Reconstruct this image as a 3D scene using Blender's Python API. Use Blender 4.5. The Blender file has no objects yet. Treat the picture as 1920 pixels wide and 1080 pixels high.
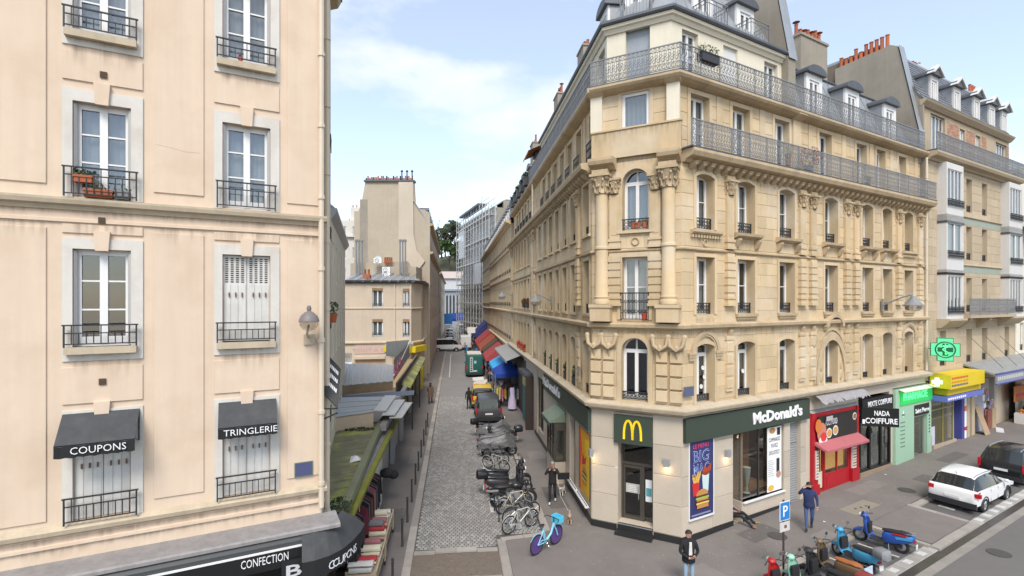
import bpy, math, random
from mathutils import Vector, Matrix
RN = random.Random(11)
sc = bpy.context.scene
col = sc.collection
# -- camera
cam = bpy.data.cameras.new('camera')
cam.sensor_width = 36.0; cam.lens = 18.0; cam.shift_y = 26/1920
cam.clip_start = .1; cam.clip_end = 3000
camo = bpy.data.objects.new('camera', cam); col.objects.link(camo)
camo.location = (0, 0, 8.5); camo.rotation_euler = (math.pi/2, 0, 0)
sc.camera = camo
# -- sky, sun, exposure
SUN_EL, SUN_AZ = math.radians(50), math.radians(181)      # azimuth the light comes from, clockwise from +Y
world = bpy.data.worlds.new('World'); sc.world = world; world.use_nodes = True
wn, wl = world.node_tree.nodes, world.node_tree.links
wn.clear()
def W(t, **k):
 n = wn.new(t)
 for a, b in k.items(): setattr(n, a, b)
 return n
wout = W('ShaderNodeOutputWorld'); bg = W('ShaderNodeBackground'); bg.inputs['Strength'].default_value = .15
sky = W('ShaderNodeTexSky', sky_type='NISHITA', sun_disc=False)
sky.sun_elevation = SUN_EL; sky.sun_rotation = SUN_AZ; sky.altitude = 60; sky.air_density = 1.0; sky.dust_density = .6; sky.ozone_density = 1.3
tc = W('ShaderNodeTexCoord')
def cloud(scale, off, lo, hi, zs=2.2, det=7, rough=.55):
 mp = W('ShaderNodeMapping'); mp.inputs['Scale'].default_value = (1, 1, zs); mp.inputs['Location'].default_value = off
 nz = W('ShaderNodeTexNoise'); nz.inputs['Scale'].default_value = scale; nz.inputs['Detail'].default_value = det; nz.inputs['Roughness'].default_value = rough
 mr = W('ShaderNodeMapRange', interpolation_type='SMOOTHSTEP'); mr.inputs['From Min'].default_value = lo; mr.inputs['From Max'].default_value = hi
 wl.new(tc.outputs['Generated'], mp.inputs['Vector']); wl.new(mp.outputs[0], nz.inputs['Vector']); wl.new(nz.outputs['Fac'], mr.inputs['Value'])
 return mr.outputs[0]
c1 = cloud(2.4, (.35, 1.7, .2), .36, .70)
c2 = cloud(6.0, (4.1, .2, 1.3), .42, .8)
sep = W('ShaderNodeSeparateXYZ'); wl.new(tc.outputs['Generated'], sep.inputs[0])
hz = W('ShaderNodeMapRange', interpolation_type='SMOOTHSTEP'); hz.inputs['From Min'].default_value = .48; hz.inputs['From Max'].default_value = -.02
wl.new(sep.outputs['Z'], hz.inputs['Value'])
def M_(op, a, b, clamp=False):
 n = W('ShaderNodeMath', operation=op, use_clamp=clamp)
 for i, v in enumerate((a, b)):
  if isinstance(v, (int, float)): n.inputs[i].default_value = v
  else: wl.new(v, n.inputs[i])
 return n.outputs[0]
fac = M_('MAXIMUM', M_('MULTIPLY', c1, .78), M_('MULTIPLY', hz.outputs[0], .5))
fac = M_('ADD', fac, M_('MULTIPLY', c2, .22), True)
fac = M_('MAXIMUM', fac, .30)
mixw = W('ShaderNodeMix', data_type='RGBA')
wl.new(fac, mixw.inputs['Factor'])
gain = W('ShaderNodeMix', data_type='RGBA', blend_type='MULTIPLY'); gain.inputs['Factor'].default_value = 1
wl.new(sky.outputs[0], gain.inputs['A']); gain.inputs['B'].default_value = (1.15, 1.12, 1.08, 1)
wl.new(gain.outputs['Result'], mixw.inputs['A']); mixw.inputs['B'].default_value = (4.3, 4.35, 4.45, 1)
wl.new(mixw.outputs['Result'], bg.inputs['Color']); wl.new(bg.outputs[0], wout.inputs[0])
sl = bpy.data.lights.new('sun', 'SUN'); sl.energy = 2.0; sl.angle = math.radians(24); sl.color = (1, .94, .85)
so = bpy.data.objects.new('sun', sl); col.objects.link(so)
_d = Vector((math.sin(SUN_AZ)*math.cos(SUN_EL), math.cos(SUN_AZ)*math.cos(SUN_EL), math.sin(SUN_EL)))
so.rotation_euler = _d.to_track_quat('Z', 'Y').to_euler(); so.location = (0, -20, 60)
vs = sc.view_settings
vs.view_transform = 'Standard'; vs.look = 'None'; vs.gamma = 1; vs.exposure = 0.85; vs.use_curve_mapping = False
sc.render.engine = 'CYCLES'
sc.cycles.use_denoising = True
sc.cycles.max_bounces = 6; sc.cycles.diffuse_bounces = 3; sc.cycles.glossy_bounces = 3; sc.cycles.transparent_max_bounces = 12; sc.cycles.transmission_bounces = 4
sc.cycles.caustics_reflective = False; sc.cycles.caustics_refractive = False
# -- site geometry
FPX, CX, CY, H = 960., 960., 566., 8.5
def nrm(x, y):
 l = math.hypot(x, y); return x/l, y/l
SD = nrm(-108, 960); ND = (SD[1], -SD[0])        # along the side street / across it to the right
RD = nrm(1630, 960)                               # along the cross street facades
def grade(X, Y): return .0245*max(0., ND[0]*X + ND[1]*Y - 8)
def NS(n, s): return n*ND[0] + s*SD[0], n*ND[1] + s*SD[1]
def gnd(px, py, h=0):
 Y = FPX*H/(py-CY)
 for _ in range(25):
  X = (px-CX)/FPX*Y; Y = FPX*(H-h-grade(X, Y))/(py-CY)
 X = (px-CX)/FPX*Y
 return X, Y, grade(X, Y)
def ns_of(px, py, h=0):
 X, Y, z = gnd(px, py, h); return ND[0]*X+ND[1]*Y, SD[0]*X+SD[1]*Y
class Fac:
 """a vertical facade plane: local x to the right as seen from the street, local y into the building, z up"""
 def __init__(s, P, d):
  s.P = P; s.d = nrm(*d); s.o = (s.d[1], -s.d[0]); s.a = math.atan2(s.d[1], s.d[0])
 def uz(s, px, py, d=0):
  ox, oy = s.P[0]+s.o[0]*d, s.P[1]+s.o[1]*d
  rx = (px-CX)/FPX
  Y = (s.o[0]*ox+s.o[1]*oy)/(s.o[0]*rx+s.o[1]); X = rx*Y
  return (X-ox)*s.d[0]+(Y-oy)*s.d[1], H-(py-CY)/FPX*Y
 def u(s, px, d=0): return s.uz(px, 500, d)[0]
 def w(s, u, d=0, z=0):
  return Vector((s.P[0]+s.d[0]*u+s.o[0]*d, s.P[1]+s.d[1]*u+s.o[1]*d, z))
 def put(s, o, u, d=0, z=0, rot=0):
  p = o.parent.location if o.parent else Vector((0, 0, 0))
  o.location = s.w(u, d, z) - p; o.rotation_euler = (0, 0, s.a+rot); return o
def at(px, Y): return ((px-CX)/FPX*Y, Y)
PA, PB, PC = at(1110, 19.25), at(1278, 17.7), at(603, 11.57)
FR = Fac(PB, RD); FC = Fac(PA, (PB[0]-PA[0], PB[1]-PA[1])); FS = Fac(PA, (-SD[0], -SD[1])); FL = Fac(PC, (1790, 960))
CW = math.dist(PA, PB)
# -- materials
_m = {}
def mat(name, c=None, rough=.8, var=.12, scale=1.2, bump=0., bscale=30., metal=0., spec=.4, streak=0., rnd=0., stain=None, stain_amt=0., stain_scale=.6, emit=0., alpha=None):
 if name in _m: return _m[name]
 m = bpy.data.materials.new(name); m.use_nodes = True; _m[name] = m
 n, l = m.node_tree.nodes, m.node_tree.links
 b = n['Principled BSDF']
 b.inputs['Roughness'].default_value = rough; b.inputs['Metallic'].default_value = metal; b.inputs['Specular IOR Level'].default_value = spec
 geo = n.new('ShaderNodeNewGeometry')
 def noise(sc_, det, vec=(1, 1, 1)):
  mp = n.new('ShaderNodeMapping'); mp.inputs['Scale'].default_value = vec; l.new(geo.outputs['Position'], mp.inputs['Vector'])
  t = n.new('ShaderNodeTexNoise'); t.inputs['Scale'].default_value = sc_; t.inputs['Detail'].default_value = det; t.inputs['Roughness'].default_value = .6
  l.new(mp.outputs[0], t.inputs['Vector']); return t.outputs['Fac']
 def ma(op, a, b_, clamp=False):
  q = n.new('ShaderNodeMath'); q.operation = op; q.use_clamp = clamp
  for i, v in enumerate((a, b_)):
   if isinstance(v, (int, float)): q.inputs[i].default_value = v
   else: l.new(v, q.inputs[i])
  return q.outputs[0]
 v = ma('MULTIPLY', ma('SUBTRACT', noise(scale, 6), .5), var*3.2)
 v = ma('ADD', v, ma('MULTIPLY', ma('SUBTRACT', noise(scale*9, 4), .5), var*1.6))
 if streak: v = ma('ADD', v, ma('MULTIPLY', ma('SUBTRACT', noise(3.2, 5, (2, 2, .12)), .5), streak*3))
 if rnd:
  oi = n.new('ShaderNodeObjectInfo'); at_ = n.new('ShaderNodeAttribute'); at_.attribute_name = 'tone'
  v = ma('ADD', v, ma('MULTIPLY', ma('SUBTRACT', ma('FRACT', ma('ADD', oi.outputs['Random'], at_.outputs['Fac']), 0), .5), rnd*2))
 v = ma('ADD', v, 1.0)
 hs = n.new('ShaderNodeHueSaturation'); hs.inputs['Color'].default_value = (*c, 1); l.new(v, hs.inputs['Value'])
 out = hs.outputs['Color']
 if stain:
  f = ma('MULTIPLY', ma('SUBTRACT', noise(stain_scale, 7), .48), 5, True)
  f = ma('MULTIPLY', f, stain_amt)
  mx = n.new('ShaderNodeMix'); mx.data_type = 'RGBA'; l.new(f, mx.inputs['Factor']); l.new(out, mx.inputs['A']); mx.inputs['B'].default_value = (*stain, 1); out = mx.outputs['Result']
 l.new(out, b.inputs['Base Color'])
 if bump:
  bp = n.new('ShaderNodeBump'); bp.inputs['Strength'].default_value = bump; bp.inputs['Distance'].default_value = .02
  l.new(noise(bscale, 5), bp.inputs['Height']); l.new(bp.outputs[0], b.inputs['Normal'])
 if emit:
  b.inputs['Emission Strength'].default_value = emit; l.new(out, b.inputs['Emission Color'])
 return m
def glassmat(name, tint, refl, rough=.02):
 if name in _m: return _m[name]
 m = bpy.data.materials.new(name); m.use_nodes = True; _m[name] = m
 n, l = m.node_tree.nodes, m.node_tree.links
 n.remove(n['Principled BSDF']); o = n['Material Output']
 tr = n.new('ShaderNodeBsdfTransparent'); tr.inputs[0].default_value = (*tint, 1)
 gl = n.new('ShaderNodeBsdfGlossy'); gl.inputs['Roughness'].default_value = rough; gl.inputs['Color'].default_value = (.95, .95, .95, 1)
 fr = n.new('ShaderNodeLayerWeight'); pw = n.new('ShaderNodeMath'); pw.operation = 'POWER'; pw.inputs[1].default_value = 4.5; l.new(fr.outputs['Facing'], pw.inputs[0])
 ad = n.new('ShaderNodeMath'); ad.operation = 'MULTIPLY_ADD'; ad.use_clamp = True; ad.inputs[1].default_value = .6; ad.inputs[2].default_value = refl; l.new(pw.outputs[0], ad.inputs[0])
 mx = n.new('ShaderNodeMixShader'); l.new(ad.outputs[0], mx.inputs[0]); l.new(tr.outputs[0], mx.inputs[1]); l.new(gl.outputs[0], mx.inputs[2]); l.new(mx.outputs[0], o.inputs['Surface'])
 return m
STONE = mat('limestone', (.55, .42, .257), .88, .10, .5, .15, 60, streak=.09, rnd=.11, stain=(.66, .58, .46), stain_amt=.55, stain_scale=.45)
STONE_D = mat('limestone_moulding', (.48, .37, .235), .88, .13, .8, .2, 50, streak=.12, rnd=.04, stain=(.25, .19, .12), stain_amt=.45, stain_scale=1.1)
CREAM = mat('cream_render', (.70, .64, .51), .85, .05, .6, .05, 80, streak=.05)
SLABS = mat('beige_cladding', (.49, .42, .335), .6, .08, 1.5, .05, 40, rnd=.09)
STUCCO = mat('stucco', (.66, .525, .40), .9, .045, .5, .12, 160, streak=.06, stain=(.57, .43, .31), stain_amt=.5, stain_scale=1.1)
STUCCO_W = mat('white_stucco', (.62, .585, .53), .85, .06, 1.5, .08, 90, streak=.06, stain=(.40, .34, .27), stain_amt=.35, stain_scale=1.3)
LEDGE = mat('weathered_ledge', (.48, .40, .29), .9, .12, 2.5, .2, 40, streak=.12, stain=(.30, .25, .18), stain_amt=.35, stain_scale=1.6)
WHITE = mat('white_paint', (.74, .73, .71), .45, .04, 2)
GREYW = mat('grey_paint', (.42, .41, .40), .55, .05, 2)
IRON = mat('black_iron', (.03, .03, .033), .5, .15, 6)
GALV = mat('grey_iron', (.22, .225, .23), .5, .15, 5)
ZINC = mat('zinc', (.33, .345, .36), .42, .14, 1.2, .05, 8, metal=.35, streak=.08, rnd=.06)
ZINC_D = mat('dark_zinc', (.10, .105, .115), .5, .14, 1.5, metal=.3)
SLATE = mat('slate', (.145, .155, .175), .6, .14, 2, .1, 20, rnd=.14)
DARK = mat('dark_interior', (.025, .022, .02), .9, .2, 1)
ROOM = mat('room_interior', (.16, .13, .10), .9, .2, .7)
CURT = mat('curtain', (.68, .67, .64), .9, .08, 1.5, rnd=.12)
TERRA = mat('terracotta', (.36, .105, .045), .8, .15, 4, rnd=.15)
REND = mat('grey_render', (.30, .265, .215), .92, .12, .35, .1, 30, streak=.10, stain=(.19, .165, .13), stain_amt=.45, stain_scale=.3)
ASPH = mat('asphalt', (.14, .13, .124), .9, .10, .35, .3, 220, stain=(.145, .135, .125), stain_amt=.6, stain_scale=.5)
ASPH2 = mat('pavement_asphalt', (.175, .155, .14), .9, .13, .4, .25, 260, stain=(.21, .19, .175), stain_amt=.6, stain_scale=.6)
GRANITE = mat('granite', (.33, .30, .265), .8, .12, 2.5, .2, 90, rnd=.16)
SETT = mat('granite_sett', (.27, .258, .243), .7, .12, .5, .2, 90, rnd=.24, stain=(.20, .188, .175), stain_amt=.6, stain_scale=.35)
JOINT = mat('joint_sand', (.10, .095, .088), .95, .2, 3)
PANE = glassmat('window_glass', (.70, .73, .75), .10)
PANE_D = glassmat('shop_glass', (.72, .74, .74), .07)
RUB = mat('rubber', (.018, .018, .019), .75, .1, 5)
CHROME = mat('chrome', (.6, .6, .6), .18, .03, 5, metal=1)
def paint(name, c, rough=.28, rnd=0): return mat('paint_'+name, c, rough, .03, 2, spec=.5, rnd=rnd)
def cloth(name, c): return mat('cloth_'+name, c, .92, .12, 4, .15, 60)
# -- mesh building
class MB:
 def __init__(s): s.v = []; s.f = []; s.mi = []; s.m = None; s.tone = None; s.cur = 0
 def add(s, vs, fs):
  o = len(s.v)
  if s.m is not None: vs = [tuple(s.m @ Vector(p)) for p in vs]
  s.v += vs; s.f += [tuple(i+o for i in f) for f in fs]; s.mi += [s.cur]*len(fs)
  return s
 def box(s, x0, x1, y0, y1, z0, z1):
  return s.add([(x0, y0, z0), (x1, y0, z0), (x1, y1, z0), (x0, y1, z0), (x0, y0, z1), (x1, y0, z1), (x1, y1, z1), (x0, y1, z1)],
                     [(0, 3, 2, 1), (4, 5, 6, 7), (0, 1, 5, 4), (1, 2, 6, 5), (2, 3, 7, 6), (3, 0, 4, 7)])
 def slab5(s, x0, x1, y0, y1, z0, z1, c=.012):           # a stone face with a chamfered front edge, open at the back
  a = [(x0, y1, z0), (x1, y1, z0), (x1, y1, z1), (x0, y1, z1), (x0+c, y0, z0+c), (x1-c, y0, z0+c), (x1-c, y0, z1-c), (x0+c, y0, z1-c)]
  return s.add(a, [(4, 5, 6, 7), (0, 1, 5, 4), (1, 2, 6, 5), (2, 3, 7, 6), (3, 0, 4, 7)])
 def quad(s, *p): return s.add(list(p), [tuple(range(len(p)))])
 def prism(s, pts, y0, y1):                              # outline in x,z extruded along y
  k = len(pts)
  return s.add([(x, y0, z) for x, z in pts]+[(x, y1, z) for x, z in pts],
                     [tuple(range(k)), tuple(range(2*k-1, k-1, -1))]+[(i, i+k, (i+1) % k+k, (i+1) % k) for i in range(k)])
 def extr(s, prof, x0, x1, m0=0, m1=0):                  # profile (y,z) along x; m0/m1: mitre, x shift per unit of outward y
  k = len(prof)
  return s.add([(x0+m0*y, y, z) for y, z in prof]+[(x1+m1*y, y, z) for y, z in prof],
                     [tuple(range(k-1, -1, -1)), tuple(range(k, 2*k))]+[(i, (i+1) % k, (i+1) % k+k, i+k) for i in range(k)])
 def vprism(s, pts, z0, z1):                             # outline in x,y extruded up
  k = len(pts)
  return s.add([(x, y, z0) for x, y in pts]+[(x, y, z1) for x, y in pts],
                     [tuple(range(k-1, -1, -1)), tuple(range(k, 2*k))]+[(i, (i+1) % k, (i+1) % k+k, i+k) for i in range(k)])
 def tube(s, pts, r, n=6, r1=None, closed=False, cap=True):
  pts = [Vector(p) for p in pts]; k = len(pts); rings = []
  for i, p in enumerate(pts):
   if closed: t = pts[(i+1) % k]-pts[i-1]
   else: t = pts[min(i+1, k-1)]-pts[max(i-1, 0)]
   t.normalize()
   a = t.orthogonal().normalized() if i == 0 else (rings[-1][1]-t*rings[-1][1].dot(t)).normalized()
   rings.append((p, a, t.cross(a)))
  vs = []
  for i, (p, a, b) in enumerate(rings):
   rr = r if r1 is None else r+(r1-r)*i/max(1, k-1)
   vs += [tuple(p+(a*math.cos(2*math.pi*j/n)+b*math.sin(2*math.pi*j/n))*rr) for j in range(n)]
  fs = []
  for i in range(k if closed else k-1):
   i2 = (i+1) % k
   fs += [(i*n+j, i*n+(j+1) % n, i2*n+(j+1) % n, i2*n+j) for j in range(n)]
  if cap and not closed: fs += [tuple(range(n-1, -1, -1)), tuple((k-1)*n+j for j in range(n))]
  return s.add(vs, fs)
 def lathe(s, prof, n=12, c=(0, 0, 0), axis='z', a0=0, a1=2*math.pi):
  full = abs(a1-a0-2*math.pi) < 1e-6; k = n if full else n+1; vs = []
  for r, h in prof:
   for j in range(k):
    t = a0+(a1-a0)*j/n; x, y = r*math.cos(t), r*math.sin(t)
    vs.append({'z': (c[0]+x, c[1]+y, c[2]+h), 'y': (c[0]+x, c[1]+h, c[2]+y), 'x': (c[0]+h, c[1]+x, c[2]+y)}[axis])
  fs = []
  for i in range(len(prof)-1):
   for j in range(n):
    j2 = (j+1) % k; fs.append((i*k+j, i*k+j2, (i+1)*k+j2, (i+1)*k+j))
  return s.add(vs, fs)
 def ell(s, c, r, n=10, m=7):
  return s.lathe_ell(c, r, n, m)
 def lathe_ell(s, c, r, n, m):
  vs = []
  for i in range(m+1):
   p = math.pi*i/m
   for j in range(n):
    t = 2*math.pi*j/n; vs.append((c[0]+r[0]*math.sin(p)*math.cos(t), c[1]+r[1]*math.sin(p)*math.sin(t), c[2]-r[2]*math.cos(p)))
  return s.add(vs, [(i*n+j, i*n+(j+1) % n, (i+1)*n+(j+1) % n, (i+1)*n+j) for i in range(m) for j in range(n)])
 def ring(s, c, R, r, n=12, k=5, axis='y', a0=0, a1=2*math.pi):
  full = abs(a1-a0-2*math.pi) < 1e-6
  pts = []
  for j in range(n if full else n+1):
   t = a0+(a1-a0)*j/n; x, z = R*math.cos(t), R*math.sin(t)
   pts.append({'y': (c[0]+x, c[1], c[2]+z), 'x': (c[0], c[1]+x, c[2]+z), 'z': (c[0]+x, c[1]+z, c[2])}[axis])
  return s.tube(pts, r, k, closed=full)
 def mesh(s, name, mats, smooth=None):
  me = bpy.data.meshes.new(name); me.from_pydata(s.v, [], s.f)
  for m in (mats if isinstance(mats, (list, tuple)) else [mats]): me.materials.append(m)
  if any(s.mi): me.polygons.foreach_set('material_index', s.mi)
  if s.tone is not None:
   a = me.attributes.new('tone', 'FLOAT', 'FACE'); a.data.foreach_set('value', s.tone)
  if smooth:
   me.polygons.foreach_set('use_smooth', [True]*len(me.polygons)); me.set_sharp_from_angle(angle=math.radians(smooth))
  me.update(); return me
 def obj(s, name, mats, parent=None, smooth=None, loc=None):
  return link(name, s.mesh(name, mats, smooth), parent, loc)
def link(name, me, parent=None, loc=None):
 o = bpy.data.objects.new(name, me); col.objects.link(o)
 if parent: o.parent = parent
 if loc is not None: o.location = loc
 return o
def tag(o, label=None, cat=None, group=None, kind=None):
 for k, v in (('label', label), ('category', cat), ('group', group), ('kind', kind)):
  if v: o[k] = v
 return o
def thing(name, label, cat, loc=(0, 0, 0), rz=0, group=None):
 o = bpy.data.objects.new(name, None); col.objects.link(o); o.empty_display_size = .2
 o.location = loc; o.rotation_euler = (0, 0, rz); return tag(o, label, cat, group)
_kids = {}
def copy_tree(o, parent=None):
 kids = {}
 for q in bpy.data.objects:
  if q.parent: kids.setdefault(q.parent.name, []).append(q)
 def rec(a, p):
  c = a.copy(); col.objects.link(c); c.parent = p
  for ch in kids.get(a.name, []): rec(ch, c)
  return c
 return rec(o, parent)
def ord_(i): return ['first', 'second', 'third', 'fourth', 'fifth', 'sixth', 'seventh', 'eighth', 'ninth', 'tenth', 'eleventh', 'twelfth', 'thirteenth', 'fourteenth', 'fifteenth', 'sixteenth'][i]
# -- lettering
_tx = {}
def text_mesh(s, h, bold=0., depth=.012, width=None, shear=0.):
 """flat raised lettering in local x,z facing -y, cap height h, centred on x, base line at z=0"""
 key = (s, h, bold, depth, width, shear)
 if key in _tx: return _tx[key]
 cu = bpy.data.curves.new('lettering', 'FONT'); cu.body = s; cu.align_x = 'CENTER'; cu.size = 1; cu.offset = bold; cu.extrude = .02; cu.resolution_u = 2; cu.shear = shear
 ob = bpy.data.objects.new('lettering', cu); col.objects.link(ob)
 dg = bpy.context.evaluated_depsgraph_get(); me = bpy.data.meshes.new_from_object(ob.evaluated_get(dg))
 bpy.data.objects.remove(ob); bpy.data.curves.remove(cu)
 k = h/.69
 xs = [v.co.x for v in me.vertices]; w0 = max(xs)-min(xs) if xs else 1
 kx = width/w0 if width else k
 for v in me.vertices:
  x, y, z = v.co; v.co = (x*kx, -z/.02*depth/2, y*k)
 _tx[key] = me; return me
def lettering(s, h, m, parent, fac=None, u=0, d=0, z=0, name='lettering', **k):
 me = text_mesh(s, h, **k)
 if me.materials and me.materials[0] != m: me = me.copy(); me.materials.clear()
 if not me.materials: me.materials.append(m)
 o = link(name, me, parent)
 if fac: fac.put(o, u, d, z)
 else: o.location = (u, d, z)
 return o
# -- facade pieces
def op(u0, u1, z0, z1, arch=0., **k): return dict(u0=u0, u1=u1, z0=z0, z1=z1, arch=arch, **k)
def arch_pts(o, n=8):
 """points along an opening's head from left springing to right springing"""
 u0, u1, z1, a = o['u0'], o['u1'], o['z1'], o['arch']
 c = (u0+u1)/2; hw = (u1-u0)/2
 if a >= hw-.01: return [(c-hw*math.cos(math.pi*i/n), z1-a+a*math.sin(math.pi*i/n)) for i in range(n+1)]
 r = (hw*hw+a*a)/(2*a); t = math.asin(hw/r)
 return [(c+r*math.sin(-t+2*t*i/n), z1-r+r*math.cos(-t+2*t*i/n)) for i in range(n+1)]
def wall_mb(x0, x1, z0, z1, ops, rd=.3, mb=None):
 mb = mb or MB()
 us = sorted({x0, x1} | {v for o in ops for v in (o['u0'], o['u1'])}); zs = sorted({z0, z1} | {v for o in ops for v in (o['z0'], o['z1'])})
 us = [v for v in us if x0 <= v <= x1]; zs = [v for v in zs if z0 <= v <= z1]
 for j in range(len(zs)-1):
  zc = (zs[j]+zs[j+1])/2; run = None
  for i in range(len(us)-1):
   uc = (us[i]+us[i+1])/2
   hole = any(o['u0'] < uc < o['u1'] and o['z0'] < zc < o['z1'] for o in ops)
   if not hole and run is None: run = us[i]
   if run is not None and (hole or i == len(us)-2):
    e = us[i] if hole else us[i+1]
    mb.quad((run, 0, zs[j]), (e, 0, zs[j]), (e, 0, zs[j+1]), (run, 0, zs[j+1])); run = None
 for o in ops:
  u0, u1, a0, a1, r = o['u0'], o['u1'], o['z0'], o['z1'], o.get('rd', rd)
  sp = a1-o['arch']
  mb.quad((u0, 0, a0), (u0, r, a0), (u0, r, sp), (u0, 0, sp)); mb.quad((u1, r, a0), (u1, 0, a0), (u1, 0, sp), (u1, r, sp))
  mb.quad((u0, r, a0), (u0, 0, a0), (u1, 0, a0), (u1, r, a0))
  if o['arch']:
   p = arch_pts(o)
   for (xa, za), (xb, zb) in zip(p, p[1:]):
    mb.quad((xa, 0, za), (xa, r, za), (xb, r, zb), (xb, 0, zb)); mb.quad((xa, 0, za), (xb, 0, zb), (xb, 0, a1), (xa, 0, a1))
  else: mb.quad((u0, 0, a1), (u0, r, a1), (u1, r, a1), (u1, 0, a1))
 return mb
def wall(fac, parent, x0, x1, z0, z1, ops, m, rd=.3, d=0., name='wall', **k):
 o = wall_mb(x0, x1, z0, z1, ops, rd).obj(name, m, parent); return fac.put(o, 0, d, 0)
_wc = {}
def window_meshes(w, h, kind, arch, nb):
 key = (round(w, 2), round(h, 2), kind, round(arch, 2), nb)
 if key in _wc: return _wc[key]
 f = MB(); g = MB(); t = .05
 head = h-arch
 f.box(0, t, 0, .07, 0, head); f.box(w-t, w, 0, .07, 0, head); f.box(t, w-t, 0, .07, 0, t)
 oo = dict(u0=0, u1=w, z1=h, arch=arch)
 if arch:
  p = arch_pts(oo, 10); oi = dict(u0=t, u1=w-t, z1=h-t, arch=max(.02, arch-t*.6)); q = arch_pts(oi, 10)
  q[0] = (t, head); q[-1] = (w-t, head)
  for i in range(10): f.prism([p[i], q[i], q[i+1], p[i+1]], 0, .07)
  g.prism([(t, t)]+[(w-t, t)]+list(reversed(q)), .03, .036)
 else:
  f.box(t, w-t, 0, .07, h-t, h); g.box(t, w-t, .03, .036, t, h-t)
 if kind in ('fr2', 'tr2', 'arch2'):
  top = h-t
  if kind != 'fr2':
   tz = head-.02 if arch > .2 else h*.8
   f.box(t, w-t, -.012, .06, tz, tz+.075); top = tz
   f.box(w/2-.03, w/2+.03, .004, .06, tz+.075, h-t-.005)
  f.box(w/2-.062, w/2+.062, -.02, .062, t, top)
  for sx in (t, w-t-.055): f.box(sx, sx+.055, -.01, .058, t, top)
  for (a, b) in ((t+.055, w/2-.062), (w/2+.062, w-t-.055)):
   f.box(a, b, -.008, .056, t, t+.13); f.box(a, b, -.008, .056, top-.06, top)
   for i in range(nb):
    z = t+.1+(top-t-.1)*(i+1)/(nb+1); f.box(a, b, -.004, .05, z-.015, z+.015)
 elif kind == 'single':
  for (a, b, c, d) in ((t, t+.06, t, h-t), (w-t-.06, w-t, t, h-t)): f.box(a, b, -.01, .058, c, d)
  f.box(t+.06, w-t-.06, -.01, .058, t, t+.06); f.box(t+.06, w-t-.06, -.01, .058, h-t-.06, h-t)
 elif kind == 'tri':
  for i in range(1, 4): f.box(w*i/4-.03, w*i/4+.03, -.01, .058, t, h-t)
 fm, gm = f.mesh('window', WHITE), g.mesh('pane', PANE)
 c = MB(); n = 14
 xs = [t+(w-2*t)*i/n for i in range(n+1)]
 for i in range(n):
  ya, yb = .12+.02*math.sin(i*2.4), .12+.02*math.sin((i+1)*2.4)
  c.quad((xs[i], ya, t), (xs[i+1], yb, t), (xs[i+1], yb, head-.03), (xs[i], ya, head-.03))
 cm = c.mesh('curtain', CURT, 60)
 _wc[key] = (fm, gm, cm); return _wc[key]
BLINDS = [mat('blind_cream', (.55, .50, .42), .8), mat('blind_grey', (.30, .31, .32), .8), mat('blind_ochre', (.42, .32, .18), .8)]
def window(fac, parent, o, kind='fr2', nb=0, rd=.3, d=0., curtain=None, frame=None, name='window'):
 """a window set back in its opening: frame part with pane and curtain sub-parts"""
 w, h = o['u1']-o['u0'], o['z1']-o['z0']; r = o.get('rd', rd)
 fm, gm, cm = window_meshes(w, h, kind, o['arch'], nb)
 if frame: fm = fm.copy(); fm.materials.clear(); fm.materials.append(frame)
 f = link(name, fm, parent); fac.put(f, o['u0'], d-r+.075, o['z0'])
 link('pane', gm, f)
 if curtain is None: curtain = RN.random() < .62
 if curtain: link('curtain', cm, f)
 elif RN.random() < .5:
  k = RN.choice((.25, .4, .55)); MB().box(.06, w-.06, .13, .15, (h-o['arch'])*(1-k), h-o['arch']-.05).obj('blind', BLINDS[RN.randrange(3)], f)
 return f
def orn_panel(w, h, seed=0):
 """one bay of a scrolled cast-iron balustrade, origin bottom left, rails included"""
 key = ('orn', round(w, 2), round(h, 2))
 if key in _wc: return _wc[key]
 b = MB()
 b.box(0, w, -.022, .022, h-.035, h); b.box(0, w, -.012, .012, .06, .085); b.box(0, w, -.01, .01, h-.2, h-.185); b.box(0, w, -.01, .01, .27, .285)
 b.box(0, .03, -.016, .016, 0, h)
 n = max(2, round(w/.16)); s = w/n
 for i in range(n):
  x = (i+.5)*s
  b.box(x-.007, x+.007, -.007, .007, .08, h-.03)
  b.ring((x, 0, h-.118), .058, .011, 8, 4); b.ring((x, 0, .175), .075, .012, 8, 4)
  b.ring((x-s*.25, 0, .42), .06, .011, 7, 4); b.ring((x+s*.25, 0, .57), .055, .011, 7, 4)
  b.tube([(x-s*.5, 0, .29), (x-s*.28, 0, .36), (x+s*.3, 0, .52), (x+s*.5, 0, h-.21)], .009, 4)
  b.ell((x, 0, .50), (.022, .016, .05), 5, 4)
 _wc[key] = b.mesh('railing_panel', GALV); return _wc[key]
def bar_panel(w, h, ni=8, m=None, feet=True):
 key = ('bar', round(w, 2), round(h, 2), ni)
 if key in _wc: return _wc[key]
 b = MB()
 b.box(-.03, w+.03, -.02, .015, h-.025, h); b.box(0, w, -.012, .012, h-.17, h-.15); b.box(0, w, -.012, .012, .05, .07)
 for x in (0, w): b.box(x-.013, x+.013, -.013, .013, 0, h-.02)
 for i in range(1, ni):
  x = w*i/ni; top = h-.02 if i in (1, ni-1, ni//2) else h-.15
  b.box(x-.008, x+.008, -.008, .008, .06, top)
 _wc[key] = b.mesh('railing', m or IRON); return _wc[key]
def small_rail(fac, parent, o, h=.42, kind='orn', d=.05, base=.02):
 w = o['u1']-o['u0']
 me = orn_panel_small(w, h) if kind == 'orn' else bar_panel(w, h)
 f = link('railing', me, parent); return fac.put(f, o['u0'], d, o['z0']+base)
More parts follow.
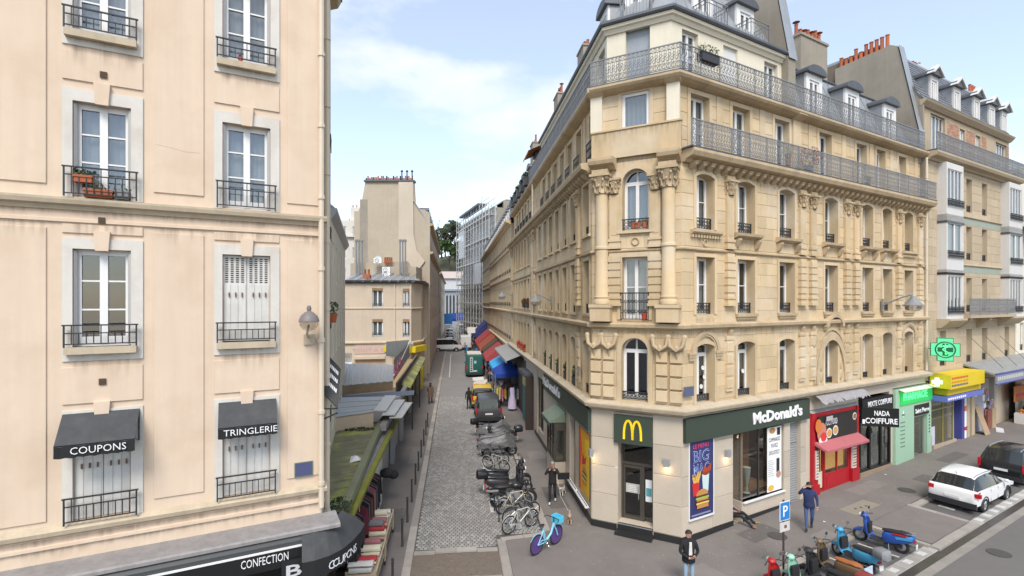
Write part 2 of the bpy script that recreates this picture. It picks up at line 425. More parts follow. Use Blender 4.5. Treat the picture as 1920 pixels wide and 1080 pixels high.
def orn_panel_small(w, h):
 key = ('orns', round(w, 2), round(h, 2))
 if key in _wc: return _wc[key]
 b = MB()
 b.box(-.02, w+.02, -.022, .022, h-.04, h); b.box(0, w, -.012, .012, .03, .05); b.box(0, .025, -.015, .015, 0, h); b.box(w-.025, w, -.015, .015, 0, h)
 n = max(3, round(w/.13)); s = w/n
 for i in range(n):
  x = (i+.5)*s
  b.box(x-.008, x+.008, -.008, .008, .04, h-.03); b.ring((x, 0, h*.68), .05, .012, 7, 4); b.ring((x, 0, h*.32), .055, .012, 7, 4)
 _wc[key] = b.mesh('railing', IRON); return _wc[key]
_st = {}
def stones(fac, parent, x0, x1, z0, z1, ops, ch=.42, bl=.85, m=None, d=0., parts=True, pr=.014, gap=.011, seed=3, name='stone', stuffname='masonry', limit=300):
 """ashlar courses laid round the openings; the largest as parts, the rest joined"""
 rn = random.Random(seed); cells = []
 nz = max(1, round((z1-z0)/ch)); hh = (z1-z0)/nz
 for j in range(nz):
  a, b = z0+j*hh, z0+(j+1)*hh
  segs = [(x0, x1)]
  for o in ops:
   if o['z0'] < b-.02 and o['z1'] > a+.02:
    ns = []
    for s, e in segs:
     if o['u1'] <= s or o['u0'] >= e: ns.append((s, e)); continue
     if o['u0'] > s: ns.append((s, o['u0']))
     if o['u1'] < e: ns.append((o['u1'], e))
    segs = ns
  for s, e in segs:
   if e-s < .05: continue
   off = (j % 2)*.5; k = max(1, round((e-s)/bl)); cuts = [s]
   for i in range(1, k+(1 if off and k > 1 else 0)):
    c = s+(e-s)*(i-off)/k
    if c-s > .15 and e-c > .15: cuts.append(c)
   cuts.append(e)
   for p, q in zip(cuts, cuts[1:]): cells.append((p, q, a, b))
 big = cells[:limit] if parts else []
 for p, q, a, b in big:
  w, h_ = round(q-p-gap, 2), round(b-a-gap, 2); key = (w, h_, m.name, pr)
  if key not in _st: _st[key] = MB().slab5(-w/2, w/2, -pr, 0, -h_/2, h_/2).mesh(name, m)
  o = link(name, _st[key], parent); fac.put(o, (p+q)/2, d, (a+b)/2)
 rest = cells[len(big):]
 if rest:
  mb = MB(); mb.tone = []
  for p, q, a, b in rest:
   mb.slab5(p+gap/2, q-gap/2, -pr, 0, a+gap/2, b-gap/2); mb.tone += [rn.random()]*5
  o = mb.obj(stuffname, m, parent); fac.put(o, 0, d, 0); o['kind'] = 'stuff'
def moulding(fac, parent, prof, x0, x1, z, m=None, d=0., name='cornice', m0=0., m1=0.):
 """profile: list of (outward, up) around a closed outline"""
 o = MB().extr([(-a, b) for a, b in prof], x0, x1, m0, m1).obj(name, m or STONE_D, parent); return fac.put(o, 0, d, z)
LEDGE_P = [(0, 0), (.10, .0), (.16, .07), (.30, .11), (.34, .22), (.34, .26), (0, .36)]
BAND_P = [(0, 0), (.05, 0), (.10, .05), (.20, .08), (.22, .19), (.20, .22), (0, .26)]
STRING_P = [(0, 0), (.04, .02), (.09, .06), (.09, .11), (0, .15)]
def chimney(parent, x0, x1, y0, y1, z0, z1, npots, m=None, along='x', potm=None, caps=False):
 """stack part with pots as sub-parts, in the parent's axes"""
 b = MB().box(x0, x1, y0, y1, z0, z1-.12).box(x0-.06, x1+.06, y0-.06, y1+.06, z1-.12, z1).obj('chimney', m or REND, parent)
 for i in range(npots):
  t = (i+.5)/npots; x = x0+(x1-x0)*t if along == 'x' else (x0+x1)/2; y = y0+(y1-y0)*t if along == 'y' else (y0+y1)/2
  h = RN.choice((.35, .45, .6, .75))
  p = MB().lathe([(.10, 0), (.115, .05), (.095, .1), (.085, h-.05), (.10, h-.04), (.10, h), (.07, h), (.07, h-.2)], 8)
  if caps and i % 2 == 0:
   p.lathe([(.02, h), (.02, h+.1), (.19, h+.12), (.02, h+.2)], 8)
  p.obj('chimney_pot', potm or TERRA, b, 40, (x, y, z1-.005))
 return b
def foliage(mb, c, r, n, s, rn, flat=False):
 """leaf-sized faces spread through a volume"""
 for _ in range(n):
  while True:
   p = Vector((rn.uniform(-1, 1), rn.uniform(-1, 1), rn.uniform(-1, 1)))
   if .25 < p.length < 1: break
  q = Vector((c[0]+p.x*r[0], c[1]+p.y*r[1], c[2]+p.z*r[2])); k = s*rn.uniform(.6, 1.4)
  a = Vector((rn.gauss(0, 1), rn.gauss(0, 1), rn.gauss(0, 1))).normalized()*k; b = a.orthogonal().normalized()*k*.6
  a2 = a*.5+Vector((0, 0, rn.uniform(-.3, .3)*k))
  mb.add([tuple(q-a), tuple(q+b-a*.1), tuple(q+a2*1.6), tuple(q-b-a*.1)], [(0, 1, 2, 3)])
  if mb.tone is not None: mb.tone.append(rn.random())
LEAF = mat('leaf', (.05, .085, .025), .6, .2, 3, rnd=.35)
LEAF_D = mat('leaf_dark', (.035, .06, .02), .6, .2, 3, rnd=.3)
LEAF_R = mat('leaf_red', (.20, .05, .05), .6, .2, 3, rnd=.3)
LEAF_P = mat('flower_red', (.5, .06, .04), .6, .2, 3, rnd=.3)
SOIL = mat('soil', (.04, .03, .02), .95)
def potted(name, label, cat, p, pot='terra', r=.14, h=.22, bush=.25, n=60, leaf=None, box=None, rz=0, group=None, s=.05):
 t = thing(name, label, cat, p, rz, group)
 pm = {'terra': TERRA, 'grey': mat('pot_grey', (.2, .2, .2), .7), 'dark': mat('pot_dark', (.04, .04, .045), .6), 'red': mat('pot_red', (.40, .05, .03), .6), 'white': WHITE}[pot]
 if box: MB().box(-box/2, box/2, -r, r, 0, h).box(-box/2-.015, box/2+.015, -r-.015, r+.015, h-.03, h+.01).obj('planter', pm, t)
 else: MB().lathe([(0, 0), (r*.72, 0), (r*.95, h*.8), (r*1.05, h*.8), (r*1.05, h), (r*.9, h), (r*.85, h*.85), (0, h*.85)], 10).obj('pot', pm, t, 40)
 mb = MB(); mb.tone = []; rn = random.Random(hash(label) % 1000 if False else len(label)*7+int(p[0]*10))
 if box:
  for i in range(max(1, int(box/.25))): foliage(mb, (-box/2+(i+.5)*box/max(1, int(box/.25)), 0, h+bush*.55), (.17, r+.06, bush*.6), n, s, rn)
 else: foliage(mb, (0, 0, h+bush*.6), (bush*.75, bush*.75, bush*.75), n, s, rn)
 mb.obj('leaves', leaf or LEAF, t)
 return t
def stainmat(name, c, amt, sc=1.):
 if name in _m: return _m[name]
 m = bpy.data.materials.new(name); m.use_nodes = True; _m[name] = m; n, l = m.node_tree.nodes, m.node_tree.links; b = n['Principled BSDF']; b.inputs['Base Color'].default_value = (*c, 1); b.inputs['Roughness'].default_value = .95; b.inputs['Specular IOR Level'].default_value = 0
 g = n.new('ShaderNodeNewGeometry'); mp = n.new('ShaderNodeMapping'); mp.inputs['Scale'].default_value = (7*sc, 7*sc, .5); l.new(g.outputs['Position'], mp.inputs['Vector']); t = n.new('ShaderNodeTexNoise'); t.inputs['Scale'].default_value = 1.6; t.inputs['Detail'].default_value = 5; l.new(mp.outputs[0], t.inputs['Vector'])
 mr = n.new('ShaderNodeMapRange'); mr.inputs['From Min'].default_value = .42; mr.inputs['From Max'].default_value = .72; mr.inputs['To Max'].default_value = amt; l.new(t.outputs['Fac'], mr.inputs['Value'])
 at_ = n.new('ShaderNodeAttribute'); at_.attribute_name = 'fade'; mu = n.new('ShaderNodeMath'); mu.operation = 'MULTIPLY'; l.new(mr.outputs[0], mu.inputs[0]); l.new(at_.outputs['Fac'], mu.inputs[1]); l.new(mu.outputs[0], b.inputs['Alpha']); return m
DRIP = stainmat('rain_dirt', (.19, .14, .095), .42)
def drip(fac, parent, u0, u1, z, L, d, m=None):
 """dirt washed down a wall from a ledge, thinning out below"""
 b = MB(); n = max(4, int((u1-u0)/.18)); k = 5; fade = []
 for i in range(n+1):
  e = L*RN.uniform(.45, 1.)
  for j in range(k+1): b.v.append((u0+(u1-u0)*i/n, 0, z-e*j/k)); fade.append((1-j/k)**1.3*(0 if i in (0, n) else 1))
 b.f = [(i*(k+1)+j, (i+1)*(k+1)+j, (i+1)*(k+1)+j+1, i*(k+1)+j+1) for i in range(n) for j in range(k)]; b.mi = [0]*len(b.f)
 me = b.mesh('dirt_streaks', m or DRIP); a = me.attributes.new('fade', 'FLOAT', 'POINT'); a.data.foreach_set('value', fade); o = link('dirt_streaks', me, parent); return fac.put(o, 0, d, 0)
# == corner building with the restaurant
def isect(f1, d1, f2, d2):
 a = f1.w(0, d1); b = f2.w(0, d2)
 det = f1.d[0]*(-f2.d[1])+f1.d[1]*f2.d[0]
 t = ((b.x-a.x)*(-f2.d[1])+(b.y-a.y)*f2.d[0])/det
 return Vector((a.x+f1.d[0]*t, a.y+f1.d[1]*t, 0))
def uon(f, p): return (p.x-f.P[0])*f.d[0]+(p.y-f.P[1])*f.d[1]
RE, SE1, SE2 = 18.7, -14.3, -27.6       # right end of the facade; first and second part of the side street front
corner = thing('corner_building', 'honey limestone apartment building with rounded-off corner, fast-food restaurant at its foot', 'building', (*PA, 0))
RCOL = [(.73, 1.70), (3.0, 4.05), (5.63, 6.68), (8.95, 9.98), (12.1, 13.09), (14.0, 14.95), (16.24, 17.17)]
SCOL = [(-1.25, -.35), (-3.45, -2.55), (-5.2, -4.3), (-6.95, -6.05), (-8.68, -7.78), (-10.4, -9.5), (-12.2, -11.3)]
SCOL2 = [(c-.44, c+.44) for c in (-16.5, -18.2, -19.85, -21.5, -23.2, -24.9)]
ZM, Z2, Z3 = (4.88, 7.0), (8.05, 10.1), (11.1, 13.06)
def rowops(cols, z, arch=0.): return [op(a, b, z[0], z[1], arch) for a, b in cols]
rops = rowops(RCOL, ZM, .12)+rowops(RCOL, Z2, .0)+rowops(RCOL, Z3, .12)
sops = rowops(SCOL+SCOL2, ZM, .14)+rowops(SCOL+SCOL2, Z2, 0.)+rowops(SCOL+SCOL2, Z3, .0)
cops = [op(1.14, 2.10, 4.92, 7.2, .48), op(1.16, 2.08, 7.86, 10.12, .0), op(1.18, 2.13, 11.08, 13.3, .475)]
for o in rops+sops+cops: o['rd'] = .34
for o in rops: o['rd'] = .42
WB = .014   # wall backing stands this far behind the stone faces
wall(FR, corner, 0, RE, 4.6, 13.6, rops, STONE, .34, -WB); wall(FC, corner, 0, CW, 4.45, 13.6, cops, STONE, .34, -WB); wall(FS, corner, SE2, 0, 4.6, 13.6, sops, STONE, .34, -WB)
stones(FC, corner, .02, CW-.02, 4.9, 13.2, cops, .46, .62, STONE, -WB+.001, seed=1, limit=120)
stones(FR, corner, 0, RE, 4.95, 13.2, rops, .46, .95, STONE, -WB+.001, seed=2, limit=175)
stones(FS, corner, SE2, 0, 4.95, 13.2, sops, .46, .95, STONE, -WB+.001, seed=4, parts=False)
D4, D5 = .25, .6
pCS, pCR = isect(FS, -D4, FC, -.1), isect(FC, -.1, FR, -D4)
R4 = [(.73, 1.73), (3.06, 4.1), (5.73, 6.72), (8.96, 9.96), (12.12, 13.03), (14.0, 14.85), (16.23, 17.04)]
r4 = rowops(R4, (13.85, 15.96)); s4 = rowops(SCOL+SCOL2, (13.85, 15.9)); c4 = [op(1.12, 2.12, 14.72, 16.1)]
wall(FR, corner, uon(FR, pCR), RE, 13.6, 16.4, r4, STONE, .32, -D4-WB); wall(FC, corner, uon(FC, pCS), uon(FC, pCR), 13.6, 16.4, c4, STONE, .3, -.1-WB); wall(FS, corner, SE2, uon(FS, pCS), 13.6, 16.4, s4, STONE, .32, -D4-WB)
stones(FR, corner, uon(FR, pCR)+.01, RE, 13.75, 16.2, r4, .49, 1.1, STONE, -D4-WB+.001, seed=5, parts=False); stones(FS, corner, SE2, uon(FS, pCS)-.01, 13.75, 16.2, s4, .49, 1.1, STONE, -D4-WB+.001, seed=6, parts=False)
stones(FC, corner, uon(FC, pCS)+.01, uon(FC, pCR)-.01, 13.75, 16.2, c4, .49, .8, STONE, -.1-WB+.001, seed=7, parts=False)
q1, q2 = isect(FS, -D5, FC, -.42), isect(FC, -.42, FR, -D5)
RC5 = 7.05
r5 = rowops([(.71, 1.57), (3.0, 3.87), (5.59, 6.5)], (16.5, 18.42)); s5 = rowops(SCOL, (16.5, 18.3)); c5 = [op(1.16, 2.06, 16.5, 18.6)]
wall(FR, corner, uon(FR, q2), RC5, 16.38, 18.8, r5, CREAM, .24, -D5, 'rendered_wall'); wall(FC, corner, uon(FC, q1), uon(FC, q2), 16.38, 18.8, c5, CREAM, .24, -.42, 'rendered_wall'); wall(FS, corner, SE1, uon(FS, q1), 16.38, 18.8, s5, CREAM, .24, -D5, 'rendered_wall')
e = MB().quad((0, 0, 16.4), (0, 6, 16.4), (0, 6, 18.8), (0, 0, 18.8)).obj('end_wall', CREAM, corner); FR.put(e, RC5, -D5, 0)
e = MB().quad((0, 0, 16.4), (0, 6, 16.4), (0, 6, 18.8), (0, 0, 18.8)).obj('end_wall', CREAM, corner); FS.put(e, SE1, -D5, 0)
ic = [isect(FS, -2.6, FC, -2.2), isect(FC, -2.2, FR, -2.6), FR.w(RE-.2, -2.6), FR.w(RE-.2, -9), FS.w(SE2+.2, -9), FS.w(SE2+.2, -2.6)]
mb = MB().vprism([(p.x-PA[0], p.y-PA[1]) for p in ic], 0, 18.6)
ob = [isect(FS, -.36, FC, -.36), isect(FC, -.36, FR, -.43), FR.w(RE-.05, -.43), FR.w(RE-.05, -9), FS.w(SE2+.05, -9), FS.w(SE2+.05, -.36)]
for z in (4.5, 7.45, 10.5): mb.vprism([(p.x-PA[0], p.y-PA[1]) for p in ob], z, z+.3)
ob = [isect(FS, -.95, FC, -.75), isect(FC, -.75, FR, -.95), FR.w(RE-.05, -.95), FR.w(RE-.05, -9), FS.w(SE2+.05, -9), FS.w(SE2+.05, -.95)]
for z in (13.45, 16.36): mb.vprism([(p.x-PA[0], p.y-PA[1]) for p in ob], z, z+.3)
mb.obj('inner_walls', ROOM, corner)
for fac, x in ((FR, RE-.01), (FS, SE2+.01)):
 o = MB().box(-.2, 0, .02, 9, 0, 13.6).box(-.2, 0, .3, 9, 13.6, 16.4).obj('party_wall', REND, corner) if fac is FR else MB().box(0, .2, .02, 9, 0, 13.6).box(0, .2, .3, 9, 13.6, 16.4).obj('party_wall', REND, corner)
 fac.put(o, x, 0, 0)
for o in rowops(RCOL, ZM, .12): o['rd'] = .42; window(FR, corner, o, 'tr2', 0, .42, 0, curtain=False)
for o in rops[7:]: window(FR, corner, o, 'fr2', 1, .42)
for o in sops: window(FS, corner, o, 'fr2', 0, .34)
window(FC, corner, cops[0], 'arch2', 0, .34, curtain=False); window(FC, corner, cops[1], 'fr2', 1, .34, curtain=True); window(FC, corner, cops[2], 'arch2', 0, .34, curtain=True)
for o in r4: window(FR, corner, o, 'fr2', 0, .32, -D4)
for o in s4: window(FS, corner, o, 'fr2', 0, .32, -D4)
window(FC, corner, c4[0], 'single', 0, .12, -.1, curtain=True)
SHUT = mat('roller_blind', (.70, .69, .66), .6, .04, 2)
for i, o in enumerate(r5):
 if i == 1:
  b = MB()
  for k in range(30): b.box(0, o['u1']-o['u0'], 0, .02, k*.064, k*.064+.06)
  FR.put(b.obj('roller_blind', SHUT, corner), o['u0'], -D5-.1, o['z0'])
 else: window(FR, corner, o, 'fr2', 0, .24, -D5, curtain=i != 0)
for o in s5: window(FS, corner, o, 'fr2', 0, .24, -D5)
FC.put(MB().box(0, .9, 0, .03, 0, 2.1).obj('grey_blind', mat('grey_blind', (.30, .33, .36), .5), corner), 1.16, -.6, 16.5)
RW = mat('red_inner_wall', (.16, .035, .02), .8)
FR.put(MB().box(.2, 7.6, 0, .05, 0, 2.2).obj('red_partition', RW, corner), 0, -1.2, 4.85)
for (px, py) in ((1315.5, 689), (1318.5, 706), (1312.5, 724), (1390.5, 695)):
 u, z = FR.uz(px, py, -.36); FR.put(MB().lathe([(.085, 0), (.085, .012), (.0, .012)], 14, axis='y').obj('window_sticker', WHITE, corner, None), u, -.30, z)
M0, M1 = math.tan(0.0), 0
def mould3(prof, z, d=(0, 0, 0), rx1=RE, sx0=SE2, name='cornice', m=None):
 """run a moulding along side street, chamfer and main front, mitred at both angles"""
 s1, s2 = isect(FS, d[0], FC, d[1]), isect(FC, d[1], FR, d[2])
 t1 = math.tan((FC.a-FS.a)/2); t2 = math.tan((FR.a-FC.a)/2)
 moulding(FS, corner, prof, sx0, uon(FS, s1), z, m, d[0], name, 0, -t1)
 moulding(FC, corner, prof, uon(FC, s1), uon(FC, s2), z, m, d[1], name, t1, -t2)
 moulding(FR, corner, prof, uon(FR, s2), rx1, z, m, d[2], name, t2, 0)
mould3(LEDGE_P, 4.52, name='ledge', m=LEDGE)
mould3(BAND_P, 7.5, name='band_course'); mould3(STRING_P, 10.28, name='string_course')
BALC_P = [(0, 0), (.12, 0), (.2, .1), (.45, .16), (.52, .3), (.52, .4), (0, .42)]
moulding(FR, corner, BALC_P, .02, RE, 13.34, d=0, name='balcony_cornice')
moulding(FS, corner, [(0, 0), (.12, 0), (.2, .1), (.4, .16), (.44, .3), (.44, .36), (0, .42)], SE2, -.02, 13.34, name='balcony_cornice')
for u0, u1 in ((-.0, .95), (CW-.75, CW+.0)): moulding(FC, corner, [(0, 0), (.14, .0), (.28, .12), (.46, .18), (.5, .3), (.5, .4), (0, .42)], u0, u1, 13.34, name='corner_cornice')
FC.put(MB().box(.0, CW, -.06, .1, 0, 1.0).box(-.02, CW+.02, -.1, .1, 1.0, 1.06).obj('parapet', STONE, corner), 0, 0, 13.77)
mod = MB().extr([(0, 0), (-.26, .16), (-.28, .24), (0, .24)], -.09, .09).box(-.11, .11, -.30, 0, .24, .27).mesh('modillion', STONE_D)
for i in range(43): FR.put(link('modillion', mod, corner), .45+i*.428, .01, 13.12)
for i in range(62): FS.put(link('modillion', mod, corner), -.5-i*.436, .01, 13.12)
B5_P = [(0, 0), (.2, .05), (.36, .12), (.42, .2), (.42, .28), (0, .3)]
mould3(B5_P, 16.14, (-.25, -.1, -.25), name='balcony_cornice')
mould3([(0, 0), (.06, 0), (.12, .12), (.2, .16), (.22, .26), (0, .28)], 18.56, (-D5, -.42, -D5), rx1=RC5, sx0=SE1, name='eaves_cornice', m=CREAM)
mould3([(0, 0), (.28, 0), (.32, .06), (.30, .16), (.24, .16), (0, .1)], 18.83, (-D5, -.42, -D5), rx1=RC5, sx0=SE1, name='gutter', m=ZINC_D)
def balcony(fac, parent, u0, u1, d, z, h=.92, slab=None):
 s = MB().box(0, u1-u0, 0, slab or .5, -.05, .0).obj('balcony', ZINC_D, parent); fac.put(s, u0, d+.04, z)
 n = max(1, round((u1-u0)/1.05)); w = (u1-u0)/n
 for i in range(n): link('railing_panel', orn_panel(w, h), s, (i*w, .05, 0))
 return s
balcony(FR, corner, -.05, RE, .47, 13.81)
m1, m2 = isect(FS, .12, FC, .24), isect(FC, .24, FR, .12)
balcony(FR, corner, uon(FR, m2), RE-.4, .12, 16.48); balcony(FC, corner, uon(FC, m1), uon(FC, m2), .24, 16.48, slab=.6); balcony(FS, corner, SE2, uon(FS, m1), .12, 16.48)
for i, o in enumerate(rops):
 if i < 7: small_rail(FR, corner, o, .26, d=-.24)
 elif i < 14: small_rail(FR, corner, o, .40, d=-.18)
 else: small_rail(FR, corner, o, .40, d=-.14)
for o in sops: small_rail(FS, corner, o, .36, d=-.12)
for o in s4: small_rail(FS, corner, o, .9, d=-.1)
small_rail(FC, corner, cops[0], .30, d=-.1); small_rail(FC, corner, cops[2], .40, d=.04)
f = link('railing', orn_panel_small(1.02, 1.0), corner); FC.put(f, 1.11, .06, 7.84)
SUR = STONE
def surround(fac, parent, o, w=.14, p=.05, d=0., sill=True, key=False):
 b = MB(); W_, H_ = o['u1']-o['u0'], o['z1']-o['z0']; sp = H_-o['arch']
 b.box(-w, -.002, -p, 0, 0, sp); b.box(W_+.002, W_+w, -p, 0, 0, sp)
 if o['arch']:
  q = arch_pts(dict(u0=0, u1=W_, z1=H_, arch=o['arch']), 10); r = arch_pts(dict(u0=-w, u1=W_+w, z1=H_+w, arch=o['arch']+w*(.5 if o['arch'] < .3 else 1)), 10)
  r[0] = (-w, sp); r[-1] = (W_+w, sp)
  for i in range(10): b.prism([q[i], r[i], r[i+1], q[i+1]], -p, 0)
 else: b.box(-w, W_+w, -p, 0, H_+.002, H_+w)
 if sill: b.box(-w-.04, W_+w+.04, -p-.05, .0, -.1, -.002)
 if key: b.prism([(W_/2-.08, H_-.03), (W_/2+.08, H_-.03), (W_/2+.13, H_+w+.06), (W_/2-.13, H_+w+.06)], -p-.05, 0)
 fac.put(b.obj('window_surround', SUR, parent), o['u0'], d, o['z0'])
for i, o in enumerate(rops): surround(FR, corner, o, .13, .035, sill=False)
for o in sops: surround(FS, corner, o, .13, .035)
for i, o in enumerate(cops): surround(FC, corner, o, .17, .06, sill=i != 1)
for o in r4: surround(FR, corner, o, .16, .03, -D4, sill=False)
for o in s4: surround(FS, corner, o, .14, .03, -D4, sill=False)
surround(FC, corner, c4[0], .14, .03, -.1, sill=False)
con = MB().extr([(0, 0), (-.1, .05), (-.22, .3), (-.22, .36), (0, .36)], -.08, .08).mesh('console', STONE_D)
for k, (a, b) in enumerate(RCOL):
 if k in (0, 6):
  moulding(FR, corner, [(0, 0), (.1, .04), (.16, .1), (.16, .18), (0, .18)], a-.3, b+.3, 10.86, name='sill')
  for i in range(11): FR.put(MB().box(-.04, .04, -.1, 0, 0, .1).obj('dentil', STONE_D, corner), a-.25+i*(b-a+.5)/10, 0, 10.77)
 else:
  moulding(FR, corner, [(0, 0), (.12, .04), (.24, .1), (.26, .2), (0, .22)], a-.22, b+.22, 10.86, name='sill')
  for x in (a-.08, b+.08): FR.put(link('console', con, corner), x, 0, 10.5)
 if k: FR.put(MB().box(-.1, b-a+.1, -.12, 0, -.1, 0).box(-.05, b-a+.05, -.07, 0, -.2, -.1).obj('sill', STONE_D, corner), a, 0, 8.04)
for a, b in RCOL: FR.put(MB().box(0, b-a, -.03, 0, 0, .3).obj('apron_panel', STONE, corner), a, 0, 10.45) if False else None
def capital_mb(r, h, sq=True, n=10):
 b = MB(); b.lathe([(r, 0), (r*1.08, .02), (r*1.0, .05), (r*1.05, h*.5), (r*1.45, h*.86)], n)
 for row, (zz, rr, k) in enumerate(((.06, r*1.06, 8), (h*.36, r*1.12, 8))):
  for i in range(k):
   t = 2*math.pi*(i+.5*row)/k
   x, y = math.cos(t), math.sin(t)
   b.tube([(x*rr, y*rr, zz), (x*rr*1.1, y*rr*1.1, zz+h*.25), (x*rr*1.36, y*rr*1.36, zz+h*.36), (x*rr*1.4, y*rr*1.4, zz+h*.27)], r*.2, 5, r*.1)
 for i in range(4):
  t = math.pi/4+i*math.pi/2; b.ell((math.cos(t)*r*1.45, math.sin(t)*r*1.45, h*.8), (r*.3, r*.3, h*.12), 6, 5)
 b.box(-r*1.5, r*1.5, -r*1.5, r*1.5, h*.87, h); return b
cap_s = capital_mb(.17, .55).mesh('capital', STONE_D, 50); cap_l = capital_mb(.25, .72, n=14).mesh('capital', STONE_D, 50)
def pil_mesh(w, p, z0, z1, bands=False):
 b = MB(); b.box(-w/2, w/2, -p, 0, .36, z1-z0)
 b.box(-w/2-.06, w/2+.06, -p-.06, 0, 0, .1); b.box(-w/2-.03, w/2+.03, -p-.03, 0, .1, .2); b.box(-w/2-.045, w/2+.045, -p-.045, 0, .26, .36); b.box(-w/2-.01, w/2+.01, -p-.01, 0, .2, .26)
 if bands:
  k = 5
  for i in range(k):
   z = .5+(z1-z0-.55)*i/k; b.box(-w/2-.03, w/2+.03, -p-.035, 0, z, z+(z1-z0-.55)/k-.06)
 else: b.box(-w/2+.07, w/2-.07, -p-.012, 0, .5, z1-z0-.1)
 return b.mesh('pilaster', STONE)
p2, p3 = pil_mesh(.4, .12, 8.35, 10.28, True), pil_mesh(.38, .10, 10.44, 12.42)
PIL = [FR.u(1366), FR.u(1502), FR.u(1522), FR.u(1586), FR.u(1603), FR.u(1683), FR.u(1722)]
def pilaster(fac, u):
 fac.put(link('pilaster', p2, corner), u, 0, 8.35); fac.put(link('pilaster', p3, corner), u, 0, 10.44); fac.put(link('capital', cap_s, corner), u, .02, 12.42)
 fac.put(MB().box(-.22, .22, -.13, 0, 0, .16).obj('impost', STONE_D, corner), u, 0, 12.97)
 fac.put(MB().box(-.19, .19, -.07, 0, 0, 1.9).box(-.22, .22, -.1, 0, 1.9, 2.05).obj('pilaster', STONE, corner), u, 0, 5.2)
 for k in range(4): fac.put(MB().slab5(-.21, .21, -.1, 0, 0, .38, .03).obj('rusticated_block', STONE, corner), u, 0, 5.3+.45*k)
 fac.put(MB().extr([(0, 0), (-.08, .04), (-.14, .3), (-.14, .36), (0, .36)], -.09, .09).obj('console', STONE_D, corner), u, 0, 7.12)
for u in PIL: pilaster(FR, u)
for u in (-1.95, -13.6, -14.6, -26.4): pilaster(FS, u)
for u in (.42, CW-.42):
 FC.put(MB().lathe([(.30, 0), (.30, .14), (.27, .18), (.29, .26), (.25, .32), (.235, 2.0), (.27, 2.02), (.27, 2.1), (.235, 2.12), (.22, 4.05)], 18).obj('column', STONE, corner, 40), u, .10, 8.42)
 FC.put(link('capital', cap_l, corner), u, .10, 12.46)
 FC.put(MB().box(-.3, .3, -.38, .05, 0, .16).obj('impost', STONE_D, corner), u, 0, 13.18)
 FC.put(MB().box(-.38, .38, -.36, 0, 0, .62).box(-.42, .42, -.4, 0, .5, .62).obj('pedestal', STONE, corner), u, 0, 7.79)
 for sx in (-1, 1):
  x = u+sx*.47
  if .1 < x < CW-.1:
   FC.put(link('pilaster', p2, corner), x, -.02, 8.35); FC.put(link('pilaster', p3, corner), x, -.02, 10.44); FC.put(link('capital', cap_s, corner), x, .0, 12.45)
 for k in range(4):
  for x in ((-.24, .24) if True else ()):
   FC.put(MB().slab5(-.22, .22, -.12, 0, 0, .42, .03).obj('rusticated_block', STONE, corner), u+x, 0, 4.98+.46*k)
 for q in (-.28, .28):
  pts = [(q-.27, -.16, .5), (q-.22, -.2, .22), (q, -.24, .06), (q+.22, -.2, .22), (q+.27, -.16, .5)]
  b = MB().tube(pts, .07, 7); [b.ell((q+sx*.27, -.16, .52), (.09, .07, .1), 7, 5) for sx in (-1, 1)]
  b.ell((q, -.22, .14), (.1, .09, .12), 7, 5); b.tube([(q, -.15, .0), (q, -.1, -.25)], .07, 6, .03)
  FC.put(b.obj('swag', STONE_D, corner, 50), u, 0, 6.75)
 FC.put(MB().box(-.5, .5, -.09, 0, 0, .1).box(-.47, .47, -.06, 0, -.08, 0).obj('impost', STONE_D, corner), u, 0, 6.82-.02)
def arch_mould(fac, u, z, r, w=.14, p=.07, squash=1., name='arch_moulding', m=None, half=None):
 b = MB(); n = 14
 for i in range(n):
  a, c = math.pi*i/n, math.pi*(i+1)/n
  if half == 'l' and a < math.pi/2: continue
  b.prism([(r*math.cos(a), r*squash*math.sin(a)), ((r+w)*math.cos(a), (r+w)*squash*math.sin(a)), ((r+w)*math.cos(c), (r+w)*squash*math.sin(c)), (r*math.cos(c), r*squash*math.sin(c))], -p, 0)
 fac.put(b.obj(name, m or STONE_D, corner), u, 0, z)
for k in (0, 6):
 c = sum(RCOL[k])/2; arch_mould(FR, c, 6.72, .62); arch_mould(FR, c, 6.72, .55, .05, .05)
 for sx in (-1, 1): FR.put(MB().box(-.2, .2, -.09, 0, 0, .08).box(-.17, .17, -.07, 0, -.1, 0).box(-.15, .15, -.05, 0, -.22, -.1).obj('impost', STONE_D, corner), c+sx*.72, 0, 6.64)
c = sum(RCOL[3])/2
arch_mould(FR, c, 5.0, 1.05, .2, .08, 1.75); arch_mould(FR, c, 5.0, 1.3, .07, .06, 1.75); arch_mould(FR, c, 7.42, .55, .16, .24, .75)
for sx in (-1, 1):
 FR.put(MB().ell((0, -.03, .4), (.2, .07, .3), 8, 6).ell((sx*.1, -.04, .15), (.13, .08, .14), 7, 5).ell((-sx*.08, -.04, .75), (.1, .06, .16), 7, 5).obj('carving', STONE_D, corner, 60), c+sx*1.35, 0, 6.5)
 FR.put(MB().ell((0, 0, .3), (.13, .06, .25), 8, 6).ell((0, 0, .75), (.09, .05, .25), 7, 5).obj('carving', STONE_D, corner, 60), c+sx*.78, 0, 4.95)
for c, z in ((1.64, 10.55), (1.21, 10.55), (3.5, 10.55)): pass
FC.put(MB().ring((0, 0, 0), .13, .03, 14, 5).obj('carving', STONE_D, corner, 60), 1.64, .02, 10.68); FR.put(MB().ring((0, 0, 0), .11, .03, 14, 5).obj('carving', STONE_D, corner, 60), 1.21, .02, 10.6)
for u in (.18, CW-.28): FC.put(MB().box(-.22, .22, -.06, .1, 0, 1.6).obj('pilaster', CREAM, corner), u, 0, 14.83); FC.put(MB().extr([(0, 0), (-.16, .1), (-.28, .2), (-.28, .36), (0, .36)], -.27, .27).obj('console', STONE_D, corner), u, .0, 16.08)
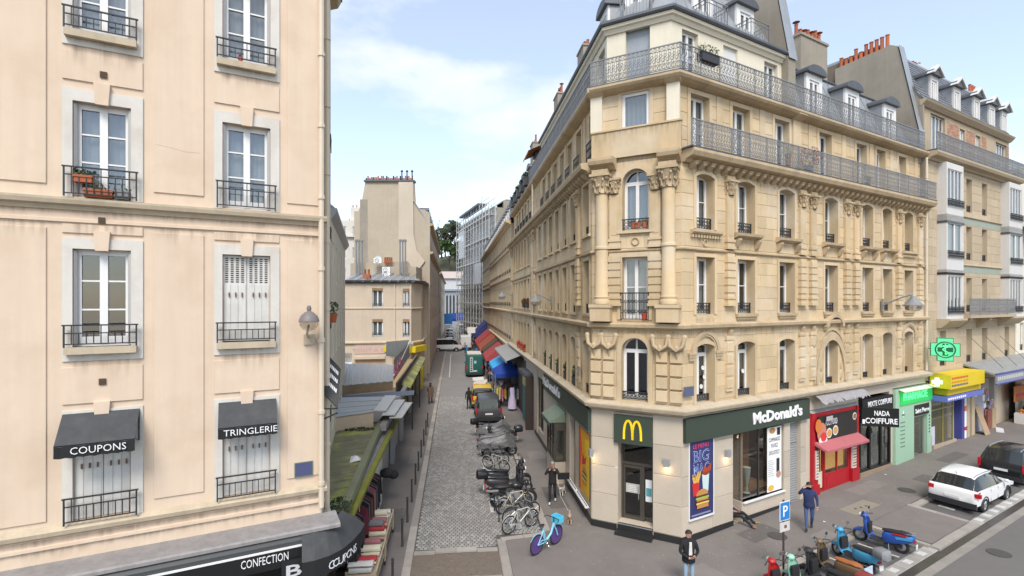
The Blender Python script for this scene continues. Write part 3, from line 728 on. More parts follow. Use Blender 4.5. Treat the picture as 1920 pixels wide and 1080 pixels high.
for fac, us in ((FR, (2.3, 4.9, 7.4, 8.3, 11.0, 13.5, 15.5, 18.2)), (FS, (-2, -5.7, -9.2, -13.6, -17.4, -22))):
 for u in us: fac.put(MB().box(-.17, .17, -.035, 0, 0, 2.3).obj('pilaster', STONE, corner), u, -D4, 13.83)
FR.put(MB().box(-.25, .25, -.1, .0, 0, 2.25).obj('pilaster', STONE, corner), 7.15, -D4, 13.83)
for px in (1490,): FR.put(MB().extr([(0, 0), (-.2, .1), (-.34, .2), (-.34, .4), (0, .4)], -.3, .3).obj('console', STONE_D, corner), 7.15, -.2, 16.06)
def pipe(fac, parent, u, d, z0, z1, m=None, r=.055, name='drainpipe'):
 b = MB().tube([(0, 0, 0), (0, 0, z1-z0)], r, 8)
 for k in range(int((z1-z0)/1.6)): b.lathe([(r*1.0, .5+k*1.6), (r*1.35, .5+k*1.6), (r*1.35, .58+k*1.6), (r, .58+k*1.6)], 8)
 fac.put(b.obj(name, m or mat('pipe_cream', (.62, .53, .41), .6, .06), parent, 40), u, d, z0)
pipe(FR, corner, 18.45, .13, 4.9, 16.1); pipe(FS, corner, -14.1, .1, 4.9, 16.1)
def slope(fac, u0, u1, d0, z0, d1, z1, seams=True, m=None, uu0=None, uu1=None, name='roof', th=.06):
 a0, a1 = (u0 if uu0 is None else uu0), (u1 if uu1 is None else uu1)
 b = MB(); b.add([(u0, -d0, z0), (u1, -d0, z0), (a1, -d1, z1), (a0, -d1, z1), (u0, -d0+.05, z0-th), (u1, -d0+.05, z0-th), (a1, -d1+.05, z1-th), (a0, -d1+.05, z1-th)], [(0, 1, 2, 3), (7, 6, 5, 4), (0, 4, 5, 1), (1, 5, 6, 2), (2, 6, 7, 3), (3, 7, 4, 0)])
 o = b.obj(name, m or ZINC, corner if name == 'roof' else corner); fac.put(o, 0, 0, 0)
 if seams:
  n = int((u1-u0)/.6); s = MB()
  for i in range(1, n):
   t = i/n; xa, xb = u0+(u1-u0)*t, a0+(a1-a0)*t
   s.tube([(xa, -d0-.01, z0+.01), (xb, -d1-.01, z1+.01)], .022, 4)
  if n > 1: fac.put(s.obj('standing_seams', ZINC, corner), 0, 0, 0)
 return o
k1, k2 = isect(FS, -.75, FC, -.6), isect(FC, -.6, FR, -.75); j1, j2 = isect(FS, -2.2, FC, -2.0), isect(FC, -2.0, FR, -2.2)
slope(FR, uon(FR, k2), RC5, -.75, 18.93, -2.2, 21.6, uu0=uon(FR, j2)); slope(FC, uon(FC, k1), uon(FC, k2), -.6, 18.93, -2.0, 21.6, uu0=uon(FC, j1), uu1=uon(FC, j2)); slope(FS, SE1, uon(FS, k1), -.75, 18.93, -2.2, 21.6, uu1=uon(FS, j1))
top = [j1, j2, FR.w(RC5, -2.2), FR.w(RC5, -9), FS.w(SE1, -9), FS.w(SE1, -2.2)]
MB().vprism([(p.x-PA[0], p.y-PA[1]) for p in top], 21.55, 21.75).obj('flat_roof', ZINC, corner)
slope(FR, RC5, RE, -.45, 16.5, -1.55, 19.3); slope(FR, RC5, RE, -1.55, 19.3, -6, 21.2)
slope(FS, SE2, SE1, -.45, 16.5, -1.55, 19.2); slope(FS, SE2, SE1, -1.55, 19.2, -6, 20.6)
MB().lathe([(.06, 0), (.06, RE-RC5)], 6, axis='x').obj('roof_edge', ZINC_D, corner);
bpy.data.objects['roof_edge'].location = (0, 0, 0); FR.put(bpy.data.objects['roof_edge'], RC5, -1.52, 19.28)
def dormer(fac, parent, u, d, z, w=1.25, h=2.15, dep=2.4, rail=False, wood=WHITE):
 """dormer part with window, pane and curved hood as sub-parts"""
 b = MB(); cw = w*.62
 b.box(-w/2, -cw/2, -.0, .12, 0, h); b.box(cw/2, w/2, 0, .12, 0, h); b.box(-cw/2, cw/2, 0, .12, h-.3, h); b.box(-w/2+.01, -w/2+.06, .12, dep, 0, h); b.box(w/2-.06, w/2-.01, .12, dep, 0, h)
 o = b.obj('dormer', [wood], parent); fac.put(o, u, d, z)
 c = MB(); n = 10
 pts = [(-w/2-.12, h-.04)]+[(-(w/2+.12)*math.cos(math.pi*i/n), h+.34*math.sin(math.pi*i/n)) for i in range(n+1)]+[(w/2+.12, h-.04)]
 c.prism(pts, -.16, dep).obj('hood', ZINC_D, o)
 MB().box(-w/2-.015, -w/2+.01, .1, dep, 0, h-.02).box(w/2-.01, w/2+.015, .1, dep, 0, h-.02).obj('cheek', ZINC, o)
 fm, gm, cm = window_meshes(cw, h-.3, 'fr2', 0, 0)
 link('window', fm, o, (-cw/2, .05, 0)); link('pane', gm, o, (-cw/2, .05, 0)); link('curtain', cm, o, (-cw/2, .05, 0))
 if rail: link('railing', bar_panel(w, .95, 9, GALV), o, (-w/2, -.65, 0)); r2 = link('railing', bar_panel(.65, .95, 5, GALV), o, (-w/2, 0, 0)); r2.rotation_euler = (0, 0, -math.pi/2); r3 = link('railing', bar_panel(.65, .95, 5, GALV), o, (w/2, 0, 0)); r3.rotation_euler = (0, 0, -math.pi/2)
 return o
for px in (1525, 1596, 1667): dormer(FR, corner, FR.u(px, -.6), -.55, 16.5)
dormer(FR, corner, FR.u(1404, -1.1), -1.25, 19.0, 1.15, 1.9, 2.0, True); dormer(FR, corner, FR.u(1325, -1.1), -1.25, 19.0, 1.15, 1.9, 2.0, True); dormer(FC, corner, 1.5, -1.1, 19.0, 1.1, 1.9, 2, True); dormer(FS, corner, -2.5, -1.2, 19.0, 1.15, 1.9, 2)
for u in (-16.5, -19.8, -23.1): dormer(FS, corner, u, -.55, 16.5)
def partywall(fac, u0, u1, d0, d1, z0, prof, m=REND, npots=0, caps=False, name='party_wall', sheet=True):
 """wall across the roof; prof: heights as (depth, z) points from front to back"""
 b = MB(); pts = [(d0, z0)]+prof+[(d1, z0)]
 k = len(pts); vs = [(u0, p, z) for p, z in pts]+[(u1, p, z) for p, z in pts]
 b.add(vs, [tuple(range(k)), tuple(range(2*k-1, k-1, -1))]+[(i, i+k, (i+1) % k+k, (i+1) % k) for i in range(k)])
 o = b.obj(name, m, corner); fac.put(o, 0, 0, 0)
 for i in range(npots):
  (ya, za), (yb, zb) = prof[-2], prof[-1]; t = (i+.6)/(npots+.2); h = RN.choice((.5, .65, .8))
  p = MB().lathe([(.11, 0), (.125, .05), (.1, .1), (.09, h-.05), (.11, h-.04), (.11, h), (.08, h), (.08, h-.2)], 8)
  p.obj('chimney_pot', TERRA, o, 40, ((u0+u1)/2, ya+(yb-ya)*t, za+(zb-za)*t-.02))
 return o
partywall(FR, RC5-.28, RC5+.24, .3, 3.4, 16.5, [(.3, 18.7), (.8, 21.5), (1.3, 23.6), (3.4, 23.6)])
s = MB().add([(RC5-.3, .27, 18.7), (RC5+.3, .27, 18.7), (RC5+.3, .77, 21.5), (RC5-.3, .77, 21.5)], [(0, 1, 2, 3)]).add([(RC5-.3, .77, 21.5), (RC5+.3, .77, 21.5), (RC5+.3, 1.27, 23.65), (RC5-.3, 1.27, 23.65)], [(0, 1, 2, 3)]).obj('zinc_flashing', ZINC, corner); FR.put(s, 0, .03, 0)
u_, z_ = FR.uz(1527, 72, -3); b = chimney(corner, -1.25, 1.25, 0, .7, 0, z_-18.5, 7, REND, caps=True); FR.put(b, u_, -3, 18.5)
FR.put(MB().box(-.03, .03, -.05, 1.2, 0, 12.2).obj('party_wall', REND, corner), RE+.04, -.06, 4.3)
partywall(FR, RE-.35, RE+.2, .2, 4.4, 15.9, [(.2, 17.6), (1.15, 22.5), (1.5, 22.7), (4.4, 22.5)], npots=0)
for i in range(10):
 h = RN.choice((.5, .65, .8)); p = MB().lathe([(.12, 0), (.13, .05), (.105, .1), (.095, h-.05), (.115, h-.04), (.115, h), (.08, h), (.08, h-.2)], 8).obj('chimney_pot', TERRA, corner, 40); FR.put(p, RE-.08, -1.75-i*.27, 22.64-i*.018)
s = MB().add([(RE-.4, .17, 16.6), (RE+.25, .17, 16.6), (RE+.25, .17, 17.6), (RE-.4, .17, 17.6)], [(0, 1, 2, 3)]).add([(RE-.4, .17, 17.6), (RE+.25, .17, 17.6), (RE+.25, 1.12, 22.55), (RE-.4, 1.12, 22.55)], [(0, 1, 2, 3)]).obj('zinc_flashing', ZINC, corner); FR.put(s, 0, .03, 0)
for px, ptop, d, w, n, cp in ((1098, 93, -3.2, 1.5, 4, False), (1050, 180, -3.4, 1.6, 5, True), (1003, 270, -3.0, 1.6, 4, False)):
 u, z = FS.uz(px, ptop, d); b = chimney(corner, -w/2, w/2, -.35, .35, 0, z-16.4, n, REND, caps=cp); FS.put(b, u, d, 16.4)
MB().tube([(0, 0, 0), (0, 0, 2.2)], .02, 5).tube([(-.4, 0, 1.8), (.4, 0, 2.0)], .012, 4).tube([(-.3, 0, 1.5), (.3, 0, 1.7)], .012, 4).obj('roof_aerial', GALV, corner); FS.put(bpy.data.objects['roof_aerial'], -6, -3, 21.6)
AWN_O = mat('orange_canvas', (.42, .15, .04), .85)
o = MB().add([(-.0, .4, 2.6), (2.6, .4, 2.6), (2.6, -.7, 2.1), (0, -.7, 2.1), (2.6, -.7, 1.95), (0, -.7, 1.95)], [(0, 1, 2, 3), (3, 2, 4, 5)]).obj('terrace_awning', AWN_O, corner); FS.put(o, -17.6, -.45, 16.5)
for u in range(19): drip(FR, corner, u, u+.95, 7.5, .5, .03); drip(FR, corner, u, u+.95, 13.1, .35, .03)
for a, b_ in RCOL: drip(FR, corner, a-.1, b_+.1, 10.82, .6, .03); drip(FR, corner, a-.1, b_+.1, 7.92, .3, .03)
drip(FC, corner, .05, CW-.05, 7.48, .6, .03); drip(FC, corner, 0, CW, 14.78, .7, .065); drip(FC, corner, .9, CW-.9, 13.7, .4, .03); drip(FS, corner, -27, 0, 7.5, .5, .03); drip(FS, corner, -27, 0, 10.28, .5, .03)
# == ground floor of the corner building
BLK = mat('black_plinth', (.025, .025, .025), .35, .1, 3)
GREEN_F = mat('dark_green_fascia', (.045, .062, .045), .45, .04, 1)
BRONZE = mat('bronze_frame', (.10, .09, .075), .4, .08, 3, metal=.5)
ALU = mat('aluminium_shutter', (.36, .365, .375), .45, .08, 2, metal=.4)
LIT = mat('warm_lamp', (1, .72, .38), .5, 0, 1, emit=2.0)
WLET = mat('white_letters', (.82, .82, .82), .5, .02, 1)
YEL = mat('yellow_letters', (.85, .62, .02), .45, .02, 1, emit=.12)
def gz(fac, u, d=0):
 p = fac.w(u, d); return grade(p.x, p.y)
def pt(c, name=None): return mat('print_'+name if name else 'print_%d_%d_%d' % tuple(int(v*255) for v in c), c, .55, .05, 4)
def disc(parent, name, x, z, rx, rz, y, m, n=14, a0=0, a1=2*math.pi):
 pts = [(x+rx*math.cos(a0+(a1-a0)*i/n), z+rz*math.sin(a0+(a1-a0)*i/n)) for i in range(n if a1-a0 > 6 else n+1)]
 return MB().prism(pts, y-.003, y).obj(name, m, parent)
def poly(parent, name, pts, y, m): return MB().prism(pts, y-.003, y).obj(name, m, parent)
shop = thing('restaurant_shopfront', 'beige stone fast-food restaurant front with dark green fascia wrapping the street corner', 'shopfront', (*PA, 0))
uD0, uD1 = FR.u(1374), FR.u(1393); uW1 = FR.u(1470); uR0, uR1 = FR.u(1481), FR.u(1501)
uRed0, uRed1 = FR.u(1519), FR.u(1606); uH0, uH1 = FR.u(1610), FR.u(1668); uP0, uP1 = FR.u(1674), FR.u(1741)
gro = [op(uD0, uD1, .12, 3.6), op(uD1, uW1, .9, 3.6), op(uR0, uR1, .1, 3.6)]
gro[0]['rd'] = 1.2; gro[1]['rd'] = .18; gro[2]['rd'] = .25
back = [op(uRed0, uRed1, .2, 3.9), op(uH0, uH1, .35, 4.1), op(uP0, uP1, .3, 4.2)]
for o in back: o['rd'] = .3
wall(FR, corner, 0, RE, -.3, 4.6, gro+back, SLABS, .3, -.014, 'ground_floor_wall')
gco = [op(1.0, 2.26, .45, 3.4)]; gco[0]['rd'] = .5
wall(FC, corner, 0, CW, -.3, 4.5, gco, SLABS, .5, -.014, 'ground_floor_wall')
uS = lambda px: FS.u(px)
gso = [op(uS(1069), uS(1079), .35, 3.5), op(uS(1008), uS(1019.5), .75, 3.9)]; gso[0]['rd'] = .3; gso[1]['rd'] = .15
wall(FS, corner, SE2, 0, -.3, 4.6, gso, SLABS, .3, -.014, 'ground_floor_wall')
clad = dict(m=SLABS, pr=.03, gap=.008, name='cladding_panel', stuffname='cladding')
pos = op(.36, 1.60, .9, 3.63)
stones(FR, shop, 0, uR1+.38, .34, 4.5, gro+[pos], .98, 1.2, d=-.013, seed=11, **clad)
stones(FC, shop, 0, CW, .36, 4.5, gco+[op(.88, 2.26, 3.4, 4.4)], .98, .7, d=-.013, seed=12, **clad)
pos_s = op(uS(1088), uS(1107.5), .9, 3.43)
stones(FS, shop, -13.7, 0, .34, 4.5, gso+[pos_s], .98, 1.3, d=-.013, seed=13, **clad)
def plinth(fac, u0, u1, h=.34, d=.035):
 b = MB(); n = max(1, int((u1-u0)/1.2))
 for i in range(n): b.box(u0+(u1-u0)*i/n+.004, u0+(u1-u0)*(i+1)/n, -d, .0, -.25, h)
 fac.put(b.obj('plinth', BLK, shop), 0, 0, 0)
plinth(FR, 0, uD0); plinth(FR, uD1, uR0-.0); plinth(FS, -13.7, -.0); plinth(FC, 0, .95); plinth(FC, 2.3, CW)
b = MB().box(.98, 2.30, -.38, .5, -.2, .22).box(1.02, 2.26, -.12, .5, .22, .44); FC.put(b.obj('steps', BLK, shop), 0, 0, 0)
FC.put(MB().box(1.02, 2.26, -.125, -.1, .425, .45).obj('step_nosing', ALU, shop), 0, 0, 0)
dw = 2.26-1.0
fr = MB().box(0, .07, 0, .08, 0, 2.95).box(dw-.07, dw, 0, .08, 0, 2.95).box(.07, dw-.07, 0, .08, 2.87, 2.95).box(.07, dw-.07, 0, .08, 2.02, 2.12).box(dw-.48, dw-.40, 0, .08, 0, 2.02).obj('door_frame', BRONZE, shop); FC.put(fr, 1.0, -.42, .45)
dr = MB().box(.08, .15, .01, .07, .01, 2.0).box(dw-.56, dw-.49, .01, .07, .01, 2.0).box(.15, dw-.56, .01, .07, .01, .12).box(.15, dw-.56, .01, .07, 1.9, 2.0).obj('door', BRONZE, shop); FC.put(dr, 1.0, -.42, .45)
MB().box(.15, dw-.56, .03, .04, .12, 1.9).obj('pane', PANE_D, dr); MB().tube([(dw-.6, -.04, .8), (dw-.6, -.04, 1.3)], .018, 6).obj('handle', ALU, dr)
MB().box(.07, dw-.07, .03, .04, 2.12, 2.87).box(dw-.40, dw-.07, .03, .04, .02, 2.02).obj('pane', PANE_D, fr)
GREYP = pt((.42, .41, .39)); st = MB().box(.17, dw-.58, .02, .024, .98, 1.32).obj('sticker', GREYP, dr)
for i in range(4): MB().box(.24+.03*(i % 2), dw-.66-.02*i, .016, .0195, 1.04+.065*i, 1.06+.065*i).obj('printed_line', pt((.7, .68, .65)), dr)
MB().box(dw-.36, dw-.12, .02, .026, .75, 1.55).obj('notice', WLET, fr); MB().box(dw-.34, dw-.14, .014, .02, .95, 1.25).obj('notice', pt((.10, .35, .38)), fr)
FC.put(MB().lathe([(0, 0), (.17, .0), (.17, .03), (0, .03)], 14).obj('table_top', pt((.7, .55, .12)), shop), 2.0, -1.3, .85)
sg = MB().box(0, 1.38, 0, .12, 0, 1.02).obj('sign_panel', GREEN_F, shop); FC.put(sg, .88, .12, 3.37)
arch = []
for sx in (-1, 1):
 for i in range(13):
  t = i/12; a = math.pi*t
  arch.append((sx*.15-.15*math.cos(a)*1, .0, .62*math.sin(a)**.62 if 0 < t < 1 else 0))
ml = MB()
def band(pts, w, y0, y1):
 for (xa, za), (xb, zb) in zip(pts, pts[1:]):
  dx, dz = xb-xa, zb-za; l = math.hypot(dx, dz) or 1; nx, nz = -dz/l*w/2, dx/l*w/2
  ex, ez = dx/l*w*.18, dz/l*w*.18
  ml.prism([(xa+nx-ex, za+nz-ez), (xa-nx-ex, za-nz-ez), (xb-nx+ex, zb-nz+ez), (xb+nx+ex, zb+nz+ez)], y0, y1)
for sx in (-1, 1): band([(sx*.155-.155*math.cos(math.pi*i/16), .66*(math.sin(math.pi*i/16))**.7) for i in range(17)], .075, -.035, .0-.004*sx)
o = ml.obj('arched_letter', YEL, shop); FC.put(o, 1.57, .122, 3.55)
fa = MB().box(0, uR1+.42-.05, 0, .14, 0, .84).obj('fascia', GREEN_F, shop); FR.put(fa, .05, .15, 3.62)
uL = (FR.u(1404)+FR.u(1497))/2
lettering("McDonald's", .40, WLET, shop, FR, uL, .165, 3.86, bold=.035, width=FR.u(1497, .15)-FR.u(1404, .15), depth=.03)
fs0 = uS(1024)
fa = MB().box(0, -fs0-.02, 0, .14, 0, .84).obj('fascia', GREEN_F, shop); FS.put(fa, fs0, .15, 3.62)
lettering("McDonald's", .42, WLET, shop, FS, uS(1038), .165, 3.9, bold=.035, width=4.6, depth=.03)
NAVY = pt((.035, .035, .12), 'navy'); RED = pt((.55, .03, .03), 'red'); LBLUE = pt((.45, .55, .95), 'neon'); BUN = pt((.50, .24, .07), 'bun'); FRY = pt((.70, .42, .09), 'fry'); CUP = pt((.55, .66, .64), 'cup'); COLA = pt((.25, .04, .02), 'cola'); PATTY = pt((.09, .035, .02), 'patty'); LET = pt((.35, .45, .08), 'lettuce')
def burger(p, x, z, s, y):
 disc(p, 'printed_bun', x, z+.30*s, .30*s, .20*s, y, BUN, 12, 0, math.pi)
 for k, (zz, m, w) in enumerate(((.24, PATTY, .31), (.18, LET, .33), (.12, BUN, .29), (.06, PATTY, .31), (.01, pt((.75, .5, .1), 'cheese'), .32), (-.12, BUN, .29))):
  h = .12 if zz == -.12 else .06
  poly(p, 'printed_layer', [(x-w*s, z+zz*s), (x+w*s, z+zz*s), (x+w*s*.97, z+(zz+h)*s), (x-w*s*.97, z+(zz+h)*s)], y-.004*(k+1), m)
def fries(p, x, z, s, y):
 rn = random.Random(4)
 for i in range(14):
  a = rn.uniform(-.45, .45); L = rn.uniform(.3, .62)*s; xx = x+rn.uniform(-.16, .16)*s; w = .022*s
  dx, dz = math.sin(a)*L, math.cos(a)*L
  poly(p, 'printed_fry', [(xx-w, z+.25*s), (xx+w, z+.25*s), (xx+w+dx, z+.25*s+dz), (xx-w+dx, z+.25*s+dz)], y-.0007*i, FRY)
 poly(p, 'printed_carton', [(x-.17*s, z-.2*s), (x+.15*s, z-.2*s), (x+.22*s, z+.33*s), (x-.22*s, z+.33*s)], y-.012, RED)
def cup(p, x, z, s, y):
 poly(p, 'printed_cup', [(x-.15*s, z-.3*s), (x+.15*s, z-.3*s), (x+.21*s, z+.4*s), (x-.21*s, z+.4*s)], y, CUP)
 disc(p, 'printed_drink', x+.02*s, z+.47*s, .23*s, .13*s, y-.004, COLA); poly(p, 'printed_splash', [(x-.2*s, z+.45*s), (x+.3*s, z+.5*s), (x+.34*s, z+.8*s), (x+.1*s, z+.62*s), (x-.12*s, z+.72*s)], y-.005, pt((.38, .06, .02), 'splash'))
pm = thing('menu_poster', 'dark blue wall poster with burger, fries and drink beside the restaurant door', 'poster', FR.w(.36, .02, .9), FR.a)
MB().box(0, 1.24, -.02, .0, 0, 2.73).obj('backing', NAVY, pm); MB().box(-.04, 1.28, -.045, .0, -.06, -.0).box(-.04, 0, -.03, 0, 0, 2.76).box(1.24, 1.28, -.03, 0, 0, 2.76).obj('frame', WHITE, pm)
lettering('LE MENU', .15, pt((.75, .05, .10), 'neon_red'), pm, None, .58, -.022, 2.44, width=.8, depth=.004)
for s_, h_, z_, w_ in (('BIG', .40, 1.95, .86), ('MAC', .36, 1.52, .86)):
 lettering(s_, h_, LBLUE, pm, None, .60, -.022, z_, width=w_, depth=.004, bold=.012); lettering(s_, h_, NAVY, pm, None, .60, -.026, z_, width=w_, depth=.004, bold=-.012)
fries(pm, .30, .95, .85, -.024); cup(pm, .82, 1.12, .9, -.028); burger(pm, .62, .45, 1.05, -.045)
MB().box(.1, 1.1, -.0225, -.02, .07, .12).obj('printed_line', pt((.25, .28, .4)), pm)
ps = thing('burger_poster', 'orange and yellow poster with burger on the side-street wall of the restaurant', 'poster', FS.w(uS(1088), .02, .9), FS.a)
wS = uS(1107.5)-uS(1088)
MB().box(0, wS, -.02, 0, 0, 2.5).obj('backing', pt((.78, .36, .015), 'amber'), ps); poly(ps, 'printed_flame', [(0, 0), (.25, 0), (.2, .9), (.45, 1.7), (.2, 2.5), (0, 2.5)], -.021, pt((.70, .10, .02), 'flame'))
poly(ps, 'printed_glow', [(.7, .2), (wS-.05, 0.1), (wS-.05, 2.3), (.9, 2.2), (1.1, 1.3)], -.021, pt((.80, .52, .02), 'glow'))
MB().box(-.03, 0, -.03, 0, 0, 2.53).box(wS, wS+.03, -.03, 0, 0, 2.53).obj('frame', BRONZE, ps)
burger(ps, wS*.55, .55, 1.1, -.026); poly(ps, 'printed_splash', [(.5, 1.1), (1.0, 1.25), (1.2, 1.6), (.85, 1.4), (.6, 1.6)], -.03, RED)
ww = uW1-uD1
fr = MB().box(0, .10, 0, .08, 0, 2.7).box(ww*.42, ww*.42+.05, 0, .08, 0, 2.7).box(ww-.03, ww, 0, .08, 0, 2.7).box(.0, ww, 0, .08, 2.64, 2.7).obj('shop_window', BRONZE, shop); FR.put(fr, uD1, -.1, .9)
MB().box(.1, ww-.03, .03, .045, 0, 2.64).obj('pane', PANE_D, fr)
FR.put(MB().box(0, ww, -.05, .3, -.05, .0).obj('window_sill', WHITE, shop), uD1, .03, .9)
FR.put(MB().box(0, .08, 0, 1.2, -.0, 2.7).obj('return_pane', PANE, shop), uD1, -.1, .9)
FR.put(MB().box(0, .06, 0, 1.1, -.9, 0).obj('return_wall', SLABS, shop), uD1-.05, -.02, .9)
pa = thing('window_poster', 'white order-and-pay poster with phone inside the restaurant window', 'poster', FR.w(uD1+ww*.60, -.05, .95), FR.a)
pw = ww*.36
MB().box(0, pw, -.008, 0, 0, 2.55).obj('sheet', pt((.78, .78, .76), 'paper'), pa)
for s_, z_, w_ in (('COMMANDEZ', 1.98, .78), ('PAYEZ', 1.74, .46), ('DÉGUSTEZ !', 1.46, .74)): lettering(s_, .15, DARK, pa, None, pw*.5, -.010, z_, width=w_*pw, depth=.004)
for i in range(9): MB().box(.06, .06+pw*(.42-.06*(i % 3)), -.011, -.008, .62+i*.075, .64+i*.075).obj('printed_line', pt((.35, .35, .35)), pa)
MB().box(.0, .2, -.013, -.008, 0, .55).obj('printed_phone', DARK, pa).location = (pw*.64, 0, .72)
disc(pa, 'printed_meal', pw*.35, 2.42, .2, .12, -.009, BUN); MB().box(pw*.68, pw*.9, -.012, -.008, 2.2, 2.5).obj('printed_label', DARK, pa)
disc(pa, 'printed_hand', pw*.78, .62, .16, .14, -.012, pt((.45, .25, .18), 'skin')); disc(pa, 'printed_food', pw*.25, .14, .2, .12, -.01, FRY)
HANG = mat('hanging_sign', (.55, .30, .04), .6)
FR.put(MB().box(0, .5, 0, .02, 0, .55).obj('hanging_panel', HANG, shop), uD0+.1, -.8, 2.9)
FR.put(MB().box(.2, ww-.05, .2, 1.6, -.0, .05).obj('counter', pt((.35, .2, .1), 'wood'), shop), uD1, -.25, .95); FR.put(MB().box(ww*.42, ww*.58, 0, .1, 0, 2.6).obj('orange_column', pt((.40, .17, .05), 'copper'), shop), uD1, -.8, .95)
FR.put(MB().lathe([(.14, 0), (.05, .05), (.05, .3), (.13, .75), (.15, 1.0), (.0, 1.0)], 10).obj('display_cup', pt((.6, .62, .5), 'cream_cup'), shop, 40), uD1+ww*.28, -.35, 1.02)
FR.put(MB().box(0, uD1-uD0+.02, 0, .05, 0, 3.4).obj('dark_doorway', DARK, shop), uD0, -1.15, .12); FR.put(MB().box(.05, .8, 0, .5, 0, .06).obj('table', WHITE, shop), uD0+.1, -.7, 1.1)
b = MB()
for k in range(34): b.extr([(0, 0), (-.03, .02), (-.03, .08), (0, .1)], 0, uR1-uR0).m = None
b = MB()
for k in range(34): b.extr([(0, k*.1+.002), (-.025, k*.1+.03), (-.025, k*.1+.07), (0, k*.1+.1)], 0, uR1-uR0)
FR.put(b.obj('roller_shutter', ALU, shop), uR0, -.18, .12); FR.put(MB().box(0, uR1-uR0, -.03, .05, 2.55, 2.62).obj('shutter_rail', DARK, shop), uR0, -.2, 0)
it = thing('restaurant_room', 'dim restaurant interior with counters and hanging panels behind the plate glass window', 'interior', FR.w(uD1, -.3, 0), FR.a)
MB().box(.1, ww+2, 2.2, 2.25, .1, 3.5).obj('back_wall', pt((.16, .09, .06), 'brownwall'), it); MB().box(.1, ww+2, .0, 2.2, .08, .12).obj('floor', pt((.22, .18, .14), 'floor'), it)
for i in range(3): MB().box(.3+i*.8, .75+i*.8, 1.0, 1.5, .8, .84).lathe([(.03, .1), (.03, .8)], 6, (.52+i*.8, 1.25, 0)).obj('table', pt((.5, .42, .3), 'tbl'), it); MB().lathe([(.05, 0), (.16, -.2), (.0, -.2)], 10, (.5+i*.8, 1.3, 2.9)).obj('pendant_lamp', mat('pendant', (1, .7, .4), .5, emit=2), it)
[MB().box(.2+k*.9, .7+k*.9, .5, 1.9, 3.4, 3.45).obj('ceiling_light', mat('shop_light', (1, .93, .8), .5, 0, 1, emit=3.), it) for k in range(3)]; MB().box(ww*.3, ww*.42, 1.9, 2.15, .12, 3).obj('orange_panel', pt((.5, .2, .05), 'or'), it)
def sconce(fac, u, z, label):
 t = thing('wall_lamp', label, 'lamp', fac.w(u, .02, z), fac.a, 'up-and-down lamps on the restaurant wall')
 MB().box(-.1, .1, -.14, 0, .0, .26).obj('lamp_body', ALU, t); MB().box(-.07, .07, -.11, -.03, -.012, -.001).obj('lamp_glass', LIT, t)
 l = bpy.data.lights.new('lamp_light', 'POINT'); l.energy = 2.2; l.color = (1, .72, .4); l.shadow_soft_size = .05
 lo = bpy.data.objects.new('lamp_light', l); col.objects.link(lo); lo.parent = t; lo.location = (0, -.13, -.12)
sconce(FS, uS(1109)+.25, 2.75, 'small steel wall lamp between the orange poster and the corner door'); sconce(FR, FR.u(1361), 2.8, 'small steel wall lamp right of the dark blue menu poster'); sconce(FC, 2.75, 2.75, 'small steel wall lamp left of the dark blue menu poster')
k1_ = uS(1062); k0 = k1_-1.95; kd = .52
kb = MB().box(k0, k1_, -kd, 0, -.2, 1.15).obj('kiosk_base', SLABS, shop); FS.put(kb, 0, .035, 0)
fr = MB(); L = k1_-k0
for x in (0, L*.33, L*.66, L-.08): fr.box(x, x+.08, -kd, -kd+.08, 1.15, 2.95)
fr.box(L-.08, L, -.1, 0, 1.15, 2.95).box(0, L, -kd-.01, -kd+.09, 1.12, 1.2).box(0, L, -kd-.01, -kd+.09, 2.9, 3.0).box(L-.09, L+.01, -kd, 0, 1.12, 1.2).box(L-.09, L+.01, -kd, 0, 2.55, 3.0)
fo = fr.obj('kiosk_window', BRONZE, shop); FS.put(fo, k0, .035, 0)
MB().box(.08, L-.08, -kd+.03, -kd+.04, 1.2, 2.9).box(L-.05, L-.04, -kd+.08, -.1, 1.2, 2.55).obj('pane', PANE_D, fo)
AWG = mat('green_canvas', (.15, .19, .14), .85, .1, 2, streak=.1)
aw = thing('kiosk_awning', 'faded green sloping awning over the restaurant kiosk window in the side street', 'awning', FS.w(k0, .04, 2.97), FS.a)
MB().add([(-.1, 0, .47), (L+.05, 0, .47), (L+.05, -.76, .0), (-.1, -.76, .0), (-.1, 0, .44), (L+.05, 0, .44), (L+.05, -.76, -.03), (-.1, -.76, -.03)], [(0, 1, 2, 3), (7, 6, 5, 4), (3, 2, 6, 7), (0, 3, 7, 4), (1, 5, 6, 2)]).add([(L+.05, 0, .44), (L+.05, -.76, -.03), (L+.05, 0, -.03)], [(0, 1, 2)]).obj('canopy', AWG, aw)
MB().box(-.1, L+.05, -.775, -.76, -.2, -.03).obj('valance', mat('green_valance', (.08, .11, .085), .85), aw)
fr = MB(); L2 = gso[1]['u1']-gso[1]['u0']; [fr.box(x, x+.07, 0, .07, 0, 3.15) for x in (0, L2*.5, L2-.07)]; fr.box(0, L2, 0, .07, 3.08, 3.15); fo = fr.obj('shop_window', BRONZE, shop); FS.put(fo, gso[1]['u0'], -.06, .75); MB().box(.05, L2-.05, .03, .04, 0, 3.1).obj('pane', PANE_D, fo)
L3 = gso[0]['u1']-gso[0]['u0']; fo = MB().box(0, .06, 0, .06, 0, 3.1).box(L3-.06, L3, 0, .06, 0, 3.1).box(0, L3, 0, .06, 2.1, 2.18).obj('door_frame', BRONZE, shop); FS.put(fo, gso[0]['u0'], -.2, .36); MB().box(.05, L3-.05, .02, .03, 0, 3.08).obj('pane', PANE_D, fo)
SPK = mat('white_cap', (.7, .7, .68), .6)
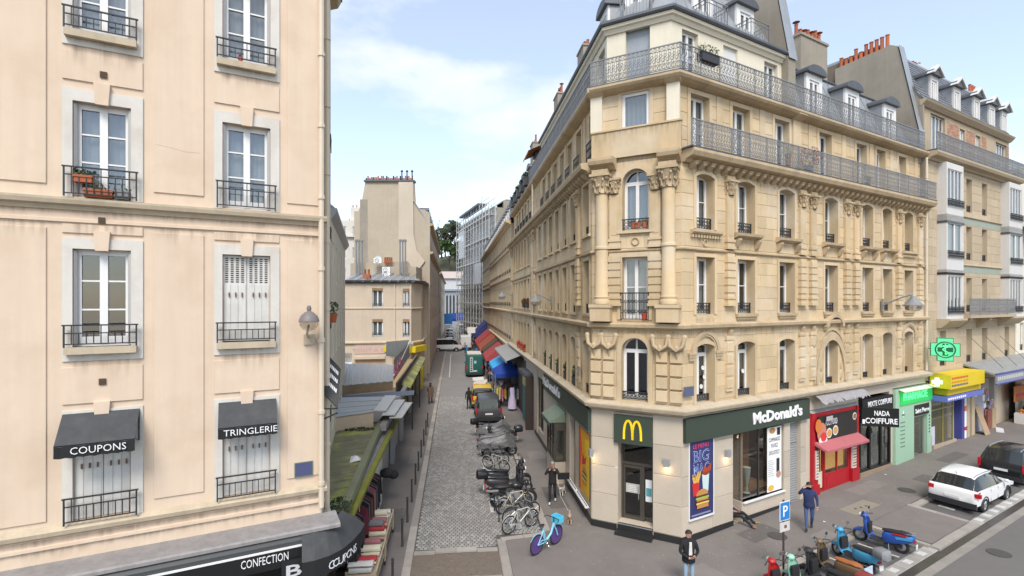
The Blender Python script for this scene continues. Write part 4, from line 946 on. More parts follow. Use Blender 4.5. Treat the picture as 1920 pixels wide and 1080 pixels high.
for a, b_ in ((uS(1064), uS(1086)), (uS(1086.6), uS(1106))):
 sgt = thing('ledge_spikes', 'white strip of anti-sitting studs on the restaurant side wall '+('below the narrow side door' if a < uS(1080) else 'below the orange poster'), 'studded ledge', FS.w(a, .03, .62), FS.a)
 MB().box(0, b_-a, -.16, 0, 0, .05).obj('strip', SPK, sgt); q = MB()
 for i in range(int((b_-a)/.16)): q.lathe([(.03, .05), (.012, .09), (0, .09)], 6, (.08+i*.16, -.08, 0))
 q.obj('studs', RUB, sgt)
def interior(t, x0, x1, z1, dep, wallc, goods, seed, rows=4, z0=.05, lamp=3.):
 rn = random.Random(seed); wm = mat('shop_wall_%d' % seed, wallc, .8, .12, 3)
 MB().box(x0, x1, dep, dep+.06, z0, z1).box(x0, x0+.05, .2, dep, z0, z1).box(x1-.05, x1, .2, dep, z0, z1).box(x0, x1, .2, dep, z0-.06, z0).box(x0, x1, .2, dep, z1, z1+.05).obj('back_room', wm, t)
 for k in range(2): MB().box(x0+(x1-x0)*(.2+.45*k), x0+(x1-x0)*(.38+.45*k), .3, dep-.1, z1-.05, z1-.01).obj('ceiling_light', mat('shop_light', (1, .93, .8), .5, 0, 1, emit=lamp), t)
 for r in range(rows):
  z = z0+.35+(z1-z0-.7)*r/rows; MB().box(x0+.05, x1-.05, dep-.32, dep, z-.03, z).obj('shelf', wm, t); x = x0+.1
  while x < x1-.25:
   w_ = rn.uniform(.1, .3); MB().box(x, x+w_, dep-.3, dep-.08, z, z+rn.uniform(.12, .38)).obj('goods', goods[rn.randrange(len(goods))], t); x += w_+rn.uniform(.02, .12)
G_ = [pt((.5, .48, .45)), pt((.25, .2, .15)), pt((.4, .12, .08)), pt((.1, .12, .16)), pt((.55, .4, .12)), pt((.3, .35, .4))]
# -- red fast-food shop
REDP = mat('glossy_red', (.40, .012, .02), .35, .06, 2); REDA = mat('red_canvas', (.40, .12, .13), .8, .08, 3)
def base_of(u): return gz(FR, u)
gR = base_of(uRed0)
rs = thing('food_shop', 'bright red shopfront selling fast food, between a roller shutter and a hairdresser', 'shopfront', FR.w(uRed0, 0, gR), FR.a); w = uRed1-uRed0
b = MB().box(0, .18, -.10, .2, -.1, 3.6).box(w-.16, w, -.10, .2, -.1, 3.6).box(.18, w-.16, -.06, .2, 2.1, 3.6).box(0, .5, -.14, .2, -.1, .55).box(w-.62, w, -.14, .2, -.1, .75).box(.18, .50, -.04, .2, .55, 2.1).box(w-.62, w-.16, -.04, .2, .75, 2.1)
b.obj('surround', REDP, rs)
MB().add([(0, -.08, 3.6), (w, -.08, 3.6), (w, .2, 3.8), (0, .2, 3.8), (0, .2, 3.6), (w, .2, 3.6)], [(0, 1, 2, 3), (0, 3, 4), (1, 5, 2)]).obj('top_board', mat('grey_board', (.33, .33, .32), .6), rs)
sp = MB().box(.42, w-.2, -.12, -.065, 2.35, 3.42).obj('sign_panel', DARK, rs)
for x in (0,): lettering('ADES FOOD', .26, pt((.62, .62, .66), 'silver'), sp, None, min(1.42, w-1.0), -.125, 2.99, width=.95, depth=.01)
for x, z, r in ((1.25, 2.64, .22), (1.75, 2.70, .22), (w-.42, 3.14, .17)):
 disc(sp, 'printed_plate', x, z, r, r, -.121, pt((.72, .7, .66), 'plate')); disc(sp, 'printed_food', x, z, r*.8, r*.75, -.126, pt((.55, .32, .1), 'noodles') if r > .2 else pt((.3, .12, .04), 'stew'))
disc(rs, 'cutout_food', .62, 2.75, .36, .42, -.15, pt((.55, .20, .13), 'meat')); disc(rs, 'cutout_food', .35, 3.05, .24, .3, -.16, pt((.6, .18, .04), 'chilli')); disc(rs, 'cutout_plate', .68, 2.42, .34, .16, -.17, pt((.72, .70, .68), 'plate')); disc(rs, 'cutout_food', .72, 2.55, .22, .2, -.175, pt((.62, .04, .04), 'tomato'))
MB().box(.8, 1.3, -.25, -.24, 3.22, 3.42).obj('loose_sheet', GREYW, rs)
ra = thing('shop_awning', 'narrow faded red awning above the red fast food shop door', 'awning', FR.w(uRed0, .1, gR+2.05), FR.a)
MB().add([(.15, 0, .32), (w-.12, 0, .32), (w-.10, -.48, .06), (.24, -.48, .06), (.24, -.48, -.03), (w-.10, -.48, -.03)], [(0, 1, 2, 3), (3, 2, 5, 4)]).add([(.15, 0, .32), (.24, -.48, .06), (.24, -.48, -.03), (.15, 0, .2)], [(0, 1, 2, 3)]).obj('canopy', REDA, ra)
d1 = MB().box(0, .09, 0, .06, 0, 1.95).box(.42, .5, 0, .06, 0, 1.95).box(.09, .42, 0, .06, 0, .12).box(.09, .42, 0, .06, 1.85, 1.95).obj('door', REDP, rs, None, (.52, .0, .1)); MB().box(.09, .42, .02, .03, .12, 1.85).obj('pane', PANE_D, d1); MB().box(.1, .41, .01, .018, .2, .9).obj('menu_sheet', pt((.62, .58, .42), 'menu'), d1)
d2x = 1.05; dww = w-.64-d2x
d2 = MB().box(0, .09, 0, .06, 0, 1.95).box(dww-.09, dww, 0, .06, 0, 1.95).box(.09, dww-.09, 0, .06, 0, .75).box(.09, dww-.09, 0, .06, 1.85, 1.95).box(dww/2-.04, dww/2+.04, 0, .06, .75, 1.85).box(.2, dww-.2, -.012, .0, .12, .62).obj('door', REDP, rs, None, (d2x, -.01, .1)); MB().box(.09, dww-.09, .02, .03, .75, 1.85).obj('pane', PANE_D, d2)
MB().box(d2x+.1, w-.75, .2, .22, .9, 1.9).obj('lit_display', mat('warm_display', (.75, .42, .12), .6, emit=.6), rs)
for x0_, x1_ in ((.24, .45), (w-.56, w-.22)):
 mp_ = MB().box(x0_, x1_, -.12 if x0_ < 1 else -.11, -.045, .78, 2.0).obj('menu_board', pt((.66, .63, .58), 'menu2'), rs)
 for i in range(9): MB().box(x0_+.03, x1_-.03, -.124, -.1205, .86+i*.125, .92+i*.125).obj('printed_dish', [pt((.4, .12, .05)), pt((.15, .12, .1)), pt((.5, .3, .08))][i % 3], mp_)
MB().box(-.05, w+.1, -.45, .3, -.15, .06).obj('step', mat('pale_step', (.42, .38, .33), .8), rs)
interior(rs, .2, w-.2, 2.2, 1.3, (.45, .3, .18), G_, 4, 4, .1)
tp = thing('torn_tarpaulin', 'torn grey plastic sheet along the ledge above the red fast food shop', 'tarpaulin', FR.w(uRed0, .2, 4.28), FR.a)
b = MB(); n = 26
for i in range(n):
 xa, xb = w*1.02*i/n, w*1.02*(i+1)/n; ja, jb = RN.uniform(-.1, .06), RN.uniform(-.1, .06)
 b.quad((xa, -.2, .16), (xb, -.2, .16), (xb, -.32+jb*.5, -.0+jb), (xa, -.32+ja*.5, -.0+ja)); b.quad((xa, .0, .28), (xb, .0, .28), (xb, -.2, .16), (xa, -.2, .16))
b.obj('sheet', mat('grey_plastic', (.30, .28, .28), .5, .3, 9), tp)
# -- hairdresser
gH = base_of(uH0); w = uH1-uH0
hs = thing('hairdresser_shop', 'black framed hairdresser shopfront with white lettering, between red shop and green pharmacy', 'shopfront', FR.w(uH0, 0, gH), FR.a)
MB().box(-.02, w+.02, -.1, .15, -.2, .32).obj('stone_base', mat('tan_base', (.30, .22, .15), .8, .1), hs)
BK = mat('gloss_black', (.012, .012, .013), .3, .05)
b = MB()
for x in (0, w*.3, w*.66, w-.12): b.box(x, x+.12, -.05, .06, .32, 2.9)
b.box(0, w, -.05, .06, 2.62, 2.9).box(0, w, -.05, .06, .32, .40).obj('frame', BK, hs); MB().box(.1, w-.1, .0, .012, .4, 2.62).obj('pane', PANE_D, hs)
sp = MB().box(0, w, -.16, .1, 2.75, 3.72).obj('fascia', BK, hs); lettering('MIXTE COIFFURE', .24, WLET, sp, None, w*.56, -.165, 3.34, width=w*.78, depth=.01, bold=.01)
for i in range(14):
 x = .2+(i % 7)*w/7.2; MB().box(x, x+.14+.05*(i % 3), .05, .06, .55+.8*(i//7), 1.1+.8*(i//7)+.1*(i % 2)).obj('window_print', [GREYW, pt((.55, .53, .5)), pt((.2, .19, .18))][i % 3], hs)
interior(hs, .1, w-.1, 2.7, 1.5, (.5, .49, .47), G_[:2]+G_[3:4]+G_[5:], 3, 3, .4)
hb = thing('hairdresser_sign', 'black projecting sign lettered NADA COIFFURE sticking out above the hairdresser', 'sign', FR.w(uH0-.05, .15, gH+2.55), FR.a-.75)
MB().box(0, 1.5, -.03, .03, .0, .85).obj('panel', BK, hb); MB().tube([(-.1, .2, .75), (.1, 0, .78)], .02, 5).tube([(-.1, .2, .45), (.1, 0, .5)], .02, 5).obj('bracket', WHITE, hb)
lettering('NADA', .22, WLET, hb, None, .8, -.04, .50, bold=.012, width=.62, depth=.02); lettering('COIFFURE', .24, WLET, hb, None, .78, -.04, .14, bold=.012, width=1.3, depth=.02)
MB().box(.02, .12, -.036, -.03, .1, .3).obj('printed_mark', WLET, hb)
um = thing('grey_banner', 'small grey hanging banner behind the hairdresser window', 'banner', FR.w(uH0+.8, -.08, gH+1.75), FR.a)
MB().prism([(0, 0), (.5, -.05), (.62, .35), (.45, .62), (.08, .5)], 0, .02).obj('cloth', cloth('greyish', (.12, .12, .13)), um); poly(um, 'printed_label', [(.45, .05), (.85, .12), (.85, .26), (.5, .22)], -.01, WLET)
# -- pharmacy
gP = base_of(uP0); w = uP1-uP0
MINT = mat('mint_paint', (.33, .50, .36), .6, .04, 1); PGREEN = mat('green_sign', (.02, .35, .07), .5, emit=.5); PLET = mat('green_neon', (.10, .9, .25), .5, emit=.8)
ph = thing('pharmacy_shop', 'mint green pharmacy shopfront with bright green lettering', 'shopfront', FR.w(uP0, 0, gP), FR.a)
d0, dd1 = w*.50, w*.88
MB().box(0, d0, -.12, .2, -.2, 3.8).box(dd1, w, -.12, .2, -.2, 3.8).box(d0, dd1, -.12, .2, 2.25, 3.8).obj('surround', MINT, ph)
MB().box(-.03, d0+.03, -.2, -.1, -.2, .12).box(d0, w, -.3, .3, -.2, .06).obj('base', mat('grey_base', (.22, .21, .2), .8), ph)
MB().box(.42, w, -.17, -.12, 3.0, 3.75).obj('sign_panel', PGREEN, ph); lettering('PHARMACIE', .36, PLET, ph, None, w*.5, -.185, 3.22, width=w*.66, depth=.03)
MB().add([(.3, -.12, 3.8), (w, -.12, 3.8), (w, -.38, 3.72), (.3, -.38, 3.72)], [(0, 1, 2, 3)]).box(.3, w, -.39, -.37, 3.69, 3.73).obj('light_strip', mat('pale_strip', (.7, .75, .6), .5), ph)
sp = MB().box(d0+.0, dd1+.12, -.16, -.121, 2.3, 2.85).obj('name_panel', DARK, ph); lettering('Saint Pierre', .22, WLET, sp, None, (d0+dd1)/2+.05, -.175, 2.45, width=(dd1-d0)*1.05, depth=.02, bold=.012)
for i in range(7): MB().box(.5, .98, -.126, -.121, .9+i*.2, .96+i*.2).obj('printed_line', pt((.14, .22, .16)), ph)
disc(ph, 'printed_emblem', .8, 2.55, .05, .18, -.121, WLET); disc(ph, 'printed_emblem', .8, 2.5, .18, .05, -.122, pt((.1, .16, .12)))
for i in range(6): disc(ph, 'printed_mark', w*.94, 2.15-i*.17, .06, .055, -.121, DARK)
do = MB().box(d0, d0+.06, .05, .11, .06, 2.25).box(dd1-.06, dd1, .05, .11, .06, 2.25).obj('door_frame', ALU, ph); MB().box(d0+.06, dd1-.06, .07, .08, .06, 2.25).obj('pane', PANE_D, do)
for i in range(12): MB().ell((0, 0, 0), (.11, .1, .14), 6, 5).obj('goods', [GREYW, DARK, WHITE, pt((.7, .65, .1))][i % 4], ph, 60, (d0+.2+(i % 3)*.28, .45+.1*(i % 2), .3+.3*(i//3)))
interior(ph, d0-.3, dd1+.3, 2.4, 1.4, (.5, .52, .5), G_, 5, 4, .1)
pc = thing('pharmacy_cross', 'large square-armed green lit pharmacy cross projecting above the pharmacy', 'sign', FR.w(FR.u(1748, .3), .3, 5.9), FR.a-1.1)
def cross_pts(a, b): return [(-b, -a), (b, -a), (b, -b), (a, -b), (a, b), (b, b), (b, a), (-b, a), (-b, b), (-a, b), (-a, -b), (-b, -b)]
pc.location = FR.w(FR.u(1772, .9), .9, 6.05); pc.scale = (.86, .86, .86)
MB().prism(cross_pts(.66, .36), -.09, .09).obj('cross_box', mat('cross_mint', (.10, .56, .26), .5, emit=.3), pc)
MB().prism([(x*1.05, z*1.05) for x, z in cross_pts(.66, .37)], -.07, .07).obj('edge', mat('cross_dark', (.01, .11, .05), .4), pc)
for y in (-.094,):
 MB().ring((0, y, 0), .46, .035, 24, 5).obj('ring', mat('cross_dark'), pc); MB().prism(cross_pts(.36, .13), y-.004, y).obj('inner_cross', mat('cross_dark'), pc)
 b = MB().tube([(.0, y-.01, -.3), (0, y-.01, .34)], .02, 5).tube([(.12*math.sin(t*.9), y-.02, -.28+.055*t) for t in range(11)], .028, 5).ell((0, y-.01, .2), (.13, .02, .05), 8, 5); b.obj('emblem', PLET, pc)
MB().tube([(-.4, .1, 0), (-.95, .5, 0)], .03, 6).obj('bracket', GALV, pc)
bc = thing('small_green_cross', 'small glowing green cross above the yellow shop next to the pharmacy', 'sign', FR.w(FR.u(1757, .6), .6, 4.35), FR.a-1.0)
MB().prism([(x*.42, z*.42) for x, z in cross_pts(.5, .2)], -.06, .06).obj('cross_box', mat('cross_glow', (.35, 1, .65), .5, emit=1.1), bc); MB().tube([(0, .05, 0), (-.3, .45, 0)], .02, 5).obj('bracket', GALV, bc)
PLATE = mat('blue_plate', (.10, .11, .19), .5, .05)
for fac, u, z, lb in ((FR, .22, 5.25, 'small blue-grey street plate on the corner pier above the green fascia'), (FS, -1.6, 5.55, 'small pale street plate beside the first side-street window')):
 t = thing('street_plate', lb, 'sign', fac.w(u, .12, z), fac.a); MB().box(-.24, .24, -.015, .0, 0, .3).obj('panel', PLATE if fac is FR else mat('lilac_plate', (.36, .33, .30), .5), t); MB().box(-.26, .26, -.02, -.004, -.02, .0).box(-.26, .26, -.02, -.004, .3, .32).obj('rim', mat('plate_rim', (.12, .16, .14), .5), t)
def wall_lamp(fac, u, z, label, arm=1.5, side=1, s=1.):
 t = thing('street_lamp', label, 'street lamp', fac.w(u, .1, z), fac.a)
 MB().box(-.06*s, .06*s, -.05, .02, -.3*s, .3*s).obj('bracket', GALV, t)
 mb = MB().tube([(0, -.04, 0), (side*arm*.35, -arm*.55, .28*arm), (side*arm*.55, -arm*.9, .42*arm), (side*arm*.62, -arm*1.0, .36*arm)], .035*s, 7); mb.obj('arm', GALV, t, 50)
 x, y, zz = side*arm*.62, -arm*1.0, .36*arm
 MB().lathe([(.02, .02), (.1*s, 0), (.14*s, -.1*s), (.34*s, -.36*s), (.42*s, -.40*s), (.42*s, -.44*s), (.36*s, -.43*s)], 16, (x, y, zz)).obj('shade', GALV, t, 50)
 MB().lathe([(.36*s, -.43*s), (.33*s, -.58*s), (.2*s, -.68*s), (0, -.72*s)], 14, (x, y, zz)).obj('globe', glassmat('lamp_globe', (.8, .8, .78), .12), t, 50)
u, z = FR.uz(1650, 572); wall_lamp(FR, u, z, 'grey wall street lamp on a bent arm above and right of the carved arch', 1.15, .4)
u, z = FS.uz(1037, 564); wall_lamp(FS, u, z, 'dark hooded street lamp on the corner building side wall, nearer of two', .8, -.3, .8)
u, z = FS.uz(963, 555); wall_lamp(FS, u, z, 'dark hooded street lamp on the side wall farther down the street', .9, -.3, .9)
def on(fac, px, py, d): u, z = fac.uz(px, py, d); return fac.w(u, d, z)
for i, (px, py) in enumerate(((1187, 428), (1197, 428), (1208, 427))):
 potted('flower_pot', 'terracotta pot on the arched third-floor corner sill, '+('left of three', 'middle of three', 'right of three')[i], 'flower pot', on(FC, px, py, .06)-Vector((0, 0, 0)), r=.09, h=.2, bush=.07, n=14, rz=0, group='pots on the corner sill', s=.03)
potted('flower_pot', 'red pot on the second-floor corner balcony floor', 'flower pot', on(FC, 1208, 600, .0), 'red', .1, .24, .05, 10, s=.03)
potted('planter_box', 'black planter box with spiky plants hanging on the top balcony rail', 'planter', FR.w(1.25, .1, 17.0), 'dark', .13, .3, .32, 90, box=.9, rz=FR.a, s=.05)
potted('balcony_shrub', 'reddish bare shrub on the fourth-floor balcony', 'shrub', FR.w(FR.u(1516, .2), .2, 13.85), 'grey', .18, .3, .62, 260, LEAF_R, s=.055)
potted('balcony_plant', 'small yellow-green plant on the fourth-floor balcony left of the reddish shrub', 'plant', FR.w(FR.u(1478, .2), .2, 13.85), 'terra', .12, .6, .3, 70, mat('leaf_lime', (.22, .26, .03), .6, .2, rnd=.3), s=.05)
potted('balcony_plant', 'wispy green plant by the second window right of the reddish shrub', 'plant', FR.w(FR.u(1628, .1), .1, 13.85), 'grey', .12, .5, .45, 60, s=.05)
for i, u in enumerate((-3.0, -4.75, -6.5, -8.2, -9.95)):
 potted('window_planter', 'leafy dark pot on a low side-street sill, '+ord_(i)+' window from the corner pier', 'planter', FS.w(u, -.12, 4.9), 'dark', .14, .34, .42, 80, box=.5, rz=FS.a, s=.06, group='plants in the side-street mezzanine windows')
for i, u in enumerate((-18.2, -19.85, -21.5)):
 potted('window_box', 'red flower box on a far mezzanine sill in the side street, '+ord_(i)+' from the drainpipe', 'planter', FS.w(u, .05, 4.92), 'terra', .12, .2, .25, 50, LEAF_P, box=.8, rz=FS.a, s=.06)
for i, u in enumerate((-16.5, -18.2)): potted('window_box', 'brown shrub filling a second-floor side-street window, '+('nearer', 'farther')[i]+' of two', 'planter', FS.w(u, .05, 8.1), 'dark', .14, .2, .4, 80, mat('leaf_brown', (.16, .09, .04), .7, .2, rnd=.3), box=.8, rz=FS.a, s=.07)
for i in range(5): potted('terrace_planter', 'dark cube planter on the side-street terrace edge, '+ord_(i)+' from the orange awning', 'planter', FS.w(-16.2-i*2.0, .1, 16.5), 'dark', .3, .55, .35, 60, LEAF_D, box=.8, rz=FS.a, s=.09)
# == ground, kerbs, paving
def sheet(name, f, xs, ys, m, z=0.):
 """ground sheet following the grade; f maps (a,b) to X,Y"""
 b = MB(); nx, ny = len(xs), len(ys)
 vs = []
 for y in ys:
  for x in xs:
   X, Y = f(x, y); vs.append((X, Y, grade(X, Y)+z))
 b.add(vs, [(j*nx+i, j*nx+i+1, (j+1)*nx+i+1, (j+1)*nx+i) for j in range(ny-1) for i in range(nx-1)])
 return tag(b.obj(name, m), kind='structure')
def lin(a, b, n): return [a+(b-a)*i/n for i in range(n+1)]
KH = .11
def RDf(u, d): v = FR.w(u, d); return v.x, v.y
def NSf(n, s): return NS(n, s)
g0 = sheet('ground', NSf, [-400, -100, -40, -10, -2, 8, 9, 12, 16, 20, 26, 34, 60, 120, 400], [-120, -20, 0, 20, 60, 120, 300, 900], mat('city_ground', (.10, .095, .09), .95, .1, .5), -.03)
sheet('road', RDf, lin(-14, 60, 37), [4.9, 6, 8, 12, 16, 24], ASPH, .0)
sheet('side_street', NSf, [-1.4, 0, 1.5, 3.24], lin(15, 200, 60), JOINT, .0)
def kerb(name, pts, w, h, m, label=None, L=1.0, inner=None, z0=-.05):
 """granite kerb stones laid end to end along a polyline, left edge given"""
 t = bpy.data.objects.new(name, None); col.objects.link(t); t['kind'] = 'structure'
 k = 0
 for (xa, ya), (xb, yb) in zip(pts, pts[1:]):
  D = math.hypot(xb-xa, yb-ya); n = max(1, round(D/L)); dx, dy = (xb-xa)/D, (yb-ya)/D; l = D/n; a = math.atan2(dy, dx)
  key = ('kerb', round(l, 2), w, h)
  if key not in _wc:
   g = .006; c = .02; b = MB()
   b.add([(g, 0, z0), (l-g, 0, z0), (l-g, w, z0), (g, w, z0), (g, 0, h-c), (l-g, 0, h-c), (l-g, w, h-.004), (g, w, h-.004), (g+.005, c, h), (l-g-.005, c, h), (l-g-.005, w-.01, h), (g+.005, w-.01, h)],
                  [(0, 1, 5, 4), (1, 2, 6, 5), (2, 3, 7, 6), (3, 0, 4, 7), (4, 5, 9, 8), (5, 6, 10, 9), (6, 7, 11, 10), (7, 4, 8, 11), (8, 9, 10, 11)])
   _wc[key] = b.mesh('kerb_stone', m)
  for i in range(n):
   if k > 290: break
   x, y = xa+dx*l*i, ya+dy*l*i; o = link('kerb_stone', _wc[key], t, (x, y, grade(x+dx*l/2, y+dy*l/2)+RN.uniform(-.004, .004))); o.rotation_euler = (0, math.atan2(grade(x, y)-grade(x+dx*l, y+dy*l), l), a+RN.uniform(-.004, .004)); k += 1
 return t
kerb('kerb', [NS(-1.36, s) for s in (14.5, 60, 130)], .27, KH, GRANITE)
sheet('pavement', NSf, [-4.6, -3, -1.62], lin(9, 170, 60), ASPH2, KH-.004)
kerb('kerb', [NS(3.24, s) for s in (75, 60, 18.55)], .27, KH, GRANITE); kerb('kerb', [NS(3.25, 18.45), NS(1.62, 18.2)], .27, KH, GRANITE); kerb('kerb', [NS(1.5, 18.15), NS(1.5, 14.2)], .3, .07, GRANITE)
sheet('pavement', NSf, [3.51, 4.5, 5.6], lin(18.4, 78, 30), ASPH2, KH-.004)
def poly_sheet(name, pts, m, z, sub=1):
 b = MB(); vs = [(x, y, grade(x, y)+z) for x, y in pts]; b.add(vs, [tuple(range(len(vs)))]); return tag(b.obj(name, m), kind='structure')
P0 = NS(1.77, 18.2); P1 = NS(1.79, 12.5)
poly_sheet('pavement', [NS(1.8, 18.18), NS(1.8, 11.5), FR.w(-9, 4.9)[:2], FR.w(-1.0, 2.88)[:2], FR.w(1.0, 2.86)[:2], FR.w(1., -.05)[:2], FR.w(0, -.05)[:2], FC.w(0, -.05)[:2], NS(5.2, 18.5), NS(3.5, 18.43)], ASPH2, KH-.006)
xs = lin(1.0, 60, 60)
sheet('pavement', RDf, xs, [-.06, 1.5, 2.62], ASPH2, KH-.004)
def Rk(u, d): v = FR.w(u, d); return (v.x, v.y)
kerb('kerb', [Rk(6.95, 2.62), Rk(-1.2, 2.62)], .26, KH, GRANITE); kerb('kerb', [Rk(7.0, 4.55), Rk(7.0, 2.70)], .22, KH, GRANITE)
kerb('kerb', [Rk(10.04, 4.5), Rk(10.04, 2.6)][::-1], .24, KH, GRANITE); kerb('kerb', [Rk(60, 2.62), Rk(10.3, 2.62)], .26, KH, GRANITE)
sheet('pavement', RDf, [7.02, 8.5, 10.04], [2.60, 3.5, 4.55], ASPH2, KH-.004)
kerb('kerb', [Rk(10.25, 4.54), Rk(6.85, 4.54)], .28, KH, GRANITE)
BAY = mat('bay_asphalt', (.12, .115, .11), .9, .18, .8, .25, 200, stain=(.05, .05, .05), stain_amt=.5, stain_scale=1.2)
sheet('parking_bay', RDf, lin(-2, 7.0, 9), [2.86, 3.7, 4.42], BAY, .012); sheet('parking_bay', RDf, lin(10.04, 60, 40), [2.86, 3.7, 4.5], BAY, .012)
STRIP = mat('pale_setts', (.33, .31, .28), .8, .12, 2, .2, 80, rnd=.3)
def strip(name, u0, u1, d0, d1, m, n):
 t = bpy.data.objects.new(name, None); col.objects.link(t); t['kind'] = 'structure'
 l = (u1-u0)/n; me = MB().slab5(0, l-.012, -.03, .0, 0, d1-d0, .01)
 me = MB(); me.add([(0, 0, 0), (l-.012, 0, 0), (l-.012, d1-d0, 0), (0, d1-d0, 0), (.012, .012, .03), (l-.024, .012, .03), (l-.024, d1-d0-.012, .03), (.012, d1-d0-.012, .03)], [(4, 5, 6, 7), (0, 1, 5, 4), (1, 2, 6, 5), (2, 3, 7, 6), (3, 0, 4, 7)])
 ms = me.mesh('paving_stone', m)
 for i in range(n):
  v = FR.w(u0+l*i, d1); o = link('paving_stone', ms, t, (v.x, v.y, grade(v.x, v.y)+.004)); o.rotation_euler = (0, -.0245*.914, FR.a)
strip('bay_edging', -3.5, 7.0, 4.40, 4.78, STRIP, 22); strip('bay_edging', 10.3, 36, 4.46, 4.80, STRIP, 52)
GUT = mat('wet_gutter', (.055, .048, .04), .35, .3, 3, .1, 60)
sheet('gutter', RDf, lin(-6, 40, 46), [4.8, 5.06], GUT, .006); sheet('gutter_edge', RDf, lin(-6, 40, 46), [5.06, 5.34], mat('gutter_cement', (.25, .23, .20), .9, .2, 2), .007)
WP = mat('road_paint', (.52, .51, .49), .7, .25, 9)
def mark(pts, m=WP, z=.016, name='road_marking'): return poly_sheet(name, pts, m, z)
for i in range(8): u = -2+i*1.1;
for i in range(24):
 u = 10.7+i*.72; mark([Rk(u, 4.46), Rk(u+.32, 4.46), Rk(u+.32, 4.74), Rk(u, 4.74)], z=.037)
for i in range(9):
 u = -1.6+i*.95; mark([Rk(u, 4.42), Rk(u+.3, 4.42), Rk(u+.3, 4.7), Rk(u, 4.7)], z=.037)
for a in ((-.2, 1.6), (2.2, 3.2), (4.3, 5.2)):  pass
for u in (1.7, 3.4, 5.2): mark([Rk(u, 3.1), Rk(u+.08, 3.1), Rk(u+.16, 4.3), Rk(u+.08, 4.3)], z=.017)
mark([Rk(15.6, 5.8), Rk(17.2, 5.8), Rk(17.2, 5.95), Rk(15.6, 5.95)]); mark([Rk(11.2, 3.2), Rk(11.4, 3.2), Rk(11.35, 3.75), Rk(11.15, 3.75)], z=.017)
mark([Rk(7.4, 1.38), Rk(9.2, 1.4), Rk(9.22, 2.06), Rk(7.38, 2.04)], mat('cement_patch', (.25, .22, .17), .9, .1, 2), KH+.002, 'cement_cover')
for (u, d) in ((8.0, 1.7), (8.6, 1.8), (8.3, 1.75)): v = FR.w(u, d, 0); v.z = grade(v.x, v.y)+KH+.003; tag(MB().lathe([(.05, 0), (.05, .004), (0, .004)], 10).obj('cover_bolt', DARK, None, None, v), kind='structure')
for n_ in (1.52,):
 for i in range(5):
  s = 20.5+i*2.6; mark([NS(1.45, s), NS(1.62, s), NS(1.60, s+1.2), NS(1.43, s+1.2)], z=.052)
mark([NS(2.1, 18.9), NS(2.5, 18.9), NS(2.45, 19.4), NS(2.05, 19.3)], z=.052)
mark([NS(-.62, 58), NS(-.5, 58), NS(-.5, 84), NS(-.62, 84)], z=.04)
def band_across(s0, s1, n0=-1.35, n1=1.48):
 t = bpy.data.objects.new('stone_band', None); col.objects.link(t); t['kind'] = 'structure'
 n = 4
 for i in range(n):
  a = n0+(n1-n0)*i/n; l = (n1-n0)/n-.012; X, Y = NS(a, s0+.22*math.sin(math.pi*(i+.5)/n)*(1 if s0 > 17 else .3))
  o = MB().box(0, l, 0, .26, -.02, .055).obj('kerb_stone', GRANITE, t, None, (X, Y, 0)); o.rotation_euler = (0, 0, math.atan2(ND[1], ND[0]))
band_across(17.25, 17.5); band_across(15.5, 15.75)
SPECK = mat('speckled_asphalt', (.155, .125, .10), .9, .3, 12, .3, 200)
poly_sheet('raised_crossing', [NS(-1.36, 17.3), NS(-1.36, 12), NS(1.5, 12), NS(1.5, 17.3)], SPECK, .05)
t = bpy.data.objects.new('cobbles', None); col.objects.link(t); t['kind'] = 'structure'
rn = random.Random(5); big = []; mb = MB(); mb.tone = []
def sett_mesh(w, l, k):
 r = random.Random(k); j = lambda v: v+r.uniform(-.008, .008)
 b = MB(); c = .018; b.add([(0, 0, 0), (w, 0, 0), (w, l, 0), (0, l, 0), (j(c), j(c), .035), (j(w-c), j(c), .035), (j(w-c), j(l-c), .035), (j(c), j(l-c), .035)], [(4, 5, 6, 7), (0, 1, 5, 4), (1, 2, 6, 5), (2, 3, 7, 6), (3, 0, 4, 7)]); return b
sm = [sett_mesh(.132, .13, k).mesh('sett', SETT) for k in range(6)]; rz = math.atan2(ND[1], ND[0])
cnt = 0; row = 0; s = 17.75
while s < 46:
 n_ = -1.34+(.07 if row % 2 else 0); end = 1.48 if s < 18.5 else 3.22
 while n_ < end-.1:
  X, Y = NS(n_, s); near = s < 19.9
  if cnt < 300 and near and rn.random() < .99:
   o = link('sett', sm[cnt % 6], t, (X, Y, .005+rn.uniform(-.005, .006))); o.rotation_euler = (rn.uniform(-.04, .04), rn.uniform(-.04, .04), rz); cnt += 1
  else:
   b = sett_mesh(.132, .13, rn.randrange(999)); zz = .005+rn.uniform(-.005, .006); tx, ty = rn.uniform(-.05, .05), rn.uniform(-.05, .05)
   ca, sa = math.cos(rz), math.sin(rz)
   mb.add([(X+x*ca-y*sa, Y+x*sa+y*ca, zz+z+tx*x+ty*y) for x, y, z in b.v], b.f); mb.tone += [rn.random()]*5
  n_ += .147
 s += .145; row += 1
mb.obj('cobblestones', SETT, t)['kind'] = 'stuff'
sheet('carriageway_far', NSf, [-1.36, 0, 1.5, 3.22], lin(46, 200, 40), SETT, .035)
